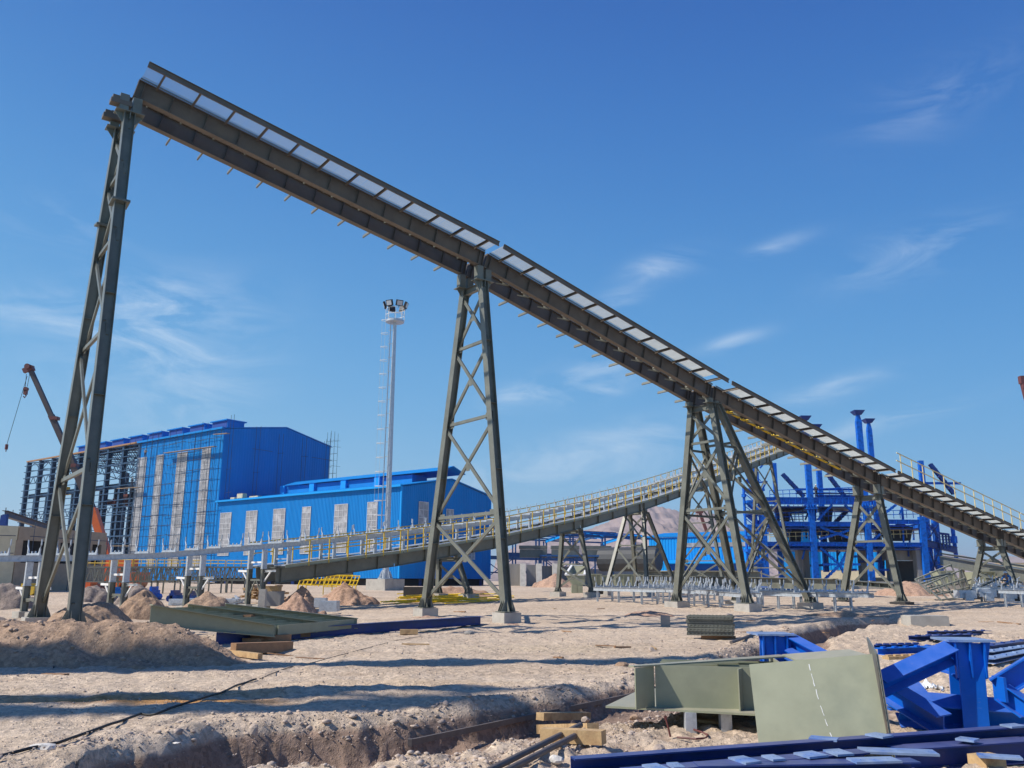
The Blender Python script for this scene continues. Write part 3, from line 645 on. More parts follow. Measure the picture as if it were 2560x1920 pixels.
def trestle2(s, oN, oF, zb, label, levels, spread=0, tN=.5, tF=-1.2, w=.26, four=False):
    tz = zdeck(s)-1.1; R_ = thing('trestle_tower', label, 'trestle', CP(s, 0, zb), 'trestles of the far conveyor')
    sets = [(0,)] if not four else [(-spread,), (spread,)]
    for (ds,) in sets:
        N_, F_ = (CP(s+ds, oN, zb), CP(s+ds*.12, tN, tz)), (CP(s+ds, oF, zb), CP(s+ds*.12, tF, tz))
        leg_part(R_, *N_, w=w, h=w+.04, stiff=1, axh=U2, axw=W2, foot=True); leg_part(R_, *F_, w=w, h=w+.04, stiff=1, axh=U2, axw=W2)
        lv = [zb+.15]+levels+[tz-.1]; bracing(R_, N_, F_, lv, skip_bars=(0,), size=.11, axis=U2)
        for a_, l in ((N_, 'near'), (F_, 'far')): 
            footing(a_[0], .9, .9, zb-.02, 'footing of the %s leg, %s' % (l+(' left' if ds < 0 else ' right' if ds > 0 else ''), label), None, U2, W2, 'concrete footings of the far conveyor')
    q = MB(); q.beam(CP(s, tN+.2, tz-.0), CP(s, tF-.2, tz-.0), 'I', .2, .26, .014); q.build('cap_beam', OLIVE, R_)
    for o_ in (.45, -1.15):
        q = MB(); q.box(CP(s, o_, tz+.16), .3, .34, .22, U2, W2); q.box(CP(s, o_, tz-.14), .5, .5, .03, U2, W2); q.build('bearing_block', OLIVE, R_)
trestle2(15.0, 1.45, -1.1, .85, 'low trestle seen between the legs of the middle trestle', [], tN=.5, tF=-1.1)
trestle2(29.0, 1.4, -1.65, .85, 'crossed trestle left of the open topped hopper', [2.9])
trestle2(39.0, 1.9, -2.0, .9, 'splayed far tower before the cyan shed', [4.6], spread=2.6, four=True)
trestle2(51.0, 1.9, -2.6, .9, 'far trestle hidden behind the four legged tower', [3.6, 7.2])
trestle2(68.0, 2.5, -2.7, .95, 'slender far trestle in front of the blue plant columns', [3.2, 6.8, 10.5])

# ------------------------------------------------------------------ blue halls
E1 = Vector((-.788, .615, 0)); F1 = Vector((.615, .788, 0)); HA = Vector((-15.9, 125, 0)); HB = HA+E1*45.6
def clad_wall(q, P, Q, z0, ztop_f, pitch=.33, dep=.05, out=None):
    """profiled sheet between plan points P and Q"""
    P = Vector(P); Q = Vector(Q); d = (Q-P); L = d.length; d.normalize(); out = Vector(out)
    n = int(L/pitch); pts = []
    for k in range(n):
        for a, b in ((0, 0), (.22, 0), (.36, dep), (.86, dep)): pts.append(((k+a)*L/n, b))
    pts.append((L, 0)); vs = []; fs = []
    for t, o_ in pts:
        p = P+d*t+out*o_; vs += [(p.x, p.y, z0), (p.x, p.y, ztop_f(t/L))]
    for k in range(len(pts)-1): fs.append((2*k, 2*k+2, 2*k+3, 2*k+1))
    q.raw(vs, fs)
NL = Vector((-F1.x, -F1.y, 0)); NR = Vector((-E1.x, -E1.y, 0))     # outward normals: left-front face, right gable
def window(R_, P, d, nrm, w_, z0, z1, nx, nz_, name='window', m=POLY):
    q = MB(); c = P+nrm*.09; q.box((c.x, c.y, (z0+z1)/2), w_, .06, z1-z0, d, nrm); f = q.build(name, m, R_)
    q = MB()
    for k in range(nx+1):
        p = c+d*(w_*(k/nx-.5))+nrm*.045; q.box((p.x, p.y, (z0+z1)/2), .07, .05, z1-z0+.08, d, nrm)
    for k in range(nz_+1):
        p = c+nrm*.048; q.box((p.x, p.y, z0+(z1-z0)*k/nz_), w_+.1, .05, .07, d, nrm)
    q.build('frame', POLYBAR, f)
    return f
# small hall
hall = thing('industrial_hall', 'long low bright blue hall with a row of grey windows behind the light mast', 'building', (HA.x, HA.y, .9))
ev = 14.9; LH = 45.5; WH = 20.3
q = MB(); clad_wall(q, HA, HA+E1*LH, 1.9, lambda t: ev, out=NL); q.build('wall', CLAD, hall)
q = MB(); ridge = lambda t: ev+(1.98)*(1-abs(t-.52)/.52 if t < .52 else 1-(t-.52)/.48); clad_wall(q, HA, HA+F1*WH, 1.9, ridge, pitch=.4, dep=.03, out=NR); q.build('wall', CLAD, hall)
q = MB()
for ta, tb in ((-.02, .52), (.52, 1.02)):
    za, zb_ = ridge(max(ta, 0)), ridge(min(tb, 1)); a, b = HA+F1*(WH*ta), HA+F1*(WH*tb)
    o1 = -E1*.3; v = [a+o1+ZZ*za, b+o1+ZZ*zb_, b+E1*LH+ZZ*zb_, a+E1*LH+ZZ*za]
    q.hexa([p+ZZ*.05 for p in v]+[p+ZZ*.2 for p in v])
q.build('roof', CLAD, hall)
q = MB(); c = HA+E1*(LH/2)+NL*.35; q.box((c.x, c.y, ev+.12), LH+.6, .5, .3, E1, NL); q.build('gutter', CLAD_C, hall)
q = MB(); c = HA+E1*.0; 
for p in (HA, HA+F1*WH): q.box((p.x, p.y, (1.9+ev)/2), .22, .22, ev-1.9, E1, F1)
q.build('corner_trim', CLAD_C, hall)
for k in range(int(LH/6)+1):
    p = HA+E1*min(k*6+.3, LH-.3)+F1*.6; q = MB(); q.box((p.x, p.y, 1.2), .5, .5, 1.8); q.build('column_stub', BLUE_D, hall)
for k in range(5):
    p = HA+F1*(.5+k*4.6)+E1*.8; q = MB(); q.box((p.x, p.y, 1.2), .5, .5, 1.8); q.build('column_stub', BLUE_D, hall)
q = MB(); c = HA+E1*LH/2+F1*WH/2; q.box((c.x, c.y, 6), LH-1.5, WH-1.5, 10.8, E1, F1); q.build('interior', DARK, hall)
for a, b in ((44.45, 41.24), (36.9, 33.88), (29.47, 26.43), (22.08, 20.01), (14.3, 11.36), (6.94, 4.87)):
    window(hall, HA+E1*((a+b)/2), E1, NL, a-b, 5.65, 12.95, 3 if a-b > 2.5 else 2, 8)
for t, z0, z1, w_ in ((4.55, 8.4, 13.0, 2.0), (10.4, 8.6, 12.3, 1.6), (15.6, 8.4, 11.4, 1.6), (15.6, 4.9, 7.0, 1.6)): window(hall, HA+F1*t, F1, NR, w_, z0, z1, 2, 4, m=POLY)
q = MB(); c = HA+E1*12.8+NL*.1; q.box((c.x, c.y, 3.5), 6.4, .12, 3.2, E1, NL); q.build('doorway', DARK, hall)
# roof monitor with pale end panels
rm = thing('roof_monitor', 'dark blue roof monitor with light blue dividers along the ridge of the long hall', 'roof vent', tuple(HA+E1*2+F1*6+ZZ*15.9))
for k in range(4):
    a = 6+k*8.2
    q = MB(); c = HA+E1*(a+4.1)+F1*10.5; q.box((c.x, c.y, 17.0), 6.9, 3.4, 2.0, E1, F1); q.build('louvre_box', CLAD, rm)
    q = MB(); c = HA+E1*(a+8.2)+F1*9.4; q.box((c.x, c.y, 17.0), 1.25, 2.2, 2.3, E1, F1); q.build('end_panel', CLAD_C, rm)
q = MB(); a_ = [HA+E1*s_+F1*t_+ZZ*z_ for s_, t_, z_ in ((38, 8.2, 18.2), (-.5, 8.2, 18.2), (-.5, 10.6, 19.0), (38, 10.6, 19.0))]; q.hexa([p-ZZ*.12 for p in a_]+a_)
a_ = [HA+E1*s_+F1*t_+ZZ*z_ for s_, t_, z_ in ((38, 10.6, 19.0), (-.5, 10.6, 19.0), (-.5, 13.4, 18.0), (38, 13.4, 18.0))]; q.hexa([p-ZZ*.12 for p in a_]+a_); q.build('cover_sheet', CLAD, rm)
for s_, w_, h_, l in ((40.5, 1.6, .9, 'pale crate on the roof of the long blue hall'), (42.6, 1.2, .35, 'flat white bundle on the roof edge of the long blue hall'), (36.5, 2.4, .25, 'low pale sheet stack on the roof edge beside the crate')):
    q = MB(); c = HA+E1*s_+F1*1.2; zz = ridge(.06)+.24; q.box((c.x, c.y, zz+h_/2), w_, .9, h_*.8, E1, F1)
    for k in (-1, 0, 1): q.box((c.x+E1.x*k*w_*.35, c.y+E1.y*k*w_*.35, zz+h_/2), .12, .96, h_, E1, F1)
    single(q, 'crate', CREAM, l, 'crate')
# tall hall: cladded half
th = thing('industrial_hall', 'tall bright blue hall, half clad with grey window strips and half bare frame', 'building', (HB.x, HB.y, .9))
ZT = 28.15; LC = 28.6; LS = 78.3; WT = 24.6
q = MB(); clad_wall(q, HB, HB+E1*LC, 1.2, lambda t: ZT-.2*t, pitch=.5, out=NL); q.build('wall', CLAD, th)
rg = lambda t: ZT-.35*t+2.2*(1-abs(t-.55)/.55 if t < .55 else 1-(t-.55)/.45)
q = MB(); clad_wall(q, HB, HB+F1*WT, 1.2, rg, pitch=.55, dep=.03, out=NR); q.build('wall', CLAD, th)
q = MB()
for ta, tb in ((-.01, .55), (.55, 1.01)):
    za, zb_ = rg(max(ta, 0)), rg(min(tb, 1)); a, b = HB+F1*(WT*ta), HB+F1*(WT*tb)
    v = [a-E1*.2+ZZ*za, b-E1*.2+ZZ*zb_, b+E1*LC+ZZ*zb_, a+E1*LC+ZZ*za]; q.hexa([p+ZZ*.05 for p in v]+[p+ZZ*.2 for p in v])
q.build('roof', CLAD, th)
q = MB()
q.box(tuple(HB+E1*LC/2+F1*WT/2+ZZ*14), LC-2, WT-2, 25, E1, F1); q.build('interior', DARK, th)
q = MB(); c = HB+E1*(LC/2)+NL*.35; q.box((c.x, c.y, ZT+.1), LC+.5, .5, .35, E1, NL); q.build('gutter', CLAD, th)
def s_on_left(px, py):
    P = on_plane(px, py, HA, (-E1.y, E1.x)); return (Vector((P.x, P.y, 0))-HB).dot(E1), P.z
for x0, x1, yt, yb in ((508, 529, 1122, 1375), (446, 470, 1133, 1375), (394, 411, 1139, 1372), (347, 368, 1146, 1378)):
    a, z1 = s_on_left(x0, yt); b, _ = s_on_left(x1, yt); window(th, HB+E1*((a+b)/2), E1, NL, abs(a-b), 3.5, z1, 2, 14, 'window_strip')
for k in range(11):
    a = 2.0+k*7.4; 
    if a > 55: continue
    q = MB(); c = HB+E1*(a+3.2)+F1*4.2; q.box((c.x, c.y, ZT+1.45), 4.9, 3.6, 1.5, E1, F1); q.box((c.x, c.y, ZT+2.3), 5.4, 4.4, .2, E1, F1); rv = q.build('roof_vent', CLAD, th); q = MB(); c = c+NL*1.82; q.box((c.x, c.y, ZT+1.5), 4.6, .06, 1.2, E1, F1); q.build('louvre', LOUV_SHADE, rv)  # front panel painted dark for the shade under the vent cover
# bare frame half
FB = mat('dark blue frame steel', (.012, .055, .125), .5, 0, .2, 1)
nbay = 8; bay = (LS-LC)/nbay
for k in range(nbay+1):
    s_ = LC+k*bay
    for t_, nm in ((.3, 0), (WT-.3, 1)):
        p = HB+E1*s_+F1*t_; q = MB(); q.beam(p+ZZ*.9, p+ZZ*ZT, 'I', .7, .9, .05, F1); q.build('column', FB, th)
    q = MB(); c0 = HB+E1*s_+F1*2.6; q.beam(c0+ZZ*.9, c0+ZZ*20.2, 'I', .6, .7, .05, F1); q.build('column', FB, th)
    q = MB()   # roof truss across the hall
    for j in range(8):
        a, b = j/8, (j+1)/8; pa = lambda t, dz: HB+E1*s_+F1*(WT*t)+ZZ*(rg(t)+dz)
        q.beam(pa(a, -.1), pa(b, -.1), 'box', .2, .2); q.beam(pa(a, -2.0), pa(b, -2.0), 'box', .18, .18)
        q.beam(pa(a, -2.0), pa((a+b)/2, -.1), 'box', .12, .12); q.beam(pa((a+b)/2, -.1), pa(b, -2.0), 'box', .12, .12)
    q.build('roof_truss', FB, th)
for k in range(18):
    z = 2.6+k*1.45; q = MB(); p0 = HB+E1*LC+NL*.3; p1 = HB+E1*(LS+.9)+NL*.3
    q.beam(p0+ZZ*z, p1+ZZ*z, 'C', .1, .16, .02); q.build('wall_rail', FB, th)
for z in (8.4, 14.7, 23.0):
    q = MB(); c0 = HB+E1*LC; 
    q.beam(c0+ZZ*z, c0+E1*(LS-LC)+ZZ*z, 'box', .15, .15); q.beam(c0+ZZ*(z+1.6), c0+E1*(LS-LC)+ZZ*(z+1.6), 'box', .15, .15)
    nn = 40
    for j in range(nn):
        a = (LS-LC)*j/nn; b = (LS-LC)*(j+1)/nn; q.beam(c0+E1*a+ZZ*(z+(1.6 if j % 2 else 0)), c0+E1*b+ZZ*(z+(0 if j % 2 else 1.6)), 'box', .1, .1)
    q.build('lattice_girder', FB, th)
q = MB(); a = HB+E1*LC+F1*1.0+ZZ*20.2; b = HB+E1*LS+F1*1.0+ZZ*20.2; q.beam(a, b, 'I', .5, 1.0, .05); q.build('crane_beam', FB, th)
q = MB(); q.beam(HB+E1*LC+NL*.2+ZZ*(ZT+.15), HB+E1*LS+NL*.2+ZZ*(ZT+.15), 'box', .5, .3); q.build('gutter', WOOD_O, th)
for t_ in (.15, .35, .55, .75): 
    q = MB(); c0 = HB+F1*(WT*t_); q.beam(c0+E1*LC+ZZ*(rg(t_)+.1), c0+E1*(LS)+ZZ*(rg(t_)+.1), 'box', .15, .2); q.build('purlin', FB, th)
q = MB(); v = [HB+E1*(LC+a)+F1*b+ZZ*z for a, b, z in ((0, 0, ZT+.3), (34, 0, ZT+.3), (34, 9, ZT+1.7), (0, 9, ZT+1.7))]; q.hexa([p for p in v]+[p+ZZ*.12 for p in v]); q.build('roof_sheet', CLAD, th)
for s_, z_, l in ((40, 17.2, 'orange brown overhead crane beam inside the bare frame'),):
    q = MB(); a = HB+E1*(LC+11)+F1*1.5+ZZ*z_; b = HB+E1*(LC+14)+F1*(WT-1)+ZZ*z_; q.beam(a, b, 'box', .8, 1.2); q.beam(a+E1*3, b+E1*3, 'box', .8, 1.2); q.box(tuple(lerp(a, b, .2)+E1*1.5+ZZ*1.2), 2, 2, 1.4, E1, F1)
    single(q, 'overhead_crane', RUST_R, l, 'overhead crane')
for s_, l in ((66, 'yellow hoist trolley in the end bay of the bare frame'), (59, 'yellow hoist trolley in the second bay of the bare frame')):
    q = MB(); a = HB+E1*s_+F1*4+ZZ*20.8; q.box(tuple(a), 2.2, 1.2, .9, E1, F1); q.box(tuple(a+ZZ*.8), .9, .9, .8, E1, F1); q.beam(a-E1*2-ZZ*.5, a+E1*2-ZZ*.5, 'box', .3, .3); single(q, 'hoist', YEL, l, 'hoist')
# scaffolding on the tall hall
def scaffold(P0, d, nrm, L, z0, z1, label, dx=2.1, dz=1.9, jit=.25, dens=.75):
    R_ = thing('scaffolding', label, 'scaffolding', tuple(P0+ZZ*z0))
    n = int(L/dx)
    for k in range(n+1):
        q = MB(); t = k*dx+random.uniform(-jit, jit)
        top = z1+random.uniform(-.6, 1.6)
        for o_ in (.45, 1.5):
            q.tube([P0+d*t+nrm*o_+ZZ*z0, P0+d*(t+random.uniform(-.15, .15))+nrm*o_+ZZ*top], .036, 5, False)
        z = z0+1
        while z < z1:
            if random.random() < .45: q.tube([P0+d*t+nrm*.2+ZZ*z, P0+d*t+nrm*(1.9+random.random()*.5)+ZZ*(z+random.uniform(-.1, .1))], .026, 5, False)
            z += dz
        q.build('standard', SCAF, R_)
    z = z0+1.0
    while z < z1:
        t = 0
        while t < L-1:
            ln = random.uniform(4, 6.5)
            if random.random() < dens:
                q = MB()
                o_ = random.choice((.42, 1.52)); zz = z+random.uniform(-.12, .12)
                q.tube([P0+d*t+nrm*o_+ZZ*zz, P0+d*min(t+ln, L+.5)+nrm*o_+ZZ*(zz+random.uniform(-.1, .1))], .042, 5, False); q.build('ledger', SCAF, R_)
            t += ln*.85
        z += dz
    return R_
SCAF = mat('weathered scaffold tube', (.035, .055, .09), .5, .1, .3, 1)
PLANK = mat('scaffold plank', (.33, .25, .17), .8, 0, .2, 2)
sc1 = scaffold(HB+E1*.2, E1, NL, LC+2, .9, ZT, 'tube scaffolding covering the sunlit face of the tall blue hall')
for (a, b, z) in ((.5, 17, 25.0), (-3.2, 1, 27.0), (25, 33, 19.2), (26, 36, 8.0)):
    q = MB(); q.beam(HB+E1*a+NL*1.2+ZZ*(z-.2), HB+E1*b+NL*1.2+ZZ*z, 'box', .7, .08); q.build('plank', PLANK, sc1)
scaffold(HB+F1*1, F1, NR, WT-1, 15.6, ZT+1, 'sparse scaffolding in the shade on the gable of the tall blue hall', 5.5, 4.2, dens=.2)
q = scaffold(HB+F1*(WT+.3), NR*-1, F1, 3, 14, 30.0, 'narrow scaffold tower on the right corner of the tall blue hall', 1.0, 1.3)
# ------------------------------------------------------------------ light mast
MP = Vector((-12.1, 85, 0)); zg = gz(MP.x, MP.y)
fp = MB(); fp.box((MP.x, MP.y, (zg-.3+1.75)/2), 2.6, 2.6, 1.75-zg+.3, E1, F1); single(fp, 'concrete_footing', CONC, 'square concrete block under the light mast', 'footing')
mast = thing('light_mast', 'tall white floodlight mast with a caged ladder beside the blue hall', 'light mast', (MP.x, MP.y, 1.75))
q = MB(); q.tube([MP+ZZ*1.8, MP+ZZ*10.5, MP+ZZ*19, MP+ZZ*27.6], .31, 12, r2=.18); q.build('pole', GALV, mast)
q = MB(); q.tube([MP+ZZ*1.76, MP+ZZ*1.86], .75, 14)
for k in range(8):
    a = k*math.pi/4; q.poly([MP+Vector((math.cos(a), math.sin(a), 0))*.4+ZZ*1.86, MP+Vector((math.cos(a), math.sin(a), 0))*.7+ZZ*1.86, MP+Vector((math.cos(a), math.sin(a), 0))*.4+ZZ*2.6], .03, (-math.sin(a), math.cos(a), 0))
q.build('base_flange', GALV, mast)
ld = Vector((-1, -.12, 0)).normalized(); ls = Vector((.12, -1, 0)).normalized()
q = MB()
for o_ in (-.22, .22):
    q.tube([MP+ld*.62+ls*o_+ZZ*3, MP+ld*.42+ls*o_+ZZ*28], .05, 5)
z = 3.2
while z < 27.8: q.tube([MP+ld*.58+ls*-.22+ZZ*z, MP+ld*.58+ls*.22+ZZ*z], .015, 4); z += .35
z = 3.5
while z < 28: q.tube([MP+ld*.6+ZZ*z, MP+ld*.2+ZZ*z], .03, 4); z += 1.45
q.build('ladder', GALV, mast)
for k in range(17):
    z = 5.0+k*1.42; q = MB(); c = MP+ld*.6+ZZ*z; q.tube([c+ls*.35*math.cos(a)+ld*(.05+.72*math.sin(a)) for a in np.linspace(0, math.pi, 9)], .028, 5); q.build('cage_hoop', WHITE, mast)
q = MB()
for a in (.5, 1.57, 2.6): q.tube([MP+ld*(.65+.72*math.sin(a))+ls*.35*math.cos(a)+ZZ*5, MP+ld*(.6+.7*math.sin(a))+ls*.35*math.cos(a)+ZZ*27.7], .012, 4)
q.build('cage_strip', GALV, mast)
q = MB(); q.tube([MP+ZZ*27.55, MP+ZZ*27.75], .95, 16); q.build('platform', GALV, mast)
q = MB(); ringp = lambda r, z: [MP+Vector((math.cos(a)*r, math.sin(a)*r, z)) for a in np.linspace(0, 2*math.pi, 17)]
for z in (28.3, 28.95): q.tube(ringp(.95, z), .03, 5)
for k in range(8):
    a = k*math.pi/4+.2; q.tube([MP+Vector((math.cos(a)*.95, math.sin(a)*.95, 27.7)), MP+Vector((math.cos(a)*.95, math.sin(a)*.95, 28.95))], .03, 5)
q.build('railing', WHITE, mast)
for a in (math.pi+.15, math.pi*1.5-.45, math.pi*1.5+.5, -.12, math.pi*.5+.5, math.pi*.5-.6):
    dr = Vector((math.cos(a), math.sin(a), 0)); c = MP+dr*1.1+ZZ*29.35; q = MB(); axn = (dr-ZZ*.35).normalized(); sd = dr.cross(ZZ); up_ = sd.cross(axn)
    q.box(c, .72, .22, .62, sd, axn, up_); q.beam(MP+dr*.95+ZZ*28.9, c, 'box', .06, .06); fl = q.build('floodlight', BLACK, mast)
    q = MB(); q.box(c+axn*.115, .56, .02, .46, sd, axn, up_); q.build('lens', GLASS, fl)

# ------------------------------------------------------------------ blue plant frame (plan: facing the camera, slightly turned)
PY = 118.0
plant = thing('plant_frame', 'large royal blue steel plant frame under construction with platforms and braces', 'steel frame', (45, 118, .9))
def pp(x, y, dy=0): return at_depth(x, y, PY+dy)
def pcol(x0, y0, x1, y1, wpx=13, dy=0, capt=False, splice_y=None, m=BLUE):
    a, b = pp(x0, y0, dy), pp(x1, y1, dy); w_ = wpx/F_PX*(PY+dy)*1.0
    a = Vector((b.x, b.y, a.z)); q = MB()
    if capt:
        t = a-ZZ*1.6; q.beam(b, t, 'box', w_, w_*.8, up=(0, 1, 0))
        h1, h2 = w_/2, w_*.22
        vs = [t+Vector((sx*h1, sy*h1*.8, 0)) for sx, sy in ((-1, -1), (1, -1), (1, 1), (-1, 1))]+[a+Vector((sx*h2, sy*h2, -.3)) for sx, sy in ((-1, -1), (1, -1), (1, 1), (-1, 1))]; q.hexa(vs)
    else: q.beam(b, a, 'box', w_, w_*.8, up=(0, 1, 0))
    c = q.build('column', m, plant)
    if capt:
        q = MB(); q.hexa([a+Vector((sx*.4, sy*.4, -.55)) for sx, sy in ((-1, -1), (1, -1), (1, 1), (-1, 1))]+[a+Vector((sx*.72, sy*.72, -.06)) for sx, sy in ((-1, -1), (1, -1), (1, 1), (-1, 1))]); q.box(a, 1.5, 1.5, .1)
        q.build('cap_plate', BLUE_D, c)
    if splice_y:
        z = z_at(b.x, b.y, splice_y); q = MB(); q.box((b.x, b.y, z), w_*1.9, w_*1.7, .12); q.box((b.x, b.y, z+.16), w_*1.8, w_*1.6, .06)
        for k in (-1, -.33, .33, 1): q.box((b.x+k*w_*.75, b.y-w_*.6, z+.35), .06, .3, .5); q.box((b.x+k*w_*.75, b.y-w_*.6, z-.35), .06, .3, .5)
        q.build('splice_plate', m, c)
    return b
pcol(2019, 1042, 2040, 1449, 14, 0, True, 1272); pcol(2053, 1063, 2066, 1430, 12, 9, True)
pcol(2148, 1028, 2180, 1452, 14, 0, True, 1270); pcol(2181, 1049, 2205, 1440, 12, 9, True)
pcol(2292, 1292, 2319, 1456, 14, 0); pcol(2319, 1152, 2330, 1440, 12, 9); pcol(2338, 1295, 2352, 1447, 14, 7)
pcol(1909, 1246, 1917, 1447, 12, 0); pcol(1947, 1158, 1953, 1446, 10, 9)
pcol(2255, 1255, 2258, 1305, 5, 6)
def pbeam(x0, y0, x1, y1, hpx, dy=0, prof='I', m=BLUE, name='beam', w_=.35, stiff=0):
    a, b = pp(x0, y0, dy), pp(x1, y1, dy); zz = (a.z+b.z)/2; a = Vector((a.x, a.y, zz)); b = Vector((b.x, b.y, zz)); q = MB(); h = hpx/F_PX*PY
    q.beam(a, b, prof, w_, h, .05); n = int(stiff)
    for k in range(1, n): q.box(lerp(a, b, k/n)-Vector((0, .09, 0)), .05, .2, h-.1)
    return q.build(name, m, plant)
pbeam(1915, 1256, 2150, 1247, 16, -.1, stiff=16); pbeam(1915, 1258, 2210, 1250, 16, 9)
pbeam(2040, 1247, 2210, 1243, 15, 3, stiff=8)
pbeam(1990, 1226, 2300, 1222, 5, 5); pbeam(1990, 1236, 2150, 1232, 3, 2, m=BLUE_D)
pbeam(1917, 1313, 2175, 1307, 11, -.1, stiff=6); pbeam(2180, 1307, 2300, 1302, 11, -.1, stiff=4); pbeam(1917, 1318, 2345, 1314, 9, 9)
pbeam(1917, 1365, 2308, 1356, 10, -.1, stiff=9); pbeam(1917, 1372, 2352, 1362, 10, 9)
pbeam(2230, 1207, 2402, 1209, 6, 8)
for x, y0, y1 in ((2040, 1310, 1310), (2180, 1307, 1307), (2316, 1304, 1304), (1916, 1312, 1312)):
    for yy in (1256, 1310, 1360):
        a, b = pp(x, yy, .4), pp(x, yy, 9); b = Vector((a.x+1.2, b.y, a.z)); q = MB(); q.beam(a, b, 'I', .3, .6, .04); q.build('beam', BLUE, plant)
def pbrace(x0, y0, x1, y1, w_=.28, dy=.2, m=BLUE):
    q = MB(); a, b = pp(x0, y0, dy), pp(x1, y1, dy); q.beam(a, b, 'I', w_, w_*1.1, .04, (0, -1, 0))
    n = 5
    for k in range(1, n): q.box(lerp(a, b, k/n), .12, w_+.12, w_+.1, (b-a).normalized(), (0, 1, 0), (b-a).normalized().cross(Vector((0, 1, 0))))
    q.build('brace', m, plant)
for a in ((2050, 1318, 2120, 1344), (2048, 1348, 2122, 1326), (2050, 1370, 2098, 1410), (2120, 1455, 2100, 1412), (2122, 1372, 2103, 1408), (2062, 1448, 2098, 1414), (2056, 1411, 2150, 1411), (2080, 1262, 2044, 1300), (2112, 1262, 2155, 1302), (2190, 1300, 2240, 1262), (2200, 1335, 2160, 1370)): pbrace(*a)
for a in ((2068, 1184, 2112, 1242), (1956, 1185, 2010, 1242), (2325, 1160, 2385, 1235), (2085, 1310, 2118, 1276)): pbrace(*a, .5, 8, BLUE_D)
for a in ((2322, 1310, 2345, 1345), (2345, 1312, 2322, 1345), (2325, 1380, 2348, 1440), (2348, 1375, 2326, 1442)): pbrace(*a, .15, 4, BLUE_D)
# platforms
for x0, x1, y, dy in ((1917, 2210, 1264, 4.5), (1917, 2310, 1318, 4.5), (1917, 2310, 1370, 4.5)):
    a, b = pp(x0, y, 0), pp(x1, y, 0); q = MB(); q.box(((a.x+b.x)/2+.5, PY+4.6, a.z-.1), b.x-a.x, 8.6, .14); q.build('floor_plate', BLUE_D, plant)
q = MB()
for k in range(9):
    a, b = pp(1918+k*11, 1262+k*.0, 3), pp(1918+k*11, 1309, 3)
    q.tube([a, Vector((a.x, a.y, b.z))], .05, 5)
for yy in (1275, 1288, 1300): q.tube([pp(1918, yy, 3), pp(2006, yy-2, 3)], .05, 5)
q.tube([pp(1936, 1282, 2.6), pp(2003, 1274, 2.6)], .14, 6); q.build('pipe_rack', PIPE, plant)
rc_ = random.Random(4)
for y_, dy_ in ((1303, 1.5), (1352, 1.5), (1246, 3.5)):      # platform edge rails
    q = MB()
    for dz_ in (1.1, .55): q.tube([pp(1925, y_, dy_)+ZZ*dz_, pp(2300 if y_ > 1250 else 2140, y_-8, dy_)+ZZ*dz_], .05, 5)
    for k in range(24 if y_ > 1250 else 14): p = lerp(pp(1925, y_, dy_), pp(2300 if y_ > 1250 else 2140, y_-8, dy_), k/(23 if y_ > 1250 else 13)); q.tube([p, p+ZZ*1.1], .045, 5)
    q.build('edge_rail', YEL_P if y_ == 1352 else BLUE, plant)
for k in range(46):
    x_ = rc_.uniform(1930, 2340); y0_ = rc_.choice((1262, 1318, 1318, 1370, 1370)); h_ = rc_.uniform(16, 46); d_ = rc_.uniform(1.5, 8)
    q = MB(); q.beam(pp(x_, y0_, d_), pp(x_+rc_.uniform(-14, 14) if rc_.random() < .5 else x_+2, min(y0_+h_, 1440), d_), 'box', .18, .2); q.build('brace', rc_.choice((BLUE, BLUE_D, BLUE_D, BLUE)), plant)
for k in range(16):
    x_ = rc_.uniform(1930, 2280); y_ = rc_.uniform(1275, 1430); d_ = rc_.uniform(2, 8)
    q = MB(); q.beam(pp(x_, y_, d_), pp(x_+rc_.uniform(15, 60), y_-1, d_), 'I', .2, .3, .03); q.build('beam', rc_.choice((BLUE, BLUE_D)), plant)
# dark hoppers and chutes hanging inside
for x, yt, yb, w0, w1, dy in ((2068, 1268, 1310, 24, 12, 5), (1962, 1268, 1318, 26, 12, 5), (2240, 1318, 1352, 64, 50, 4), (2100, 1318, 1356, 60, 46, 5), (1985, 1320, 1356, 30, 24, 5)):
    a, b = pp(x, yt, dy), pp(x, yb, dy); sc = (PY+dy)/F_PX; q = MB(); h0, h1 = w0*sc/2, w1*sc/2
    q.hexa([(a.x-h1, a.y-h1*.7, b.z), (a.x+h1, a.y-h1*.7, b.z), (a.x+h1, a.y+h1*.7, b.z), (a.x-h1, a.y+h1*.7, b.z), (a.x-h0, a.y-h0*.7, a.z), (a.x+h0, a.y-h0*.7, a.z), (a.x+h0, a.y+h0*.7, a.z), (a.x-h0, a.y+h0*.7, a.z)])
    q.build('hopper', mat('dark steel', (.03, .032, .04), .6, 0, .2, 1), plant)
# walkway box and thin post at the right
for x in (2347, 2356, 2364, 2371): pbrace(x, 1334, x+4, 1372, .2, 6, BLUE_D)
q = MB(); q.beam(pp(2345, 1333, 6), pp(2370, 1336, 6), 'box', .3, .3); q.beam(pp(2318, 1358, 5), pp(2392, 1376, 8), 'I', .4, .9, .05); q.build('walkway_frame', BLUE_D, plant)
q = MB(); a = pp(2384, 1320, 10); b = pp(2394, 1421, 10); a = Vector((b.x-.1, b.y, a.z)); q.tube([b, a], .3, 8); q.tube([a+ZZ*-2.2, a+ZZ*-1.2], .5, 8); q.build('round_column', BLUE, plant)
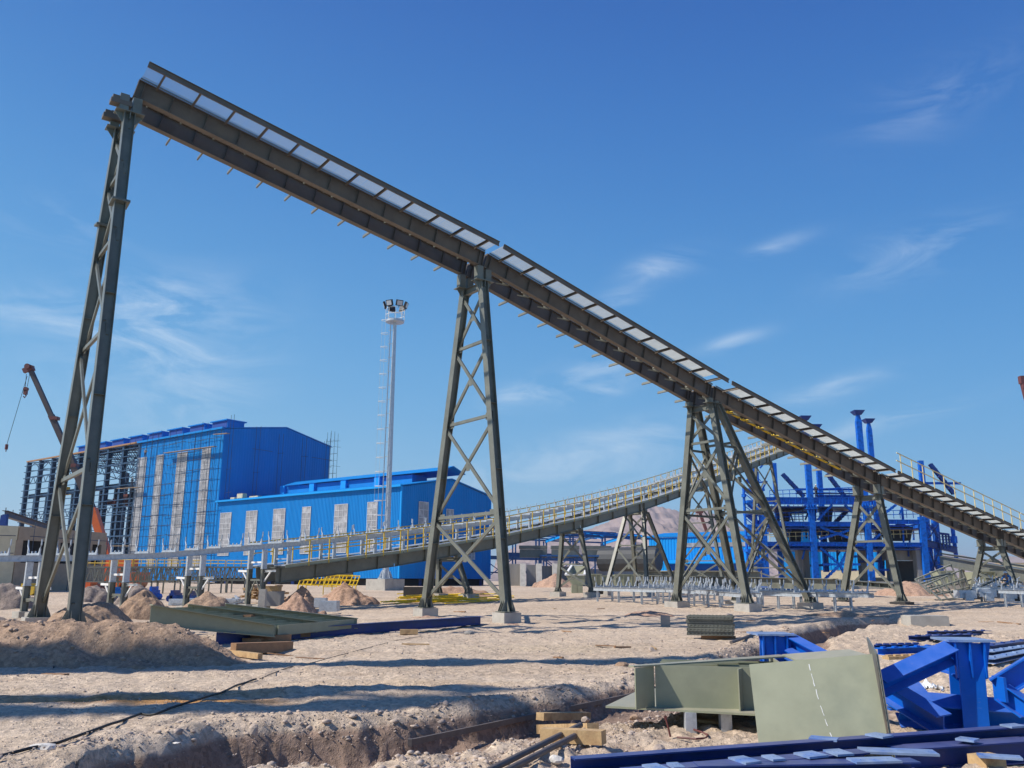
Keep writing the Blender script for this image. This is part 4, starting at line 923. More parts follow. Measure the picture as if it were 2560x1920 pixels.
# concrete plinths under the plant
for x0, x1, y0, y1, dy, l in ((2216, 2236, 1375, 1470, 3, 'left'), (2284, 2306, 1372, 1480, 1, 'right'), (2146, 2160, 1372, 1460, 5, 'middle'), (2004, 2018, 1372, 1460, 5, 'second'), (1990, 2000, 1372, 1460, 4, 'first')):
    a, b = pp(x0, y0, dy), pp(x1, y0, dy); q = MB(); q.box(((a.x+b.x)/2, a.y, (a.z+.6)/2), b.x-a.x, 1.2, a.z-.6); q.build('concrete_pier', CONC_G, plant)
q = MB(); a, b = pp(2210, 1386, 3), pp(2306, 1386, 3); q.box(((a.x+b.x)/2, a.y, a.z), b.x-a.x, 1.6, 1.6); q.build('concrete_beam', CONC_G, plant)
q = MB(); a, b = pp(2238, 1402, 5), pp(2284, 1402, 5); q.box(((a.x+b.x)/2, a.y, (a.z+.6)/2), b.x-a.x, .5, a.z-.6); q.build('concrete_wall', mat('dark concrete', (.09, .085, .08), .9), plant)
a, b = pp(1905, 1452, 5), pp(2365, 1452, 5); q = MB(); q.box(((a.x+b.x)/2, PY+5, 1.25), b.x-a.x, 13, 1.1); single(q, 'concrete_plinth', CONC, 'low wide concrete base the blue plant frame stands on', 'plinth')
# stair tower
stt = thing('stair_tower', 'blue steel stair tower at the left side of the plant frame', 'stair tower', (32, 113, .9))
SD = -4
sx = [(1861, 1214), (1890, 1143)]
for x, yt in ((1861, 1212), (1889, 1152), (1899, 1180)):
    b = pp(x+10, 1448, SD); a = Vector((b.x, b.y, z_at(b.x, b.y, yt))); q = MB(); q.tube([Vector((b.x, b.y, .9)), a], .18, 6); q.tube([Vector((a.x, a.y, z_at(a.x, a.y, 1235))), Vector((a.x, a.y, z_at(a.x, a.y, 1243)))], .32, 6); q.build('post', BLUE, stt)
for k, y in enumerate((1226, 1255, 1284, 1315, 1345, 1376, 1406)):
    a, b = pp(1863, y, SD), pp(1906, y-2, SD); q = MB(); q.box(((a.x+b.x)/2, a.y, a.z), b.x-a.x, 2.2, .3); q.build('landing', BLUE, stt)
    a2, b2 = pp(1868, y-28, SD-.8), pp(1900, y-2, SD-.8)
    if k % 2: a2, b2 = pp(1868, y-28, SD+.9), pp(1903, y-2, SD+.9)
    q = MB()
    for o_ in (-.5, .5): q.beam(a2+Vector((0, o_, 0)), b2+Vector((0, o_, 0)), 'box', .1, .35)
    for j in range(8): q.box(lerp(a2, b2, (j+.5)/8), .35, 1.0, .05)
    for o_ in (-.55, .55): q.tube([a2+Vector((0, o_, 1.1)), b2+Vector((0, o_, 1.1))], .06, 5)
    q.build('stair_flight', BLUE, stt)
q = MB(); a, b = pp(1887, 1160, SD), pp(1912, 1158, SD)
for yy in (1141, 1153): q.tube([pp(1850, yy, SD), pp(1905, yy-3, SD)], .09, 5)
q.tube([pp(1851, 1141, SD), pp(1851, 1158, SD)], .14, 5); q.beam(pp(1881, 1208, SD), pp(1918, 1204, SD), 'box', .3, .2); q.beam(pp(1916, 1204, SD), pp(1904, 1228, SD), 'box', .2, .2); q.beam(pp(1900, 1170, SD), pp(1918, 1150, SD), 'box', .2, .2); q.build('top_railing', BLUE, stt)

# ------------------------------------------------------------------ far middle: frame shed, cyan shed, walls
def prism_wall(x0, x1, ybot_z, ytop, Y0, Y1, th_, m, name, root=None):
    a, b = at_depth(x0, ytop, Y0), at_depth(x1, ytop, Y1); zt = (a.z+b.z)/2; q = MB(); d = Vector((b.x-a.x, b.y-a.y, 0)); L = d.length; d.normalize(); n = Vector((-d.y, d.x, 0))
    q.box(((a.x+b.x)/2+n.x*th_/2, (a.y+b.y)/2+n.y*th_/2, (zt+ybot_z)/2), L, th_, zt-ybot_z, d, n); return q
# open blue portal frame shed
fs = thing('shed_frame', 'open dark blue portal frame shed standing before the brown mountain', 'steel frame', (15, 165, .9))
FD = Vector((.82, .57, 0)); FN = Vector((-.57, .82, 0)); f0 = at_depth(1290, 1400, 150); f0.z = 0
for k in range(6):
    for t_ in (0, 18):
        p = f0+FD*(k*7.6-3)+FN*t_; zt = 9.6 if t_ == 0 else 9.4
        for e_ in (-.35, .35):
            q = MB(); q.beam(p+FD*e_+ZZ*.9, p+FD*e_+ZZ*zt, 'box', .22, .3); q.build('column', FRAME_B, fs)
        q = MB(); q.box(p+ZZ*6.3-FN*.5*(1 if t_ == 0 else -1), .7, 1.0, .8, FD, FN); q.build('corbel', FRAME_B, fs)
    q = MB(); a = f0+FD*(k*7.6-3); q.beam(a+ZZ*9.5, a+FN*9+ZZ*10.9, 'I', .3, .6, .04); q.beam(a+FN*9+ZZ*10.9, a+FN*18+ZZ*9.4, 'I', .3, .6, .04); q.build('rafter', CLAD_C if k % 2 else FRAME_B, fs)
for t_ in (0, 18):
    for z, h in ((6.0, .7), (3.2, .25), (9.6, .3)):
        q = MB(); q.beam(f0+FD*-3+FN*t_+ZZ*z, f0+FD*35+FN*t_+ZZ*z, 'I', .3, h, .04); q.build('side_beam', FRAME_B, fs)
for k in range(9):
    t_ = 1+k*2; z = 9.75+min(t_, 18-t_)*.155; q = MB(); q.beam(f0+FD*-3+FN*t_+ZZ*z, f0+FD*(35-(k % 3)*4)+FN*t_+ZZ*z, 'C', .12, .22, .02); q.build('purlin', CLAD_C if k % 2 else FRAME_B, fs)
for k in (1, 3, 4):
    for t_ in (0, 18):
        a = f0+FD*(k*7.6-3)+FN*t_; b = a+FD*7.6; q = MB(); q.beam(a+ZZ*1.5, b+ZZ*6, 'box', .14, .14); q.beam(a+ZZ*6, b+ZZ*1.5, 'box', .14, .14); q.build('brace', FRAME_B, fs)
# retaining walls
for i, (x0, x1, yt, Y0, Y1, l) in enumerate(((1262, 1312, 1410, 128, 128, 'left raw concrete wall beside the end of the blue hall'), (1316, 1352, 1412, 134, 134, 'middle raw concrete wall panel left of the reddish heap'), (1345, 1470, 1416, 140, 150, 'long grey concrete wall behind the open hopper'), (1470, 1620, 1424, 150, 165, 'low dark concrete wall below the blue shed frame'))):
    q = prism_wall(x0, x1, .2, yt, Y0, Y1, .8, CONC_G, 'w'); single(q, 'concrete_wall', CONC_G, l, 'wall')
for x, l in ((1307, 'pale concrete buttress at the corner of the left raw wall'), (1347, 'pale concrete buttress between two raw wall panels'), (1388, 'slanting pale concrete buttress of the long grey wall')):
    a = at_depth(x, 1409, 127); q = MB(); q.hexa([(a.x-.4, 124, .3), (a.x+.4, 124, .3), (a.x+.4, 128, .3), (a.x-.4, 128, .3), (a.x-.4, 126.6, a.z), (a.x+.4, 126.6, a.z), (a.x+.4, 128, a.z), (a.x-.4, 128, a.z)]); single(q, 'buttress', CONC, l, 'buttress')
# blue/white drum and equipment behind
a = at_depth(1585, 1415, 140)
q = MB(); q.tube([Vector((a.x-5, 142, 5.1)), Vector((a.x+3.5, 137, 5.1))], 1.9, 16); single(q, 'storage_drum', mat('dark drum paint', (.05, .055, .06), .6, 0, .2, 1), 'dark round drum lying left of the cyan shed', 'drum')
q = MB()
for k in range(3): q.box((a.x-16+k*5.2, 143, 7.0), 4.6, 2.0, .5); q.box((a.x-16+k*5.2, 142.6, 6.0), 4.4, 1.6, 1.3)
single(q, 'equipment_rack', OLIVE, 'olive covered equipment row in front of the blue shed frame', 'equipment')
q = MB(); q.box((a.x-9, 141, 5.6), 12, 1.6, .25)
for k in range(5): q.box((a.x-14.8+k*2.9, 141, 3.4), .25, .25, 4.3)
single(q, 'pipe_rack', FRAME_B, 'low blue rack under the olive equipment row', 'rack')
# cyan shed with cream base
sh = thing('warehouse', 'bright cyan blue warehouse with a grey window strip and cream base wall', 'building', (26, 150, .9))
a, b = at_depth(1622, 1345, 150), at_depth(1905, 1338, 140); zt = (a.z+b.z)/2; d = Vector((b.x-a.x, b.y-a.y, 0)); Lw = d.length; d.normalize(); n = Vector((d.y, -d.x, 0)); P0 = Vector((a.x, a.y, 0))
zc0 = z_at(a.x, a.y, 1427)
q = MB(); clad_wall(q, P0, P0+d*Lw, zc0, lambda t: zt, pitch=.5, out=n); clad_wall(q, P0-n*16, P0, zc0, lambda t: zt, pitch=.6, out=-d); q.build('wall', CLAD_C, sh)
q = MB(); q.hexa([p for p in (P0-d*.3+n*.3+ZZ*zt, P0+d*(Lw+.3)+n*.3+ZZ*zt, P0+d*(Lw+.3)-n*8+ZZ*(zt+1), P0-d*.3-n*8+ZZ*(zt+1))]+[p for p in (P0-d*.3+n*.3+ZZ*(zt+.2), P0+d*(Lw+.3)+n*.3+ZZ*(zt+.2), P0+d*(Lw+.3)-n*8+ZZ*(zt+1.2), P0-d*.3-n*8+ZZ*(zt+1.2))])
q.build('roof', CLAD, sh)
q = MB(); z1, z2 = z_at(a.x, a.y, 1361), z_at(a.x, a.y, 1368); c = P0+d*(Lw*.62)+n*.1; q.box((c.x, c.y, (z1+z2)/2), Lw*.72, .1, abs(z1-z2)+.2, d, n); q.build('window_strip', POLY, sh)
q = MB(); c = P0+d*Lw/2+n*.1; q.box((c.x, c.y, (zc0+.6)/2), Lw, .5, zc0-.6, d, n); q.build('base_wall', CREAM, sh)
q = MB(); zz = z_at(a.x, a.y, 1403); c = P0+d*(Lw*.56)+n*1.6; q.hexa([P0+d*(Lw*.16)+n*.2+ZZ*zz, P0+d*(Lw)+n*.2+ZZ*zz, P0+d*(Lw)+n*3.2+ZZ*(zz-.5), P0+d*(Lw*.16)+n*3.2+ZZ*(zz-.5)]+[P0+d*(Lw*.16)+n*.2+ZZ*(zz+.15), P0+d*(Lw)+n*.2+ZZ*(zz+.15), P0+d*(Lw)+n*3.2+ZZ*(zz-.35), P0+d*(Lw*.16)+n*3.2+ZZ*(zz-.35)]); q.build('canopy', CLAD_C, sh)
q = MB(); c = P0+d*(Lw*.58)+n*.12; q.box((c.x, c.y, (zc0+zz)/2-.3), Lw*.8, .08, zz-zc0-.5, d, n); q.build('shutter', BLUE_F, sh)
q = MB()
for k in range(7):
    c = P0+d*(Lw*(.1+k*.13))+n*.38; q.box((c.x, c.y, zc0-1.4), .7, .1, .5, d, n)
q.build('window', DARK, sh)
# second blue shed seen between the plant columns
q = MB(); a, b = at_depth(1960, 1425, 165), at_depth(2230, 1425, 160); d_ = Vector((b.x-a.x, b.y-a.y, 0)); L_ = d_.length; d_.normalize(); n_ = Vector((d_.y, -d_.x, 0))
s2 = thing('warehouse', 'light blue shed glimpsed between the lower columns of the plant frame', 'building', (a.x, a.y, .9))
clad_wall(q, Vector((a.x, a.y, 0)), Vector((b.x, b.y, 0)), a.z, lambda t: a.z+4.4, pitch=.6, out=n_); q.build('wall', CLAD_C, s2)
q = MB(); q.box(((a.x+b.x)/2, (a.y+b.y)/2+.3, (a.z+.8)/2), L_, .5, a.z-.8, d_, -n_); q.build('base_wall', CREAM, s2)
g_ = MB(); a = at_depth(2000, 1440, 140); 
c1, c2_, c3 = at_depth(1960, 1345, 140), at_depth(1985, 1310, 140), at_depth(2030, 1345, 140)
g_.poly([Vector((c1.x, 140, 1)), Vector((c3.x, 140, 1)), Vector((c3.x, 140, c3.z)), Vector((c2_.x, 140, c2_.z)), Vector((c1.x, 140, c1.z))], 6, (0, 1, 0)); single(g_, 'gabled_shed', CLAD, 'dark blue gabled shed behind the plant frame platforms', 'building')

# ------------------------------------------------------------------ mountains
def ridge_mesh(name, pts, Y, depth, m, label, seed):
    """mountain range: crest heights from the photo columns, slopes falling both ways"""
    xs = [at_depth(x, y, Y) for x, y in pts]; X0, X1 = xs[0].x, xs[-1].x
    nx, ny = 420, 90; gx = np.linspace(X0, X1, nx); hz = np.interp(gx, [p.x for p in xs], [p.z for p in xs])
    gy = np.linspace(-1, 1, ny); GX, GV = np.meshgrid(gx, gy, indexing='ij'); H = np.repeat(hz[:, None], ny, 1)
    sc = H.max(); w = 1-np.abs(GV)**.85
    n1 = fbm(GX/(sc*1.1), GV*3+seed, 5, seed, .55); rdg = 1-np.abs(fbm(GX/(sc*.55)+GV*.5, GV*2.2, 5, seed+8, .55))*3.2
    Z = H*w*(1+n1*.30*(1-w)*3)+ (rdg-.6)*H*.17*np.clip(w*4, 0, 1)*(1-w*.9)
    Z = Z + fbm(GX/(sc*.12), GV*14, 4, seed+3, .6)*H*.045*np.clip(w*5, 0, 1)
    o = grid_mesh(name, GX, Y+GV*depth, Z-2, m); return tag(o, label, None, None, 'structure')
MTN = mat('bare mountain rock', (.33, .255, .235), .95, 0, .25, .01, col2=(.25, .195, .19), mixscale=.006, spec=.1)
ridge_mesh('mountain', [(1240, 1395), (1300, 1352), (1400, 1335), (1480, 1315), (1530, 1295), (1570, 1272), (1612, 1255), (1650, 1262), (1690, 1268), (1730, 1278), (1760, 1268), (1790, 1282), (1820, 1300), (1860, 1322), (1900, 1350), (1950, 1370), (2050, 1405), (2120, 1440)], 2600, 900, MTN, 'bare brown mountain rising behind the far conveyor', 3)
ridge_mesh('mountain', [(2060, 1440), (2200, 1410), (2300, 1396), (2350, 1385), (2400, 1386), (2440, 1392), (2480, 1408), (2500, 1400), (2522, 1386), (2545, 1394), (2560, 1396), (2600, 1378), (2700, 1390), (2900, 1380), (3300, 1430)], 4200, 1200, MTN, 'distant row of bare peaks at the right', 12)
ridge_mesh('mountain', [(-1200, 1440), (-600, 1425), (-300, 1432), (0, 1440), (500, 1440), (900, 1436), (1240, 1438)], 5200, 900, MTN, 'very low distant ridge behind the halls', 19)

# ------------------------------------------------------------------ left background
bh = thing('brick_house', 'flat roofed beige house left of the tallest trestle with a dark long window', 'building', (-40, 78, .5))
ca = at_depth(46, 1316, 72); Pc = Vector((ca.x, ca.y, 0)); d1 = Vector((-.80, -.6, 0)).normalized(); d2 = Vector((.25, .968, 0)).normalized(); zt = ca.z
n1 = Vector((d1.y, -d1.x, 0)); n1 = n1 if n1.y < 0 and n1.x < .9 else -n1; n2 = Vector((d2.y, -d2.x, 0))
Lr = 10.4
q = MB(); q.box(tuple(Pc+d1*4-n1*0+ZZ*(zt/2)-Vector((0, 0, 0))), 8, .3, zt-.0, d1, n1); q.build('wall', CREAM, bh)
q = MB()
q.box(tuple(Pc+d2*(Lr/2)+ZZ*(zt-.55)), Lr, .3, 1.1, d2, n2); q.box(tuple(Pc+d2*(Lr/2)+ZZ*(zt*.25)), Lr, .3, zt*.5, d2, n2)
for t_ in (.02, .42, .80, .98): q.box(tuple(Pc+d2*(Lr*t_)+ZZ*(zt*.5+ (zt*.5-1.1)/2)), .7, .3, zt*.5-1.1, d2, n2)
q.build('wall', CREAM_S, bh)  # house cream darkened in colour for its shaded right wall
q = MB(); q.box(tuple(Pc+d2*(Lr/2)-n2*1.6+ZZ*(zt*.5)), Lr-.4, 2.6, zt-.4, d2, n2); q.build('interior', DARK, bh)
q = MB(); v = [Pc+d1*8, Pc+n2*.0, Pc+d2*Lr, Pc+d2*Lr+d1*8]; q.hexa([p+ZZ*(zt-.12) for p in v]+[p+ZZ*(zt+.02) for p in v]); q.build('roof', CREAM_S, bh)
q = MB()
for k in range(5): q.tube([Pc+d2*(k*2.2+.6)+n2*1.1+ZZ*.5, Pc+d2*(k*2.2+.6)+n2*1.1+ZZ*(zt+random.uniform(-.6, .6))], .03, 4)
for z in (zt-.8, zt-2.2): q.tube([Pc+d2*.2+n2*1.1+ZZ*z, Pc+d2*(Lr-.2)+n2*1.1+ZZ*z], .03, 4); q.tube([Pc+d1*.2+n1*.8+ZZ*z, Pc+d1*7.5+n1*.8+ZZ*z], .03, 4)
single(q, 'scaffolding', SCAF, 'thin scaffold tubes around the beige house', 'scaffolding')
# orange telescopic crane
cr = thing('mobile_crane', 'orange mobile crane with its long boom leaning left behind the tallest trestle', 'crane', (-38, 92, .7))
base = at_depth(286, 1462, 92); knee = at_depth(250, 1310, 92); t1 = at_depth(165, 1120, 92); tip = at_depth(78, 928, 92)
q = MB(); q.beam(base, at_depth(262, 1372, 92), 'box', .9, .85, up=(1, 0, 0)); q.beam(at_depth(264, 1376, 92), at_depth(232, 1272, 92), 'box', .8, .75, up=(1, 0, 0)); q.build('lower_boom', ORANGE, cr)
q = MB(); q.beam(at_depth(232, 1276, 92), t1, 'box', .6, .66, up=(1, 0, 0)); q.beam(at_depth(185, 1165, 92), at_depth(128, 1038, 92), 'box', .5, .55, up=(1, 0, 0)); q.beam(at_depth(140, 1065, 92), tip, 'box', .4, .46, up=(1, 0, 0)); q.build('upper_boom', BOOM, cr)
q = MB(); 
for p_ in ((137, 1046), (184, 1164)): q.box(tuple(at_depth(*p_, 92)), .8, .7, .35)
q.build('boom_collar', RUST_R, cr)
hd = at_depth(75, 920, 92); q = MB(); q.box(tuple(hd), .7, .5, .5); q.beam(tip, hd, 'box', .6, .7); q.tube([hd+Vector((-.1, -.5, .1)), hd+Vector((-.1, .5, .1))], .3, 12)
tt = at_depth(70, 928, 92); q.beam(hd, tt+Vector((-.5, 0, 0)), 'box', .4, .5); q.build('boom_head', RUST_R, cr)
for nm, xa, ya, xb, yb, lbl in (('near', 70, 935, 69, 973, 1), ('far', 68, 940, 36, 1118, 0)):
    a, b = at_depth(xa, ya, 92), at_depth(xb, yb, 92); b = Vector((a.x-(0 if lbl else 1.2), b.y, b.z)); q = MB()
    for o_ in ((-.18, .18) if lbl else (0,)): q.tube([a+Vector((o_, 0, 0)), b+Vector((o_*.6, 0, .3))], .03, 4)
    q.build('hoist_cable', BLACK, cr)
    q = MB()
    if lbl: q.tube([b+Vector((0, -.15, 0)), b+Vector((0, .15, 0))], .25, 12); q.box(tuple(b-ZZ*.35), .35, .3, .5); q.tube([b+Vector((0, 0, -.55)), b+Vector((.12, 0, -.75)), b+Vector((0, 0, -.95)), b+Vector((-.17, 0, -.8))], .07, 6)
    else: q.tube([b+ZZ*.3, b+ZZ*.1, b-ZZ*.25], .16, 8); q.tube([b-ZZ*.2, b-ZZ*.5], .05, 5)
    q.build('hook_block', RUST_R, cr)
q = MB(); bp_ = at_depth(300, 1455, 92); q.box((bp_.x-2, 92, 1.9), 9, 2.6, .9); q.box((bp_.x-5.5, 92, 2.9), 2.2, 2.5, 1.4); q.box((bp_.x+.2, 92, 3.2), 2.4, 1.6, 1.6)
for k in range(5): q.tube([Vector((bp_.x-5+k*1.7, 90.6, 1.25)), Vector((bp_.x-5+k*1.7, 93.4, 1.25))], .55, 12)
q.build('carrier', ORANGE, cr)
q = MB(); q.box((bp_.x-5.5, 90.7, 3.1), 1.4, .06, .7); q.build('cab_window', GLASS, cr)
# far right crane boom tip with red head
q = MB(); a = at_depth(2572, 1010, 130); b = at_depth(2557, 950, 130); q.beam(a, b, 'box', .7, .8, up=(1, 0, 0)); q.box(tuple(b), 1.0, .8, 1.2); q.beam(a, at_depth(2700, 1460, 130), 'box', 1.0, 1.0, up=(1, 0, 0)); q.box(tuple(b-ZZ*1.0+Vector((-.1, -.4, 0))), .5, .4, .7); single(q, 'crane_boom', RUST_R, 'dull red crane boom tip cut off by the right edge of the picture', 'crane')
# small red topped crane boom before the mountain
q = MB(); a = at_depth(1748, 1278, 300); b = at_depth(1775, 1332, 300); c = at_depth(1800, 1420, 300); q.beam(a, c, 'box', 1.0, 1.0, up=(1, 0, 0)); q.box(tuple(a), 2.4, 1.5, 1.4); q.tube([a+Vector((-.7, 0, 0)), a+Vector((-.8, 0, -3))], .12, 4); single(q, 'crane_boom', RUST_R, 'tiny distant crane boom with a red head in front of the mountain', 'crane')
# blue gate mast and grey conveyor piece at the far left edge
q = MB(); q.beam(at_depth(2, 1322, 95), at_depth(8, 1288, 95), 'box', .35, .35); q.beam(at_depth(11, 1322, 95), at_depth(14, 1286, 95), 'box', .45, .45); single(q, 'column', BLUE_D, 'pair of dark blue struts at the left edge above the beige house', 'column')
q = MB(); q.beam(at_depth(12, 1284, 96), at_depth(118, 1318, 120), 'I', .6, .7, .05); q.beam(at_depth(14, 1281, 97), at_depth(118, 1314, 121), 'C', .2, .2, .03)
for k in range(8): t_ = k/7; q.tube([lerp(at_depth(14, 1281, 97), at_depth(118, 1314, 121), t_), lerp(at_depth(14, 1278, 97), at_depth(118, 1310, 121), t_)+ZZ*.4], .05, 4)
single(q, 'conveyor_bridge', BOOM, 'grey brown conveyor bridge sloping down behind the bare frame', 'conveyor')

# low olive and yellow truss galleries stored behind the left stringers
for k in range(7):
    xa, xb = 218+k*58, 272+k*58; Y = 64+k*1.6
    a, b = at_depth(xa, 1418, Y), at_depth(xb, 1422, Y); q = MB(); b.z = a.z; hgt = 1.05
    R_ = thing('truss_gallery', ['olive truss section with yellow rails right of the tallest trestle', 'second olive truss section with yellow rails from the tallest trestle', 'third olive truss section with yellow rails in the row on the ground', 'middle olive truss section with yellow rails in the row on the ground', 'fifth olive truss section with yellow rails in the row on the ground', 'sixth olive truss section with yellow rails, near the far gallery foot', 'last olive truss section with yellow rails, half behind the far gallery foot'][k], 'truss section', (a.x, a.y, .5), 'truss sections standing in a row')
    for dy in (0, 1.2):
        A_, B_ = a+Vector((0, dy, 0)), b+Vector((0, dy, 0)); q = MB()
        q.beam(A_, B_, 'box', .1, .12); q.beam(A_-ZZ*hgt, B_-ZZ*hgt, 'box', .1, .14)
        for j in range(5):
            t_, t2 = j/5, (j+1)/5; q.beam(lerp(A_, B_, t_)-ZZ*(0 if j % 2 else hgt), lerp(A_, B_, t2)-ZZ*(hgt if j % 2 else 0), 'box', .06, .06)
        for j in range(6): q.beam(lerp(A_, B_, j/5), lerp(A_, B_, j/5)-ZZ*hgt, 'box', .05, .05)
        q.build('truss', OLIVE, R_)
    q = MB(); A_, B_ = a, b
    for dz in (.55, .3): q.tube([A_+ZZ*dz, B_+ZZ*dz], .03, 5)
    for j in range(4): q.tube([lerp(A_, B_, j/3), lerp(A_, B_, j/3)+ZZ*.55], .03, 5)
    q.build('yellow_rail', YEL, R_)
    for j in (.1, .9):
        p = lerp(a, b, j)
        for dy in (0, 1.2): q = MB(); q.beam(p+Vector((0, dy, -hgt)), Vector((p.x, p.y+dy, .45)), 'box', .1, .1); q.build('stand', OLIVE, R_)
# items on the ground between: coloured crates and trucks
for x0, x1, yt, yb, Y, m, nm, l in ((268, 292, 1435, 1462, 56, CLAD, 'generator', 'small light blue machine beside an orange truck'), (212, 236, 1420, 1448, 62, ORANGE, 'truck_cab', 'orange red truck cab half hidden by the tallest trestle'), (240, 262, 1417, 1444, 60, RUST_R, 'truck_cab', 'dull red machine body right of the tallest trestle'), (207, 216, 1444, 1462, 58, CLAD_C, 'crate', 'pale blue crate at the foot of the orange truck'),
        (50, 92, 1425, 1450, 66, YEL, 'formwork_stack', 'orange yellow formwork stack behind the left support frame'), (425, 440, 1445, 1470, 52, BLUE_D, 'cabinet', 'dark blue cabinet under the truss row'), (372, 384, 1440, 1470, 54, BLUE, 'cabinet', 'royal blue cabinet behind the truss row'), (462, 482, 1448, 1472, 52, BLUE_D, 'cabinet', 'small navy box right of the dark blue cabinet')):
    a, b = at_depth(x0, yb, Y), at_depth(x1, yt, Y); q = MB(); w_ = b.x-a.x; h_ = b.z-a.z; z0 = gz(a.x, Y)
    q.box(((a.x+b.x)/2, Y+.6, z0+h_*.35+.1), w_, 1.3, h_*.7); q.box(((a.x+b.x)/2-w_*.12, Y+.6, z0+h_*.85+.1), w_*.6, 1.1, h_*.3); q.box(((a.x+b.x)/2, Y-.07, z0+h_*.4+.1), w_*.5, .06, h_*.3)
    for e_ in (-.35, .35): q.tube([((a.x+b.x)/2+e_*w_, Y-.1, z0+.2), ((a.x+b.x)/2+e_*w_, Y+1.3, z0+.2)], .2, 8)
    single(q, nm, m, l, nm.replace('_', ' '))
# long pale blocks on the far side of the road
for k in range(4):
    a = at_depth(428+k*44, 1480, 48+k*.5); q = MB(); q.box((a.x+.45, a.y, gz(a.x, a.y)+.17), .9, .5, .34); q.box((a.x+.45, a.y-.27, gz(a.x, a.y)+.2), .7, .04, .2)
    single(q, 'kerb_block', GALV, ['first', 'second', 'third', 'fourth'][k]+' grey metal block from the left in the row behind the road', 'block', 'grey blocks in a row')
# ------------------------------------------------------------------ dirt piles
pile_px(-340, 240, 1562, 1528, SPOIL_G, 'dark spoil bank at the left edge in front of the tallest trestle', 5, depth=.25, Y=22.5, flat=True, stones=300)
pile_px(-330, 640, 1652, 1553, SPOIL, 'broad low stony brown mound along the left of the open ground', 14, depth=.36, Y=17.9, n=230, flat=True, rough=.55, stones=3600, ridge=True)
pile_px(665, 812, 1530, 1482, SPOIL_R, 'cone of reddish soil right of the white block', 31, Y=37, n=100)
pile_px(785, 935, 1508, 1462, SPOIL_R, 'low reddish heap in front of the mast footing', 37, Y=50)
pile_px(700, 800, 1502, 1470, SPOIL_R, 'small reddish ridge behind the soil cone', 41, Y=46)
pile_px(425, 600, 1520, 1484, SPOIL, 'brown heap behind the flat olive frame', 43, Y=38)
pile_px(285, 425, 1530, 1472, SPOIL, 'tall rough brown heap right of the short frame', 47, Y=36, n=100)
pile_px(105, 330, 1552, 1500, SPOIL, 'brown heap around the concrete blocks behind the tallest trestle', 53, Y=30, n=110)
pile_px(-60, 100, 1500, 1446, SPOIL_G, 'dark heap behind the left stringers', 59, Y=44)
pile_px(290, 400, 1485, 1462, SPOIL_G, 'grey heap under the truss row', 61, Y=50)
pile_px(180, 300, 1490, 1458, SPOIL_G, 'grey heap beside the orange crane', 63, Y=52)
pile_px(1030, 1260, 1497, 1466, SPOIL_R, 'low reddish bank behind the yellow pipes', 67, Y=58)
pile_px(1335, 1440, 1462, 1436, SPOIL_R, 'reddish heap against the raw concrete walls', 71, Y=112)
pile_px(2195, 2350, 1488, 1453, SPOIL_R, 'pinkish conical heap in front of the right plant columns', 73, Y=74)
pile_px(1550, 1700, 1552, 1524, SPOIL_R, 'low sandy bank before the four legged tower', 79, Y=40)
pile_px(1240, 1330, 1585, 1556, SPOIL_R, 'small sandy spill beside the front footing of the middle trestle', 83, Y=33.5)
pile_px(1010, 1130, 1556, 1538, SPOIL_R, 'small sandy spill beside the back footing of the middle trestle', 89, Y=38)
pile_px(1980, 2240, 1560, 1528, SPOIL, 'long spoil bank along the far trench', 97, Y=41, depth=.4)
# ------------------------------------------------------------------ mid ground objects
def plank(P, Q, w, h, m, name, label, cat, group=None, up=(0, 0, 1)):
    q = MB(); q.beam(P, Q, 'box', w, h, up=up); return single(q, name, m, label, cat, group)
def gpt(x, y, dz=0):
    P = on_ground(x, y, dz)
    for _ in range(8): P = on_ground(x, y, gz(P.x, P.y)+dz)
    return P
# flat olive beam grid
zf = .62
g0 = at_depth(376, 1512, 27.4)
fg = thing('beam_frame', 'flat olive steel beam grid lying on the ground beside the brown mound', 'steel frame', tuple(gpt(640, 1590)))
a1, a2, b2, b1 = at_depth(378, 1511, 22.5), at_depth(685, 1562, 24.4), at_depth(893, 1545, 28), at_depth(564, 1508, 26.5)
m1_, m2_ = at_depth(470, 1509, 24.4), at_depth(791, 1552, 26.2)
for k, (pa, pb) in enumerate(((a1, a2), (m1_, m2_), (b1, b2))):
    q = MB(); pc, pd_ = pa-ZZ*.52, pb-ZZ*.31; q.beam(pa-ZZ*.011, pb-ZZ*.011, 'box', .30, .022); q.beam(pc, pd_, 'box', .30, .022); q.poly([pa-ZZ*.024, pb-ZZ*.024, pd_+ZZ*.013, pc+ZZ*.013], .016, (pb-pa).cross(ZZ)); q.build('long_beam', OLIVE_M, fg)
for k in range(10):
    t_ = (k+.3)/9.6; p, r_ = lerp(a1, a2, t_), lerp(b1, b2, t_); q = MB(); q.beam(lerp(p, r_, .03)-ZZ*.20, lerp(p, r_, .97)-ZZ*.20, 'box', .014, .26); q.build('cross_beam', OLIVE_M, fg)
q = MB(); q.box(tuple((a2+b2)/2-ZZ*.16), (b2-a2).length-.34, .03, .27, (b2-a2).normalized(), (b2-a2).normalized().cross(ZZ)); q.build('end_plate', OLIVE_M, fg)
for p_, l in ((a2+Vector((-.5, -.1, 0)), 'timber chock under the near right corner of the flat olive frame'), (a1+Vector((1.6, 2.6, 0)), 'timber chock under the left end of the flat olive frame'), (b2+Vector((-.3, .1, 0)), 'timber chock under the far right corner of the flat olive frame')):
    g = gz(p_.x, p_.y); q = MB(); hh = p_.z-(.47 if p_.x < -8 else .34)-g+.03; q.box((p_.x, p_.y, g-.03+hh/2), .5, .4, hh); single(q, 'timber_chock', WOOD_O, l, 'timber')
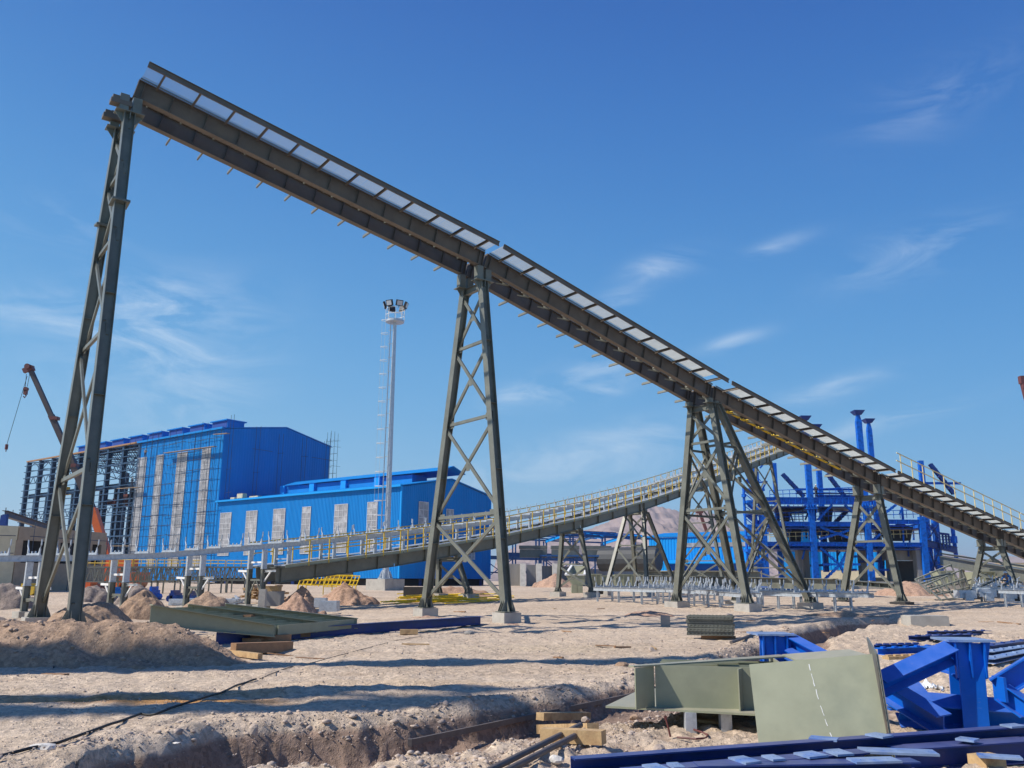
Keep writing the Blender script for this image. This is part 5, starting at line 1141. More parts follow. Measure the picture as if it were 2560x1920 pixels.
for (t_, s_), l in (((.9, .1), 'rough brown timber block under the near corner of the flat olive frame'), ((.75, .55), 'brown timber block under the middle of the flat olive frame')):
    p = lerp(lerp(a1, b1, s_), lerp(a2, b2, s_), t_); g = gz(p.x, p.y); plank(Vector((p.x-.5, p.y-.2, g+.08)), Vector((p.x+.5, p.y+.2, g+.08)), .2, .2, WOOD_O, 'timber_block', l, 'timber')
# long navy beams
nb_a, nb_b = gpt(545, 1612, .0), gpt(1200, 1562, .0)
for k, (dx, dz, l) in enumerate(((0, .16, 'long navy blue channel beam lying across the site left of the middle trestle'), (.26, .16, 'second long navy blue channel beam lying against the first one'))):
    q = MB(); o_ = Vector((dx*.3, dx, dz)); q.beam(nb_a+o_, nb_b+o_, 'C', .2, .3, .016, ZZ)
    n_ = 40
    for j in range(n_): q.box(tuple(lerp(nb_a+o_, nb_b+o_, (j+.5)/n_)+Vector((0, .02, .153))), .04, .04, .006)
    single(q, 'steel_beam', BLUE_D, l, 'steel beam')
for x, y, l, m in ((1022, 1587, 'short pale timber block under the navy beams', WOOD),):
    p = gpt(x, y); plank(p+Vector((-.28, 0, .09)), p+Vector((.28, .05, .09)), .16, .15, m, 'timber_block', l, 'timber')
a, b = gpt(582, 1636), gpt(725, 1630); plank(a+ZZ*.13, b+ZZ*.13, .22, .24, WOOD_O, 'timber_beam', 'thick brown timber beam lying on the gravel in front of the navy beams', 'timber')
a, b = gpt(563, 1640), gpt(650, 1650); plank(a+ZZ*.09, b+ZZ*.08, .12, .12, WOOD, 'timber_beam', 'thin pale timber batten in front of the thick brown one', 'timber')
# yellow pipe bundle
yb0 = gpt(955, 1512)
for k in range(34):
    xa = random.uniform(950, 1120); xb = xa+random.uniform(110, 210); xb = min(xb, 1285); ya = random.uniform(1499, 1516); 
    a, b = gpt(xa, ya), gpt(xb, ya-random.uniform(1, 9)); z = .05+random.random()**2*.42
    q = MB(); q.tube([a+ZZ*z, lerp(a, b, .33)+ZZ*(z+.02), b+ZZ*(z+random.uniform(-.02, .05))], .035, 6)
    for t_ in (.2, .5, .8): c = lerp(a, b, t_)+ZZ*(z+.01); dd = (b-a).normalized(); q.tube([c-dd*.08, c+dd*.08], .048, 6)
    single(q, 'yellow_pipe', YEL_B, 'bright yellow scaffold pipe in the loose heap behind the middle trestle', 'pipe', 'yellow pipes heaped on the ground')
# yellow railing stack, timber stack, white block etc.
a = at_depth(752, 1467, 60)
for k in range(3):
    q = MB(); z0 = gz(a.x, 60)+.75-k*.02; y = 59.2+k*.5; X0 = a.x+k*.15
    for z in (.12, .42, .72): q.tube([Vector((X0+.3*z, y, z0+z)), Vector((X0+3.4+.3*z, y+.3, z0+z)) ], .045, 6)
    for j in range(5): q.tube([Vector((X0+j*.85, y, z0+.02)), Vector((X0+j*.85+.25, y, z0+.75))], .04, 6)
    for j in (0, 4): q.tube([Vector((X0+j*.85, y, z0+.05)), Vector((X0+j*.85, y+.1, z0-.8))], .04, 6)
    single(q, 'guard_rail', YEL_B, ['front yellow railing panel in the stack under the far gallery', 'middle yellow railing panel in the stack under the far gallery', 'back yellow railing panel in the stack under the far gallery'][k], 'railing')
q = MB(); a = at_depth(808, 1475, 66); z0 = gz(a.x, 66)
for z in (.6, 1.2): q.tube([Vector((a.x, 66, z0+z)), Vector((a.x+1.3, 66, z0+z))], .04, 5)
for j in range(3): q.tube([Vector((a.x+j*.65, 66, z0)), Vector((a.x+j*.65, 66, z0+1.2))], .04, 5)
single(q, 'guard_rail', YEL, 'upright dull yellow railing right of the yellow stack', 'railing')
a = at_depth(676, 1471, 52)
q = MB()
for k in range(60):
    p = Vector((a.x-.3+random.gauss(0, .45), 52+random.gauss(0, .3), gz(a.x, 52)+.25+random.random()*.75)); q.tube([p-Vector((0, .5, 0)), p+Vector((0.1, .5, 0))], .07, 7)
single(q, 'timber_stack', WOOD, 'heap of pale round timber ends under the foot of the far gallery', 'timber stack', smooth=False)
for x0, x1, yt, yb, Y, m, nm, l in ((645, 664, 1474, 1508, 42, CONC, 'concrete_block', 'upright pale concrete block beside the soil cone'), (663, 702, 1480, 1500, 44, CONC_G, 'concrete_block', 'low grey concrete slab edge right of the upright pale block'), (662, 696, 1466, 1474, 46, WOOD, 'timber_block', 'square timber block on the grey slab'), (785, 814, 1496, 1502, 42, GALV, 'metal_sheet', 'upper flat grey metal piece right of the soil cone'), (798, 842, 1504, 1512, 40, GALV, 'metal_sheet', 'lower flat grey metal piece right of the soil cone'),
        (1008, 1060, 1468, 1490, 62, CONC_D, 'concrete_block', 'black coated block right of the mast footing'), (1655, 1675, 1541, 1551, 32, CONC_G, 'concrete_block', 'small grey block left of the plate stack'), (2278, 2372, 1541, 1562, 36, CONC, 'concrete_block', 'long concrete beam end at the far end of the trench')):
    a, b = at_depth(x0, yb, Y), at_depth(x1, yt, Y); g = gz((a.x+b.x)/2, Y); h_ = b.z-a.z; w_ = b.x-a.x; q = MB(); dp = min(w_, .9)
    q.box(((a.x+b.x)/2, Y+dp/2, b.z-h_/2-.15), w_, dp, h_+.3); q.box(((a.x+b.x)/2, Y+dp/2, b.z+.005), w_*.94, dp*.94, .03); single(q, nm, m, l, nm.split('_')[1])
# pile of bent galvanised pieces
for k in range(9):
    a = gpt(585+random.random()*55, 1508+random.random()*12); q = MB(); an = random.uniform(0, 3.1); d_ = Vector((math.cos(an), math.sin(an), random.uniform(-.1, .3)))*.7
    q.beam(a+ZZ*(.1+k*.03)-d_*.6, a+ZZ*(.14+k*.03)+d_*.6, 'C', .09, .12, .012); single(q, 'metal_bracket', GALV, 'galvanised bracket in the tangled heap left of the upright pale block', 'bracket', 'heap of galvanised brackets')
# stack of olive perforated panels
ps = gpt(1785, 1600); gpz = gz(ps.x, ps.y)
pd = Vector((.96, -.28, 0)).normalized(); pn = Vector((.28, .96, 0)).normalized()
for k in range(5):
    for j in range(1):
        R_ = MB(); c = Vector((ps.x+random.uniform(-.04, .04), ps.y+.35+random.uniform(-.05, .05), gpz+.17+k*.115)); L_, w_ = (1.32, .75)
        R_.box(tuple(c), L_, w_, .045, pd, pn)
        for e_ in (-1, 1): R_.box(tuple(c+pn*e_*(w_/2-.01)), L_+.02, .02, .1, pd, pn); R_.box(tuple(c+pd*e_*(L_/2-.01)), .02, w_, .1, pd, pn)
        for t_ in range(12):
            for e_ in (-1, 1): R_.box(tuple(c+pd*(L_*((t_+.5)/12-.5))+pn*(e_*(w_/2+.004))), .045, .01, .05, pd, pn)
            R_.box(tuple(c+pd*(L_*((t_+.5)/12-.5))-pn*(w_*.4)+ZZ*.045), .05, .05, .03, pd, pn); R_.box(tuple(c+pd*(L_*((t_+.5)/12-.5))+pn*(w_*.4)+ZZ*.045), .05, .05, .03, pd, pn)
        single(R_, 'perforated_form', OLIVE, ['bottom', 'second lowest', 'middle', 'second highest', 'top'][k]+' olive perforated panel of the low stack on the bare ground', 'panel', 'stacked olive panels')
q = MB(); q.box((ps.x+.2, ps.y+.3, gpz+.05), 1.0, .12, .1); single(q, 'timber_block', WOOD_O, 'timber bearer under the stack of olive panels', 'timber')
q = MB(); a, b = gpt(1828, 1612), gpt(1905, 1588); q.tube([a+ZZ*.06, b+ZZ*.1], .045, 8); single(q, 'pipe', PIPE, 'brown pipe leaning from the bank behind the olive panels', 'pipe')
# galvanised conveyor tables on the ground (line across the middle right)
def table_line(x0, y0, Y0, x1, y1, Y1, label, wing=True, hleg=.75):
    a, b = at_depth(x0, y0, Y0), at_depth(x1, y1, Y1); R_ = thing('conveyor_table', label, 'conveyor table', (a.x, a.y, gz(a.x, a.y)), 'galvanised conveyor tables on the ground')
    d_ = (b-a).normalized(); hd_ = Vector((d_.x, d_.y, 0)).normalized(); n_ = Vector((-hd_.y, hd_.x, 0)); L_ = (b-a).length
    for o_ in (0, 1.1):
        q = MB(); q.beam(a+n_*o_, b+n_*o_, 'C', .07, .22, .012); q.build('stringer', GALV, R_)
    t_ = .3
    while t_ < L_: place_idler(R_, a+d_*t_+n_*.55+ZZ*.11, hd_, -n_ if False else n_); t_ += .95
    t_ = .5
    while t_ < L_:
        q = MB()
        for o_ in (0, 1.1): p = a+d_*t_+n_*o_; q.beam(p-ZZ*.11, Vector((p.x, p.y, gz(p.x, p.y)-.05)), 'C', .08, .14, .012, hd_)
        p = a+d_*t_; q.beam(p-ZZ*.6, p-ZZ*.6+n_*1.1, 'box', .05, .06); q.build('leg', GALV, R_); t_ += 2.4
table_line(1483, 1472, 56, 1640, 1476, 50, 'galvanised conveyor table right of the open hopper')
table_line(1600, 1470, 58, 1735, 1480, 47, 'galvanised conveyor table behind the left leg of the four legged tower')
table_line(1715, 1477, 53, 1850, 1488, 45, 'galvanised conveyor table between the legs of the four legged tower')
table_line(1690, 1470, 60, 1880, 1480, 52, 'rear galvanised conveyor table between the tower legs')
table_line(1852, 1481, 50, 2000, 1487, 46, 'galvanised conveyor table behind the raking leg of the tower')
table_line(1985, 1484, 48, 2143, 1489, 44, 'galvanised conveyor table ending left of the shorter trestle')
table_line(2430, 1471, 58, 2570, 1474, 56, 'galvanised conveyor table at the right edge'); table_line(2495, 1478, 52, 2600, 1482, 49, 'front galvanised conveyor table cut by the right edge')
# long olive girders lying behind the tables
for x0, x1, y0, y1, Y0, Y1, hpx, l in ((1590, 2090, 1449, 1461, 84, 66, 24, 'long olive girder lying behind the conveyor tables'), (2060, 2250, 1452, 1466, 75, 68, 12, 'shorter olive girder pointing at the pinkish heap'), (1590, 1900, 1438, 1440, 98, 96, 20, 'rear olive box girder along the cream base wall')):
    a, b = at_depth(x0, y0, Y0), at_depth(x1, y1, Y1); q = MB(); h_ = hpx/F_PX*(Y0+Y1)/2; q.beam(a, b, 'I', .7, h_, .05)
    for j in range(1, 9): q.box(tuple(lerp(a, b, j/9)), .05, .5, h_-.1, (b-a).normalized(), (b-a).normalized().cross(ZZ))
    single(q, 'steel_girder', OLIVE, l, 'girder')
q = MB(); a, b = at_depth(1895, 1474, 72), at_depth(2110, 1478, 68); q.beam(a, b, 'box', .8, .5); q.beam(at_depth(2085, 1450, 70), at_depth(2088, 1484, 70), 'box', .3, .3)
for j in range(5): q.beam(lerp(a, b, .2+.15*j)+Vector((0, -.5, .3)), lerp(a, b, .2+.15*j)+Vector((1.2, .6, .3)), 'I', .2, .2, .03)
single(q, 'steel_beam', BLUE, 'royal blue beams lying in front of the plant frame', 'steel beam')
# hoppers
R_ = thing('hopper', 'open topped pale olive hopper tilted beside a concrete footing', 'hopper', (9, 80, .6))
Yh = 82; A = [at_depth(1430, 1413, Yh+2), at_depth(1466, 1413, Yh+2), at_depth(1461, 1437, Yh-.5), at_depth(1414, 1437, Yh-.5)]
q = MB(); ctr = at_depth(1446, 1462, Yh); lowr = [ctr+Vector((sx*.55, sy*.5, 0)) for sx, sy in ((-1, 1), (1, 1), (1, -1), (-1, -1))]
for k in range(4):
    a, b, c, d_ = A[k], A[(k+1) % 4], lowr[(k+1) % 4], lowr[k]; n_ = (b-a).cross(c-a); q.poly([a, b, c, d_], .05, n_)
q.build('bowl', OLIVE_L, R_)
q = MB()
for k in range(4): q.beam(A[k], A[(k+1) % 4], 'box', .2, .12)
q.build('rim', WHITE, R_)
a, b = at_depth(1427, 1463, Yh-1), at_depth(1459, 1490, Yh-1); q = MB()
for e_ in (0, 1): q.box((lerp(a, b, .27+.46*e_).x, Yh-.6, (a.z+b.z)/2), (b.x-a.x)*.42, .8, a.z-b.z)
q.box(((a.x+b.x)/2, Yh-.4, (a.z+b.z)/2), .12, 1.0, a.z-b.z); q.build('chute', OLIVE_L, R_)
for x0, x1, yt, yb, Y, l in ((1478, 1503, 1436, 1478, 86, 'dull olive steel bin right of the open hopper'), (1505, 1536, 1440, 1476, 88, 'olive steel bin with a sloping end'), (1538, 1600, 1437, 1470, 92, 'long olive steel bin under the splayed far tower'), (2352, 2385, 1428, 1464, 92, 'olive container left of the lowest trestle'), (2440, 2486, 1430, 1462, 95, 'square olive container behind the lowest trestle')):
    a, b = at_depth(x0, yb, Y), at_depth(x1, yt, Y); q = MB(); w_ = b.x-a.x; h_ = b.z-max(a.z, .5); cz = b.z-h_/2
    q.hexa([(a.x+w_*.08, Y, cz-h_/2), (b.x-w_*.08, Y, cz-h_/2), (b.x-w_*.08, Y+1.8, cz-h_/2), (a.x+w_*.08, Y+1.8, cz-h_/2), (a.x, Y, cz+h_/2), (b.x, Y, cz+h_/2), (b.x, Y+2.2, cz+h_/2), (a.x, Y+2.2, cz+h_/2)])
    n_ = max(2, int(w_/.8))
    for j in range(n_+1): q.box((a.x+.05+(w_-.1)*j/n_, Y-.04, cz), .1, .1, h_+.04)
    q.box(((a.x+b.x)/2, Y-.03, cz+h_/2), w_+.1, .14, .1); single(q, 'steel_bin', OLIVE_L, l, 'bin')
# black ribbed box by footing
q = MB(); a = at_depth(1497, 1492, 72); q.tube([Vector((a.x-.35, 72, 1.0)), Vector((a.x+.35, 72, 1.0))], .38, 14); single(q, 'rubber_roll', BLACK, 'black rubber roll beside the pale footing', 'roll')
# collapsed lattice frame right
lf = thing('lattice_frame', 'tipped olive lattice frame lying right of the pinkish heap', 'steel frame', (28, 60, .6))
Y0 = 62
tl, tr, bl, br = at_depth(2312, 1464, Y0), at_depth(2402, 1425, Y0+5), at_depth(2352, 1500, Y0-3), at_depth(2432, 1490, Y0+3)
for k in range(6):
    t_ = k/5
    for dy in (0, 1.4):
        q = MB(); q.beam(lerp(tl, tr, t_)+Vector((0, dy, dy*.3)), lerp(bl, br, t_)+Vector((0, dy, dy*.3)), 'box', .09, .09); q.build('bar', OLIVE, lf)
for k in range(4):
    t_ = k/3
    for dy in (0, 1.4):
        q = MB(); q.beam(lerp(tl, bl, t_)+Vector((0, dy, dy*.3)), lerp(tr, br, t_)+Vector((0, dy, dy*.3)), 'box', .09, .1); q.build('rail', OLIVE_L, lf)
for k in range(14):
    x, y = random.uniform(2330, 2540), random.uniform(1440, 1492); Y = random.uniform(58, 72); a = at_depth(x, y, Y); a.z = max(a.z, .7); an = random.uniform(-.5, .5); d_ = Vector((1.2, an, random.uniform(-.35, .5)))
    q = MB(); q.beam(a-d_, a+d_, 'C', .1, .1, .012); single(q, 'steel_angle', OLIVE, 'loose olive steel member in the jumble around the lowest trestle', 'steel piece', 'loose olive steel pieces')
for k in range(26):
    x = random.uniform(2440, 2562); Y = random.uniform(60, 68); a = at_depth(x, 1462+random.uniform(-4, 8), Y); q = MB(); h_ = random.uniform(.3, .6)
    q.tube([a, a+Vector((random.uniform(-.1, .1), 0, h_*.5)), a+Vector((random.uniform(-.25, .25), 0, h_))], .05, 6, r2=.035); q.box(tuple(a), .5, .16, .12)
    single(q, 'idler_bracket', GALV, 'loose galvanised idler bracket on the pallets by the lowest trestle', 'bracket', 'loose galvanised idler brackets')
q = MB(); a = at_depth(2500, 1485, 57)
for k in range(4): q.box((a.x-2+k*1.3, 57.5, .95+.1*(k % 2)), 1.1, .8, .5); q.box((a.x-2+k*1.3, 57.0, .8), .5, .2, .5)
single(q, 'pallet_stack', GALV, 'stack of grey pallets under the right hand conveyor table', 'pallets')
# low sloping conveyor and buildings at far right
q = MB(); a, b = at_depth(2350, 1400, 120), at_depth(2580, 1442, 84); q.beam(a, b, 'I', .8, 1.2, .06); q.beam(a+ZZ*.9, b+ZZ*.9, 'C', .2, .2, .03)
for t_ in (.28, .62): p = lerp(a, b, t_); q.beam(p-ZZ*.6, Vector((p.x, p.y, .6)), 'box', .3, .3); q.beam(p-ZZ*.6+U1*.6, Vector((p.x, p.y, .6))+U1*1.5, 'box', .25, .25)
single(q, 'conveyor_bridge', OLIVE, 'low olive conveyor bridge sloping down in front of the far peaks', 'conveyor')
fb = thing('warehouse', 'cream warehouse with a white shutter at the right edge', 'building', (60, 100, .9))
a = at_depth(2527, 1411, 105); q = MB(); q.box((a.x+10, 108, (a.z+.9)/2+.2), 20, 6, a.z-.9); q.build('wall', CREAM_S, fb); q = MB(); q.box((a.x+9.8, 104.8, a.z-.5), 20.6, .6, 1.1); q.build('parapet', CREAM, fb); q = MB(); q.box((a.x+4.6, 104.92, 2.6), 5.4, .1, 3.4); q.build('shutter', WHITE, fb)
q = MB(); a = at_depth(2486, 1438, 118); q.box((a.x+2.2, 119, (a.z+.9)/2), 4.6, 2, a.z-.9); q.box((a.x+2.2, 117.9, a.z), 4.8, .4, .25); single(q, 'site_wall', CREAM, 'cream wall between the olive container and the lowest trestle', 'wall')
q = MB(); a, b = at_depth(2330, 1447, 130), at_depth(2420, 1447, 130); q.box(((a.x+b.x)/2+4, 131, (a.z+.9)/2), b.x-a.x+26, 1, a.z-.9); q.box(((a.x+b.x)/2+4, 130.4, a.z+.05), b.x-a.x+26, .3, .2); single(q, 'boundary_wall', CREAM, 'long low cream boundary wall behind the right plant columns', 'wall')
# ------------------------------------------------------------------ people
def person(P, yaw, pose, shirt, trousers, label, scale=1.0, hatm=HAT):
    R_ = thing('person', label, 'person', tuple(P)); J = {}
    if pose == 'stand':
        J = dict(pelvis=(0, 0, .95), chest=(0, .02, 1.32), neck=(0, .02, 1.5), head=(0, .05, 1.66), hipL=(-.1, 0, .9), kneeL=(-.13, .04, .5), ankL=(-.17, -.02, .08), toeL=(-.18, .14, .03), hipR=(.1, 0, .9), kneeR=(.14, .06, .5), ankR=(.2, 0, .08), toeR=(.22, .16, .03),
                 shL=(-.19, .0, 1.42), elL=(-.30, .06, 1.16), haL=(-.2, .3, 1.12), shR=(.19, 0, 1.42), elR=(.34, .05, 1.18), haR=(.14, .26, 1.28))
    elif pose == 'crouch':
        J = dict(pelvis=(0, -.15, .5), chest=(0, .16, .86), neck=(0, .28, 1.0), head=(0, .38, 1.1), hipL=(-.12, -.12, .48), kneeL=(-.18, .3, .5), ankL=(-.18, .05, .08), toeL=(-.18, .22, .03), hipR=(.12, -.12, .48), kneeR=(.2, .28, .45), ankR=(.2, .0, .08), toeR=(.2, .18, .03),
                 shL=(-.19, .2, .94), elL=(-.27, .42, .7), haL=(-.12, .62, .52), shR=(.19, .2, .94), elR=(.27, .44, .72), haR=(.1, .64, .56))
    def body(keys, edges, rad, name, m, parent):
        me = bpy.data.meshes.new(name); idx = {k: i for i, k in enumerate(keys)}; me.from_pydata([Vector(J[k])*scale for k in keys], [(idx[a], idx[b]) for a, b in edges], []); me.materials.append(m)
        o = bpy.data.objects.new(name, me); COL.objects.link(o); o.parent = parent; md = o.modifiers.new('skin', 'SKIN'); sv = me.skin_vertices[0].data
        for k, i in idx.items(): r_ = rad[k]; sv[i].radius = (r_[0]*scale, r_[1]*scale) if isinstance(r_, tuple) else (r_*scale, r_*scale); sv[i].use_root = (i == 0)
        sb = o.modifiers.new('sub', 'SUBSURF'); sb.levels = 1; sb.render_levels = 1; return o
    hv = Vector(J['head']); nk = Vector(J['neck']); J['crown'] = tuple(hv+(hv-nk)*.55)
    for s_ in 'LR': h_ = Vector(J['ha'+s_]); e_ = Vector(J['el'+s_]); J['fi'+s_] = tuple(h_+(h_-e_).normalized()*.13)
    full = ['pelvis', 'chest', 'neck', 'head', 'crown', 'hipL', 'kneeL', 'ankL', 'toeL', 'hipR', 'kneeR', 'ankR', 'toeR', 'shL', 'elL', 'haL', 'fiL', 'shR', 'elR', 'haR', 'fiR']
    ed = [('pelvis', 'chest'), ('chest', 'neck'), ('neck', 'head'), ('head', 'crown')]+[p for s_ in 'LR' for p in (('pelvis', 'hip'+s_), ('hip'+s_, 'knee'+s_), ('knee'+s_, 'ank'+s_), ('ank'+s_, 'toe'+s_), ('chest', 'sh'+s_), ('sh'+s_, 'el'+s_), ('el'+s_, 'ha'+s_), ('ha'+s_, 'fi'+s_))]
    rad = dict(pelvis=(.13, .1), chest=(.15, .11), neck=.05, head=(.085, .1), crown=.06); 
    for s_ in 'LR': rad.update({'hip'+s_: .09, 'knee'+s_: .06, 'ank'+s_: .045, 'toe'+s_: .04, 'sh'+s_: .06, 'el'+s_: .042, 'ha'+s_: .032, 'fi'+s_: .02})
    body(full, ed, rad, 'body', SKIN, R_)
    tk = ['chest', 'pelvis', 'neck', 'shL', 'elL', 'haL', 'shR', 'elR', 'haR']; r2 = {k: (tuple(v*1.12 for v in rad[k]) if isinstance(rad[k], tuple) else rad[k]*1.28) for k in rad}
    body(tk, [('chest', 'pelvis'), ('chest', 'neck')]+[p for s_ in 'LR' for p in (('chest', 'sh'+s_), ('sh'+s_, 'el'+s_), ('el'+s_, 'ha'+s_))], r2, 'jacket', shirt, R_)
    lk = ['pelvis', 'hipL', 'kneeL', 'ankL', 'toeL', 'hipR', 'kneeR', 'ankR', 'toeR']; body(lk, [p for s_ in 'LR' for p in (('pelvis', 'hip'+s_), ('hip'+s_, 'knee'+s_), ('knee'+s_, 'ank'+s_), ('ank'+s_, 'toe'+s_))], r2, 'trousers', trousers, R_)
    q = MB(); rings = []; c = Vector(J['head'])*scale+Vector((0, 0, .05*scale)); n_ = 12
    for a in (0, .35, .75, 1.15, 1.5): q_r = math.cos(a)*.125*scale; rings.append([c+Vector((math.cos(2*math.pi*k/n_)*q_r, math.sin(2*math.pi*k/n_)*q_r*1.15, math.sin(a)*.13*scale)) for k in range(n_)])
    vs = [p for r_ in rings for p in r_]; q.raw(vs, [(i*n_+k, i*n_+(k+1) % n_, (i+1)*n_+(k+1) % n_, (i+1)*n_+k) for i in range(4) for k in range(n_)]+[tuple(range(4*n_, 5*n_))])
    q.tube([c+Vector((0, .02, 0)), c+Vector((0, .02, .012))], .155*scale, 12)
    off = Vector(R_['_o']); q.v = [tuple(Vector(p)+off) for p in q.v]; q.build('hard_hat', hatm, R_)
    R_.rotation_euler = (0, 0, yaw); return R_
P_ = pp(2041, 1244, 1.5); person(P_, math.radians(200), 'stand', CLOTH_D, CLOTH_D, 'worker in dark clothes standing on the top platform of the blue plant frame')
P_ = at_depth(2527, 1482, 60); P_.z = gz(P_.x, 60)+.75; person(P_, math.radians(120), 'crouch', CLOTH_B, CLOTH_B, 'worker in a blue coverall crouching by the right leg of the lowest trestle')
sL, zL = s_on_left(379, 1122)
P_ = HB+E1*sL+NL*1.2; P_ = Vector((P_.x, P_.y, 24.7)); person(P_, math.radians(10), 'stand', CREAM_S, CLOTH_D, 'worker in a pale shirt standing on a plank high on the tall hall scaffolding')
sL, zL = s_on_left(350, 1155); P_ = HB+E1*sL+NL*1.2; P_ = Vector((P_.x, P_.y, 19.3)); person(P_, math.radians(30), 'stand', CLOTH_D, CLOTH_D, 'worker in dark clothes on the scaffolding at the left edge of the blue cladding')

# ------------------------------------------------------------------ foreground: olive fabrications
og = thing('steel_fabrication', 'olive steel girder box open at the top standing on two short legs in the foreground', 'steel fabrication', (2.2, 11.0, .1))
dx_ = Vector((.985, -.17, 0)).normalized(); dy_ = Vector((.17, .985, 0)).normalized(); p0 = at_depth(1640, 1752, 11.25); p0.z = 0; zb_ = .13
q = MB(); q.hexa([v+ZZ*(zb_-.012) for v in (p0-dx_*.62-dy_*.05, p0+dx_*1.6-dy_*.42, p0+dx_*1.6+dy_*1.9, p0-dx_*.2+dy_*1.9)]+[v+ZZ*(zb_+.012) for v in (p0-dx_*.62-dy_*.05, p0+dx_*1.6-dy_*.42, p0+dx_*1.6+dy_*1.9, p0-dx_*.2+dy_*1.9)]); q.build('bottom_plate', OLIVE_L, og)
q = MB(); q.box(tuple(p0+dx_*.72+ZZ*(zb_+.012+.245)), 1.44, .016, .49, dx_, dy_); q.build('web', OLIVE_L, og)
for t_, s_ in ((-.02, -.30), (1.05, -.18)):
    a = p0+dx_*t_; b = p0+dx_*(t_-.22 if t_ < 0 else t_-.06)+dy_*s_; q = MB(); q.poly([a+ZZ*(zb_+.014), b+ZZ*(zb_+.014), b+ZZ*(zb_+.49), a+ZZ*(zb_+.49)], .016, (b-a).cross(ZZ)); q.build('stiffener', OLIVE_L, og)
for k in range(1, 6):
    q = MB(); q.box(tuple(p0+dx_*(.85+k*.02)+dy_*(k*.31)+ZZ*(zb_+.23)), 1.75, .016, .43, dx_, dy_); q.build('web', OLIVE_L, og)
q = MB(); a = p0-dx_*.25-dy_*.3+ZZ*(zb_+.505); b = p0+dx_*1.9+dy_*1.72+ZZ*(zb_+.505); n_ = (b-a).cross(ZZ).normalized(); q.poly([a, b, b-n_*.26, a-n_*.10], .018, (0, 0, 1)); q.build('top_flange', OLIVE_L, og)
q = MB(); q.box(tuple(p0+dx_*1.6+dy_*1.1+ZZ*(zb_+.26)), .016, 1.9, .48, dx_, dy_); q.build('end_plate', OLIVE_L, og)
for x in (1727, 1815):
    a = at_depth(x, 1788, 10.95); q = MB(); g = gz(a.x, 10.95); q.box((a.x, 11.0, (zb_-.014+g-.05)/2), .13, .13, zb_-.014-g+.05); q.build('leg', GALV, og)
pl = thing('steel_plate', 'big flat pale olive plate leaning upright with a thin white scratch down its face', 'steel plate', (3.2, 9.6, -.08))
TL, TR, BR, BL = at_depth(1873, 1662, 10.0), at_depth(2180, 1636, 9.75), at_depth(2224, 1880, 9.25), at_depth(1902, 1905, 9.45)
n_ = (TR-TL).cross(BL-TL).normalized(); rd = ray(2224, 1880); BR = EYE+rd*((TL-EYE).dot(n_)/rd.dot(n_)); q = MB(); q.poly([TL, TR, BR, BL], .02, n_); q.build('plate', OLIVE_L, pl)
n_ = -n_ if n_.y > 0 else n_
scr = []
for k in range(26):
    t_ = k/25; p = lerp(lerp(TL, TR, .485+.035*t_), lerp(BL, BR, .50+.10*t_), .02+.86*t_); scr.append(p+n_*.0125+(TR-TL).normalized()*random.uniform(-.004, .004))
q = MB()
for a, b in zip(scr[:-1], scr[1:]):
    if random.random() < .75: q.beam(a, b, 'box', random.uniform(.003, .010), .002, up=n_)
q.build('scratch', WHITE, pl)
FB_, FF_, GF_, GB_ = at_depth(2168, 1593, 10.6), at_depth(2193, 1636, 9.6), at_depth(2236, 1900, 9.1), at_depth(2222, 1850, 10.2)
q = MB(); q.poly([FB_, FF_, GF_, GB_], .022, (FF_-FB_).cross(GF_-FF_)); 
for k in range(14): c = lerp(FF_, GF_, (k+.5)/14); q.box(tuple(c+Vector((-.012, -.004, 0))), .006, .01, .10, None, None, (GF_-FF_).normalized())
q.build('flange', OLIVE, pl)
q = MB()
a, b = at_depth(1990, 1652, 11.6), at_depth(2175, 1640, 10.5); q.poly([a, b, b+Vector((.1, .9, 0)), a+Vector((.1, .9, 0))], .02, (0, 0, 1)); q.build('top_sheet', OLIVE_L, pl)

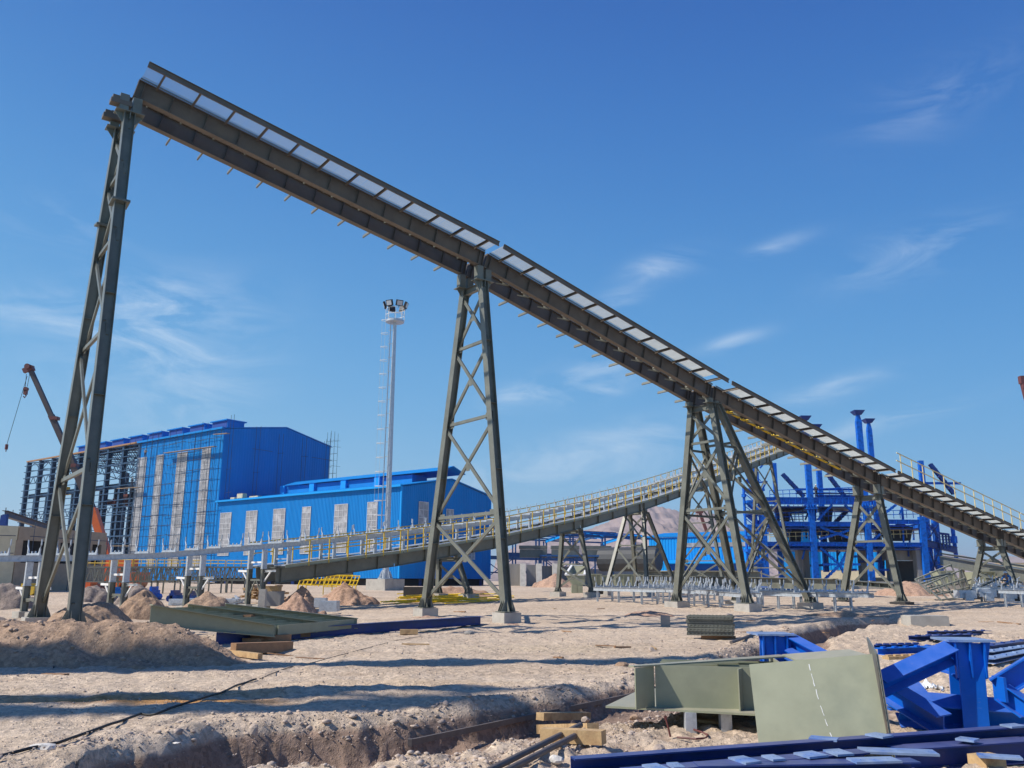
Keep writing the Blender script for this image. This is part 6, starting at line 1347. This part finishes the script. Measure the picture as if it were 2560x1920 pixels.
def node(cap_l, cap_r, Y, col_pts, label, arms, zcol=None, yaw=.0):
    """blue column head: cap plate, tapered gussets, web with two flanges"""
    a, b = at_depth(*cap_l, Y), at_depth(*cap_r, Y); b.z = a.z = (a.z+b.z)/2
    R_ = thing('steel_fabrication', label, 'steel fabrication', (a.x, Y, 0), 'blue column heads in the foreground')
    d_ = (b-a).normalized(); n_ = Vector((-d_.y, d_.x, 0)); w_ = (b-a).length; c = (a+b)/2
    if yaw: r_ = Matrix.Rotation(yaw, 3, 'Z'); d_ = r_@d_; n_ = r_@n_
    q = MB(); q.box(tuple(c+n_*.27), w_, .62, .025, d_, n_); q.build('cap_plate', GALV_B, R_)
    bl, br, zb2 = col_pts; bot = (at_depth(*bl, Y-.1)+at_depth(*br, Y-.1))/2; ww = (at_depth(*br, Y)-at_depth(*bl, Y)).length; bot.z = zb2
    top = Vector((c.x, c.y, c.z))+n_*.2; bot = bot+n_*.2
    q = MB(); ax = (top-bot).normalized(); 
    for o_, th2 in ((-.15, .02), (.17, .02)): q.beam(bot+n_*o_, top+n_*o_-ZZ*.02, 'box', ww, th2, up=n_)
    q.beam(bot, top-ZZ*.02, 'box', .02, .29, up=n_); q.build('column', BLUE_F, R_)
    for t_ in (-.36, -.05, .26):
        p = c+d_*(w_*t_)-ZZ*.014; q = MB(); q.poly([p-n_*.03, p+n_*.04, p+n_*.04-ZZ*.42, p-n_*.02-ZZ*.40, p-n_*.035-ZZ*.1], .02, d_); q.build('gusset', BLUE_F, R_)
    for e_ in (-1, 1):
        p = c+d_*(w_*.44*e_)-ZZ*.014+n_*.05; q = MB(); q.poly([p, p-d_*e_*(w_*.2), p-d_*e_*(w_*.2)-ZZ*.4, p-d_*e_*.08-ZZ*.38], .02, n_); q.build('gusset', BLUE_F, R_)
    for (p1, Y1, p2, Y2, w1, h1) in arms:
        q = MB(); q.beam(at_depth(*p1, Y1), at_depth(*p2, Y2), 'I', w1, h1, .016, (0, -.6, 1)); q.build('arm', BLUE_F, R_)
    return R_
GALV_B = mat('blue grey primed plate', (.24, .33, .50), .45, .1, .2, 5, col2=(.12, .22, .50), mixscale=3)
node((1893, 1590), (1989, 1584), 12.9, ((1918, 1690), (1968, 1690), -.05), 'smaller looking blue column head standing behind the olive girder box', [((1972, 1602), 13.0, (2072, 1655), 12.4, .16, .2), ((1968, 1632), 12.9, (2030, 1668), 12.6, .14, .14)])
node((2372, 1606), (2482, 1599), 10.6, ((2412, 1800), (2474, 1800), -.06), 'large blue column head with raking arms at the lower right', [((2378, 1630), 10.7, (2200, 1712), 10.4, .2, .2), ((2374, 1612), 11.4, (2285, 1655), 12.0, .12, .14), ((2214, 1722), 10.9, (2360, 1812), 10.0, .2, .22), ((2250, 1772), 10.9, (2600, 1800), 10.7, .26, .34), ((2395, 1660), 10.9, (2320, 1640), 11.6, .16, .26)], yaw=-.12)
q = MB(); q.beam(at_depth(2492, 1722, 10.2), at_depth(2600, 1655, 10.0), 'I', .2, .24, .016); q.beam(at_depth(2505, 1730, 10.1), at_depth(2570, 1775, 9.9), 'I', .16, .2, .014); q.box(tuple(at_depth(2500, 1722, 10.1)), .03, .24, .26); single(q, 'steel_fabrication', BLUE_F, 'blue forked steel piece cut off by the right edge', 'steel fabrication')
q = MB(); q.beam(at_depth(2262, 1722, 11.5), at_depth(2300, 1770, 11.0), 'I', .18, .4, .016); q.box(tuple(at_depth(2270, 1770, 10.9)), .55, .3, .02); single(q, 'steel_fabrication', BLUE_F, 'short blue bracket with an oval hole right of the big olive plate', 'steel fabrication')

def long_beam(a, b, prof, w, h, m, label, plates=(), up=(0, 0, 1)):
    R_ = thing('steel_beam', label, 'steel beam', tuple(a-ZZ*h/2)); q = MB(); q.beam(a, b, prof, w, h, .014, up); q.build('profile', m, R_)
    for (t_, w_, d_, ang) in plates:
        c = lerp(a, b, t_)+ZZ*(h/2+.012)+Vector((0, -.05, 0)); dd = (b-a).normalized(); dd = Matrix.Rotation(ang, 3, 'Z')@dd; nn = Vector((-dd.y, dd.x, 0)).normalized(); q = MB(); q.box(tuple(c), w_, d_, .018, dd, nn)
        for hx in (-.3, 0, .3):
            q.tube([c+dd*(w_*hx)+ZZ*.009, c+dd*(w_*hx)+ZZ*.0115], .008, 8)
        q.build('bolted_plate', GALV_B, R_)
    return R_
long_beam(at_depth(1432, 1912, 8.2), at_depth(2600, 1826, 9.35), 'C', .14, .12, BLUE_D, 'long navy blue beam crossing the bottom right of the picture', [(.62, .16, .2, .3), (.93, .18, .16, 0)])
long_beam(at_depth(1560, 1946, 7.75), at_depth(2160, 1896, 8.3), 'I', .2, .13, BLUE_D, 'navy blue beam at the bottom edge carrying many small drilled plates', [(.12, .14, .22, .1), (.2, .1, .2, -.1), (.48, .16, .26, .12), (.6, .12, .2, 0), (.76, .2, .22, .1), (.88, .16, .24, -.05)])
long_beam(at_depth(1740, 1925, 7.9), at_depth(2290, 1915, 7.95), 'C', .2, .1, BLUE_D, 'low navy blue beam end in front of the plated beam', [(.8, .4, .2, .05)])
long_beam(at_depth(2240, 1897, 8.7), at_depth(2620, 1870, 9.1), 'I', .24, .2, BLUE_D, 'dark navy beam in the shade below the large blue column head', [])
for x0, y0, x1, y1, Y, h_, l in ((2149, 1868, 2341, 1890, 8.55, .05, 'flat blue grey plate with drilled holes on the navy beams'), (2025, 1843, 2095, 1850, 8.9, .03, 'small pale blue plate on the long navy beam'), (2444, 1886, 2554, 1897, 8.5, .04, 'narrow blue plate resting on a timber block at the lower right'), (2395, 1846, 2442, 1851, 8.9, .03, 'tiny drilled blue plate near the foot of the large column head')):
    a, b = at_depth(x0, y0, Y), at_depth(x1, y1, Y-.12); d_ = Vector((b.x-a.x, b.y-a.y, 0)); L_ = d_.length; d_.normalize(); n_ = Vector((-d_.y, d_.x, 0)); c = (a+b)/2; q = MB(); q.box(tuple(c), L_, .24 if L_ > .6 else .16, .02, d_, n_)
    for k in range(5): q.tube([c+d_*(L_*(-.4+k*.2))+ZZ*.01, c+d_*(L_*(-.4+k*.2))+ZZ*.012], .01, 8)
    single(q, 'drilled_plate', GALV_B, l, 'steel plate')
P_ = at_depth(2475, 1912, 8.6); plank(P_-Vector((.12, 0, 0)), P_+Vector((.12, .1, 0)), .2, .16, WOOD, 'timber_block', 'timber block under the narrow blue plate at the lower right', 'timber')
# blue pieces further right
for a_, b_, w_, h_, m, l, pr in (((2283, 1606), (2440, 1600), .35, .12, BLUE_D, 'front navy blue profile with stubs lying on pale ground', 'C'), ((2330, 1592), (2470, 1589), .3, .1, BLUE_D, 'rear navy blue profile lying on pale ground', 'C'), ((2196, 1642), (2362, 1634), .3, .14, BLUE, 'blue beam lying right of the big olive plate', 'I'), ((2215, 1660), (2330, 1655), .25, .06, WOOD, 'timber batten between the blue beams', 'box'),
        ((2470, 1668), (2620, 1634), .3, .1, GALV_B, 'front blue grey perforated profile at the right edge', 'C'), ((2470, 1648), (2600, 1626), .3, .1, GALV_B, 'middle blue grey profile at the right edge', 'C'), ((2470, 1632), (2610, 1610), .3, .12, BLUE_D, 'rear dark blue profile at the right edge', 'I'), ((2190, 1630), (2300, 1627), .2, .1, BLUE_D, 'thin navy beam behind the blue beam', 'C')):
    a, b = gpt(*a_), gpt(*b_); q = MB(); q.beam(a+ZZ*.12, b+ZZ*.12, pr, w_, h_, .014)
    for k in range(6): q.box(tuple(lerp(a, b, (k+.5)/6)+ZZ*(.13+h_/2)), .12, w_*.5, .04, (b-a).normalized())
    single(q, 'steel_beam' if pr != 'box' else 'timber_batten', m, l, 'steel beam' if pr != 'box' else 'timber')
# scattered offcuts and scrap
rd_ = random.Random(11)
for k in range(22):
    x_ = rd_.uniform(700, 2500); y_ = rd_.uniform(1575, 1650) if k < 12 else rd_.uniform(1520, 1575); c = gpt(x_, y_); an = rd_.uniform(0, 3.14); ln = rd_.uniform(.12, .45); d_ = Vector((math.cos(an), math.sin(an), rd_.uniform(-.06, .1)))*ln
    plank(c-d_+ZZ*.03, c+d_+ZZ*.03, rd_.uniform(.03, .09), rd_.uniform(.02, .05), rd_.choice((WOOD, WOOD_O, WOOD_O)), 'timber_offcut', 'small broken timber offcut lying loose on the open ground', 'timber', 'timber offcuts on the open ground')
# plastic film
c = gpt(2318, 1728); U_, V_ = np.meshgrid(np.linspace(-1, 1, 34), np.linspace(-1, 1, 20), indexing='ij'); zz = .05+np.abs(fbm(U_*3, V_*3, 4, 77))*.16*(1.2-U_**2); zz[0] = zz[-1] = 0
o = grid_mesh('plastic_sheet', U_*.26*(1+.25*V_), V_*.3+fbm(U_*2, V_, 2, 5)*.15, zz, PLASTIC); o.location = c; tag(o, 'crumpled clear plastic sheet on the ground beside the blue pieces', 'plastic sheet')
# timber blocks and pipes
for (a_, b_, w_, h_, dz, l) in (((1350, 1822), (1468, 1818), .13, .10, .16, 'back timber block of the three beside the grey pipes'), ((1353, 1838), (1483, 1840), .14, .12, .08, 'middle timber block of the three beside the grey pipes'), ((1357, 1858), (1510, 1866), .15, .14, .09, 'front timber block of the three beside the grey pipes')):
    a, b = gpt(*a_), gpt(*b_); plank(a+ZZ*dz, b+ZZ*dz, w_, h_, WOOD, 'timber_block', l, 'timber')
for (a_, b_, z0, z1, l) in (((1215, 1945), (1452, 1850), .05, .16, 'upper of two grey brown pipes sloping at the bottom of the picture'), ((1250, 1950), (1462, 1856), .05, .12, 'lower of two grey brown pipes sloping at the bottom of the picture')):
    a, b = gpt(*a_), gpt(*b_); q = MB(); q.tube([a+ZZ*z0, b+ZZ*z1], .032, 14); single(q, 'pipe', PIPE, l, 'pipe', smooth=False)
for a_, b_, l, m in (((1722, 1806), (1800, 1812), 'flat pale board under the olive girder box', WOOD), ((108, 1690), (166, 1691), 'short dark stick on the gravel at the left', WOOD_O), ((2495, 1556), (2550, 1562), 'dark plank on the far right ground', WOOD_O)):
    a, b = gpt(*a_), gpt(*b_); plank(a+ZZ*.03, b+ZZ*.03, .12, .035, m, 'board', l, 'timber')
q = MB(); a = gpt(1676, 1842); q.tube([a, a+Vector((-.02, 0, .10)), a+Vector((-.045, .02, .2))], .012, 6); q.box(tuple(a+Vector((-.045, .02, .2))), .03, .02, .04); single(q, 'metal_stake', RUST_R, 'rusty stake sticking out of the ground before the olive girder box', 'stake')
q = MB(); q.tube([gpt(x, y)+ZZ*.02 for x, y in ((1693, 1848), (1740, 1852), (1765, 1850), (1770, 1842), (1752, 1834), (1728, 1826))], .012, 6); single(q, 'rebar', RUST_R, 'bent rusty bar on the ground before the olive girder box', 'rebar')
q = MB(); pts = [gpt(x, y)+ZZ*.02 for x, y in ((139, 1670), (150, 1668), (160, 1656), (178, 1651), (190, 1657), (196, 1662))]; q.tube(pts, .012, 6); q.tube([gpt(134, 1672)+ZZ*.02, gpt(134, 1658)+ZZ*.12], .012, 6); single(q, 'wire_loop', BLACK, 'black bent wire loop at the foot of the left mound', 'wire')
# cable
def cable(pts, r, label):
    P = [gpt(*p)+ZZ*(r*.8) for p in pts]; out = []
    for a, b in zip(P[:-1], P[1:]):
        for k in range(6):
            p = lerp(a, b, k/6); p.z = gz(p.x, p.y)+r*.9+.02; out.append(p)
    zs = [p.z for p in out]
    for k_ in range(len(out)): lo, hi = max(0, k_-4), min(len(out), k_+5); out[k_].z = sum(zs[lo:hi])/(hi-lo)
    q = MB(); q.tube(out, r, 6); return single(q, 'cable', BLACK, label, 'cable', smooth=True)
cable([(-30, 1912), (0, 1900), (72, 1880), (145, 1866), (217, 1840), (289, 1813), (350, 1795), (391, 1784), (452, 1766), (542, 1739), (593, 1722), (649, 1697)], .016, 'black cable snaking over the ground at the lower left')
cable([(649, 1697), (700, 1678), (752, 1664), (850, 1636), (1000, 1602), (1066, 1590)], .007, 'thin cable tail leading towards the middle trestle')
# trench form board, lean concrete strip
fa, fb2 = on_ground(1025, 1856, -.27), on_ground(1605, 1733, -.22)
q = MB(); q.beam(fa, fb2, 'box', .04, .07); q.box(tuple(fa), .05, .06, .08); single(q, 'form_board', PIPE, 'long narrow form board along the trench floor', 'form board')
wa, wb = on_ground(640, 1935, -.44), on_ground(960, 1880, -.44)

# ------------------------------------------------------------------ stones
def rock_mesh(seed, flat=.7):
    import bmesh
    bm = bmesh.new(); bmesh.ops.create_icosphere(bm, subdivisions=2, radius=1); r = random.Random(seed)
    dirs = [(Vector((r.gauss(0, 1), r.gauss(0, 1), r.gauss(0, 1))).normalized(), r.uniform(.55, .92)) for _ in range(9)]
    for v in bm.verts:
        for d_, k in dirs:
            t_ = v.co.dot(d_)
            if t_ > k: v.co -= d_*(t_-k)
        v.co *= 1+r.uniform(-.04, .04); v.co.z *= flat
    q = MB(); q.v = [tuple(v.co) for v in bm.verts]; q.f = [tuple(x.index for x in f.verts) for f in bm.faces]; bm.free(); return q
RL = [((105, 1873), 34, STONE_W, 'flat white stone lying on the black cable', .35), ((409, 1644), 8, STONE_W, 'small bright white stone below the brown mound', .8), ((373, 1574), 12, STONE, 'rounded brown boulder near the top of the broad mound', .8), ((231, 1638), 13, STONE, 'large brown rock at the foot of the mound', .7), ((183, 1637), 9, STONE, 'pale brown rock beside the larger one at the foot of the mound', .7), ((311, 1584), 8, STONE, 'flat pale rock on the mound slope', .5),
      ((324, 1853), 7, STONE, 'small pointed brown stone near the trench lip', 1.1), ((635, 1832), 14, STONE, 'tilted pale boulder standing on the trench lip', 1.2), ((441, 1858), 11, STONE_W, 'low whitish slab of rubble on the trench lip', .22), ((1630, 1630), 11, STONE, 'squarish pink stone alone on the open ground', .9), ((1005, 1905), 13, STONE, 'angular stone at the bottom middle', .9), ((1390, 1902), 20, STONE_W, 'cracked whitish stone under the pipes', .6),
      ((1465, 1802), 12, STONE, 'pale stone right of the three timber blocks', .7), ((1555, 1668), 18, SPOIL, 'dark earth clod on the trench edge', .6), ((1648, 1882), 18, STONE, 'reddish brown rock in the foreground rubble', .9), ((1722, 1890), 24, STONE_W, 'crumbled whitish concrete lump in the foreground rubble', .5), ((1590, 1798), 16, SPOIL, 'brown earth clod beside the olive girder box', .6), ((1175, 1586), 15, CONC_G, 'grey broken concrete lump before the middle trestle', .55), ((1290, 1571), 4, STONE_W, 'little white stone by the front footing', .9),
      ((1822, 1542), 12, STONE, 'brown boulder right of the olive panels', .7), ((1745, 1530), 9, STONE, 'brown boulder right of the left tower footing', .8), ((253, 1868), 8, STONE, 'grey flat stone between the cable and the trench', .5)]
for i, ((x, y), r_, m, l, fl) in enumerate(RL):
    if 1000 < x < 1700 and y > 1780 or x < 700: P_ = gpt(x, y)
    else: P_ = gpt(x, y)
    if (x, y) == (373, 1574): P_ = at_depth(x, y, 20.5)
    if (x, y) in ((231, 1638), (183, 1637)): P_ = gpt(x, y)
    if (x, y) == (311, 1584): P_ = at_depth(x, y, 19.3)
    q = rock_mesh(i+3, fl); sc = r_/F_PX*P_.y
    q.v = [(v[0]*sc, v[1]*sc*.8, v[2]*sc) for v in q.v]; o = q.build('rock', m); o.location = P_+ZZ*sc*.25*fl; tag(o, l, 'rock')
# loose gravel: thousands of little stones, one object
def gravel(name, n, gen, rr, m, label, seed):
    rs = np.random.RandomState(seed); q = rock_mesh(seed, .7)
    import bmesh
    bm = bmesh.new(); bmesh.ops.create_icosphere(bm, subdivisions=1, radius=1); bv = np.array([v.co[:] for v in bm.verts]); bf = np.array([[v.index for v in f.verts] for f in bm.faces]); bm.free()
    X, Y = gen(rs, n); n = len(X); R = rr(rs, n, Y); Z = ground_z(X, Y)
    nv, nf = len(bv), len(bf); jit = 1+rs.uniform(-.32, .32, (n, nv)); an = rs.uniform(0, 6.28, n); ca, sa = np.cos(an), np.sin(an)
    st = rs.uniform(.6, 1.3, (n, 3)); st[:, 2] = rs.uniform(.4, .8, n)
    L = bv[None]*jit[..., None]*st[:, None, :]*R[:, None, None]
    x = L[..., 0]*ca[:, None]-L[..., 1]*sa[:, None]+X[:, None]; y = L[..., 0]*sa[:, None]+L[..., 1]*ca[:, None]+Y[:, None]; z = L[..., 2]+Z[:, None]+R[:, None]*.12
    co = np.stack([x, y, z], -1).reshape(-1, 3).astype(np.float32); fi = (bf[None]+(np.arange(n)*nv)[:, None, None]).reshape(-1, 3)
    me = bpy.data.meshes.new(name); me.vertices.add(len(co)); me.vertices.foreach_set('co', co.ravel()); me.loops.add(fi.size); me.loops.foreach_set('vertex_index', fi.ravel().astype(np.int32)); me.polygons.add(len(fi)); me.polygons.foreach_set('loop_start', np.arange(0, fi.size, 3, dtype=np.int32)); me.polygons.foreach_set('loop_total', np.full(len(fi), 3, dtype=np.int32)); me.update(calc_edges=True); me.materials.append(m)
    o = bpy.data.objects.new(name, me); COL.objects.link(o); return tag(o, label, kind='stuff')
def g_near(rs, n):
    Y = 6.0+rs.power(.75, n)*24; X = rs.uniform(-.72, .72, n)*(Y+1.5); k = fbm(X*.7, Y*.7, 3, 61)+rs.uniform(-.5, .5, n) > -.05; return X[k], Y[k]
if STONES:
    A_ = np.concatenate(STONES)
    gz_keep = ground_z
    def ground_z(X, Y, fine=True, A_=A_, f0_=gz_keep): return A_[:, 2] if len(X) == len(A_) else f0_(X, Y, fine)
    gravel('gravel', 1, lambda rs, n: (A_[:, 0], A_[:, 1]), lambda rs, n, Y: .01+.055*rs.power(.22, n)**3, mat('earth clods', (.42, .31, .23), .95, 0, .3, 9, col2=(.34, .25, .19), mixscale=5), 'stones and clods lying on the soil mounds', 15)
    ground_z = gz_keep
gravel('gravel', 17000, g_near, lambda rs, n, Y: .006+.016*rs.power(.35, n)**3+.0006*Y, STONE, 'loose pale gravel strewn over the near ground', 5)
def g_lip(rs, n):
    X = rs.uniform(-6, 10, n); ly = np.interp(X, lip[:, 0], lip[:, 1]); Y = ly+rs.normal(.1, .32, n); return X, Y
gravel('gravel', 2600, g_lip, lambda rs, n, Y: .012+.05*rs.power(.3, n)**3, SPOIL_ST if False else STONE, 'crumbled clods and stones along the trench lip', 8)
def g_bank(rs, n):
    X = rs.uniform(-2.5, 5.5, n); ly = np.interp(X, lip[:, 0], lip[:, 1]); Y = ly-1.2-rs.power(1.2, n)*3.2; return X, Y
gravel('gravel', 6500, g_bank, lambda rs, n, Y: .009+.035*rs.power(.3, n)**3, mat('rubble stone', (.50, .41, .34), .9, 0, .3, 9, col2=(.42, .33, .27), mixscale=4), 'pale broken rubble on the near bank of the trench', 9)

# ------------------------------------------------------------------ steel towers left of the picture whose long shadows cross the foreground
def side_tower(X, Y, H, label, tw=.5, bx=1.6, by=2.2):
    R_ = thing('trestle_tower', label, 'trestle', (X, Y, 0))
    z0 = gz(X, Y); legs = []
    for sx_, sy_ in ((-1, -1), (1, -1), (1, 1), (-1, 1)):
        b, t = Vector((X+sx_*bx, Y+sy_*by, z0)), Vector((X+sx_*tw, Y+sy_*tw, z0+H)); q = MB(); q.beam(b, t, 'I', .55, .55, .03); q.build('leg', OLIVE, R_); legs.append((b, t))
    for a, b in zip(legs, legs[1:]+legs[:1]):
        lv = [z0+.3, z0+H*.3, z0+H*.55, z0+H*.8, z0+H-.3]
        for k in range(len(lv)):
            q = MB(); q.beam(at_z(*a, lv[k]), at_z(*b, lv[k]), 'box', .12, .12); q.build('cross_bar', OLIVE, R_)
            if k: q = MB(); q.beam(at_z(*a, lv[k-1]), at_z(*b, lv[k]), 'box', .12, .12); q.beam(at_z(*b, lv[k-1]), at_z(*a, lv[k]), 'box', .12, .12); q.build('brace', OLIVE, R_)
    return R_
side_tower(-23.0, 14.4, 27, 'tall slim steel tower outside the left edge, its shadow crossing the open ground', .25, .55, .6)
side_tower(-24.0, 8.6, 24, 'shorter steel tower outside the left edge, its shadow reaching the trench', .7, .9, 1.0)

hz = MB(); hz.box((0, 1500, 165), 19000, 16500, 334); ho = hz.build('haze', MATS['copy'] if 'copy' in MATS else DARK)
hm = bpy.data.materials.new('desert haze'); hm.use_nodes = True; hm.node_tree.nodes.clear()
h_o = hm.node_tree.nodes.new('ShaderNodeOutputMaterial'); h_v = hm.node_tree.nodes.new('ShaderNodeVolumePrincipled'); h_v.inputs['Color'].default_value = (.86, .92, 1, 1); h_v.inputs['Density'].default_value = HAZE; h_v.inputs['Anisotropy'].default_value = .2
hm.node_tree.links.new(h_v.outputs[0], h_o.inputs['Volume']); ho.data.materials[0] = hm; tag(ho, 'thin pale desert haze', kind='stuff')
for o in bpy.data.objects:
    if o.parent is None and 'category' in o.keys() and 'kind' not in o.keys(): o['kind'] = 'thing'
    if '_o' in o.keys(): del o['_o']
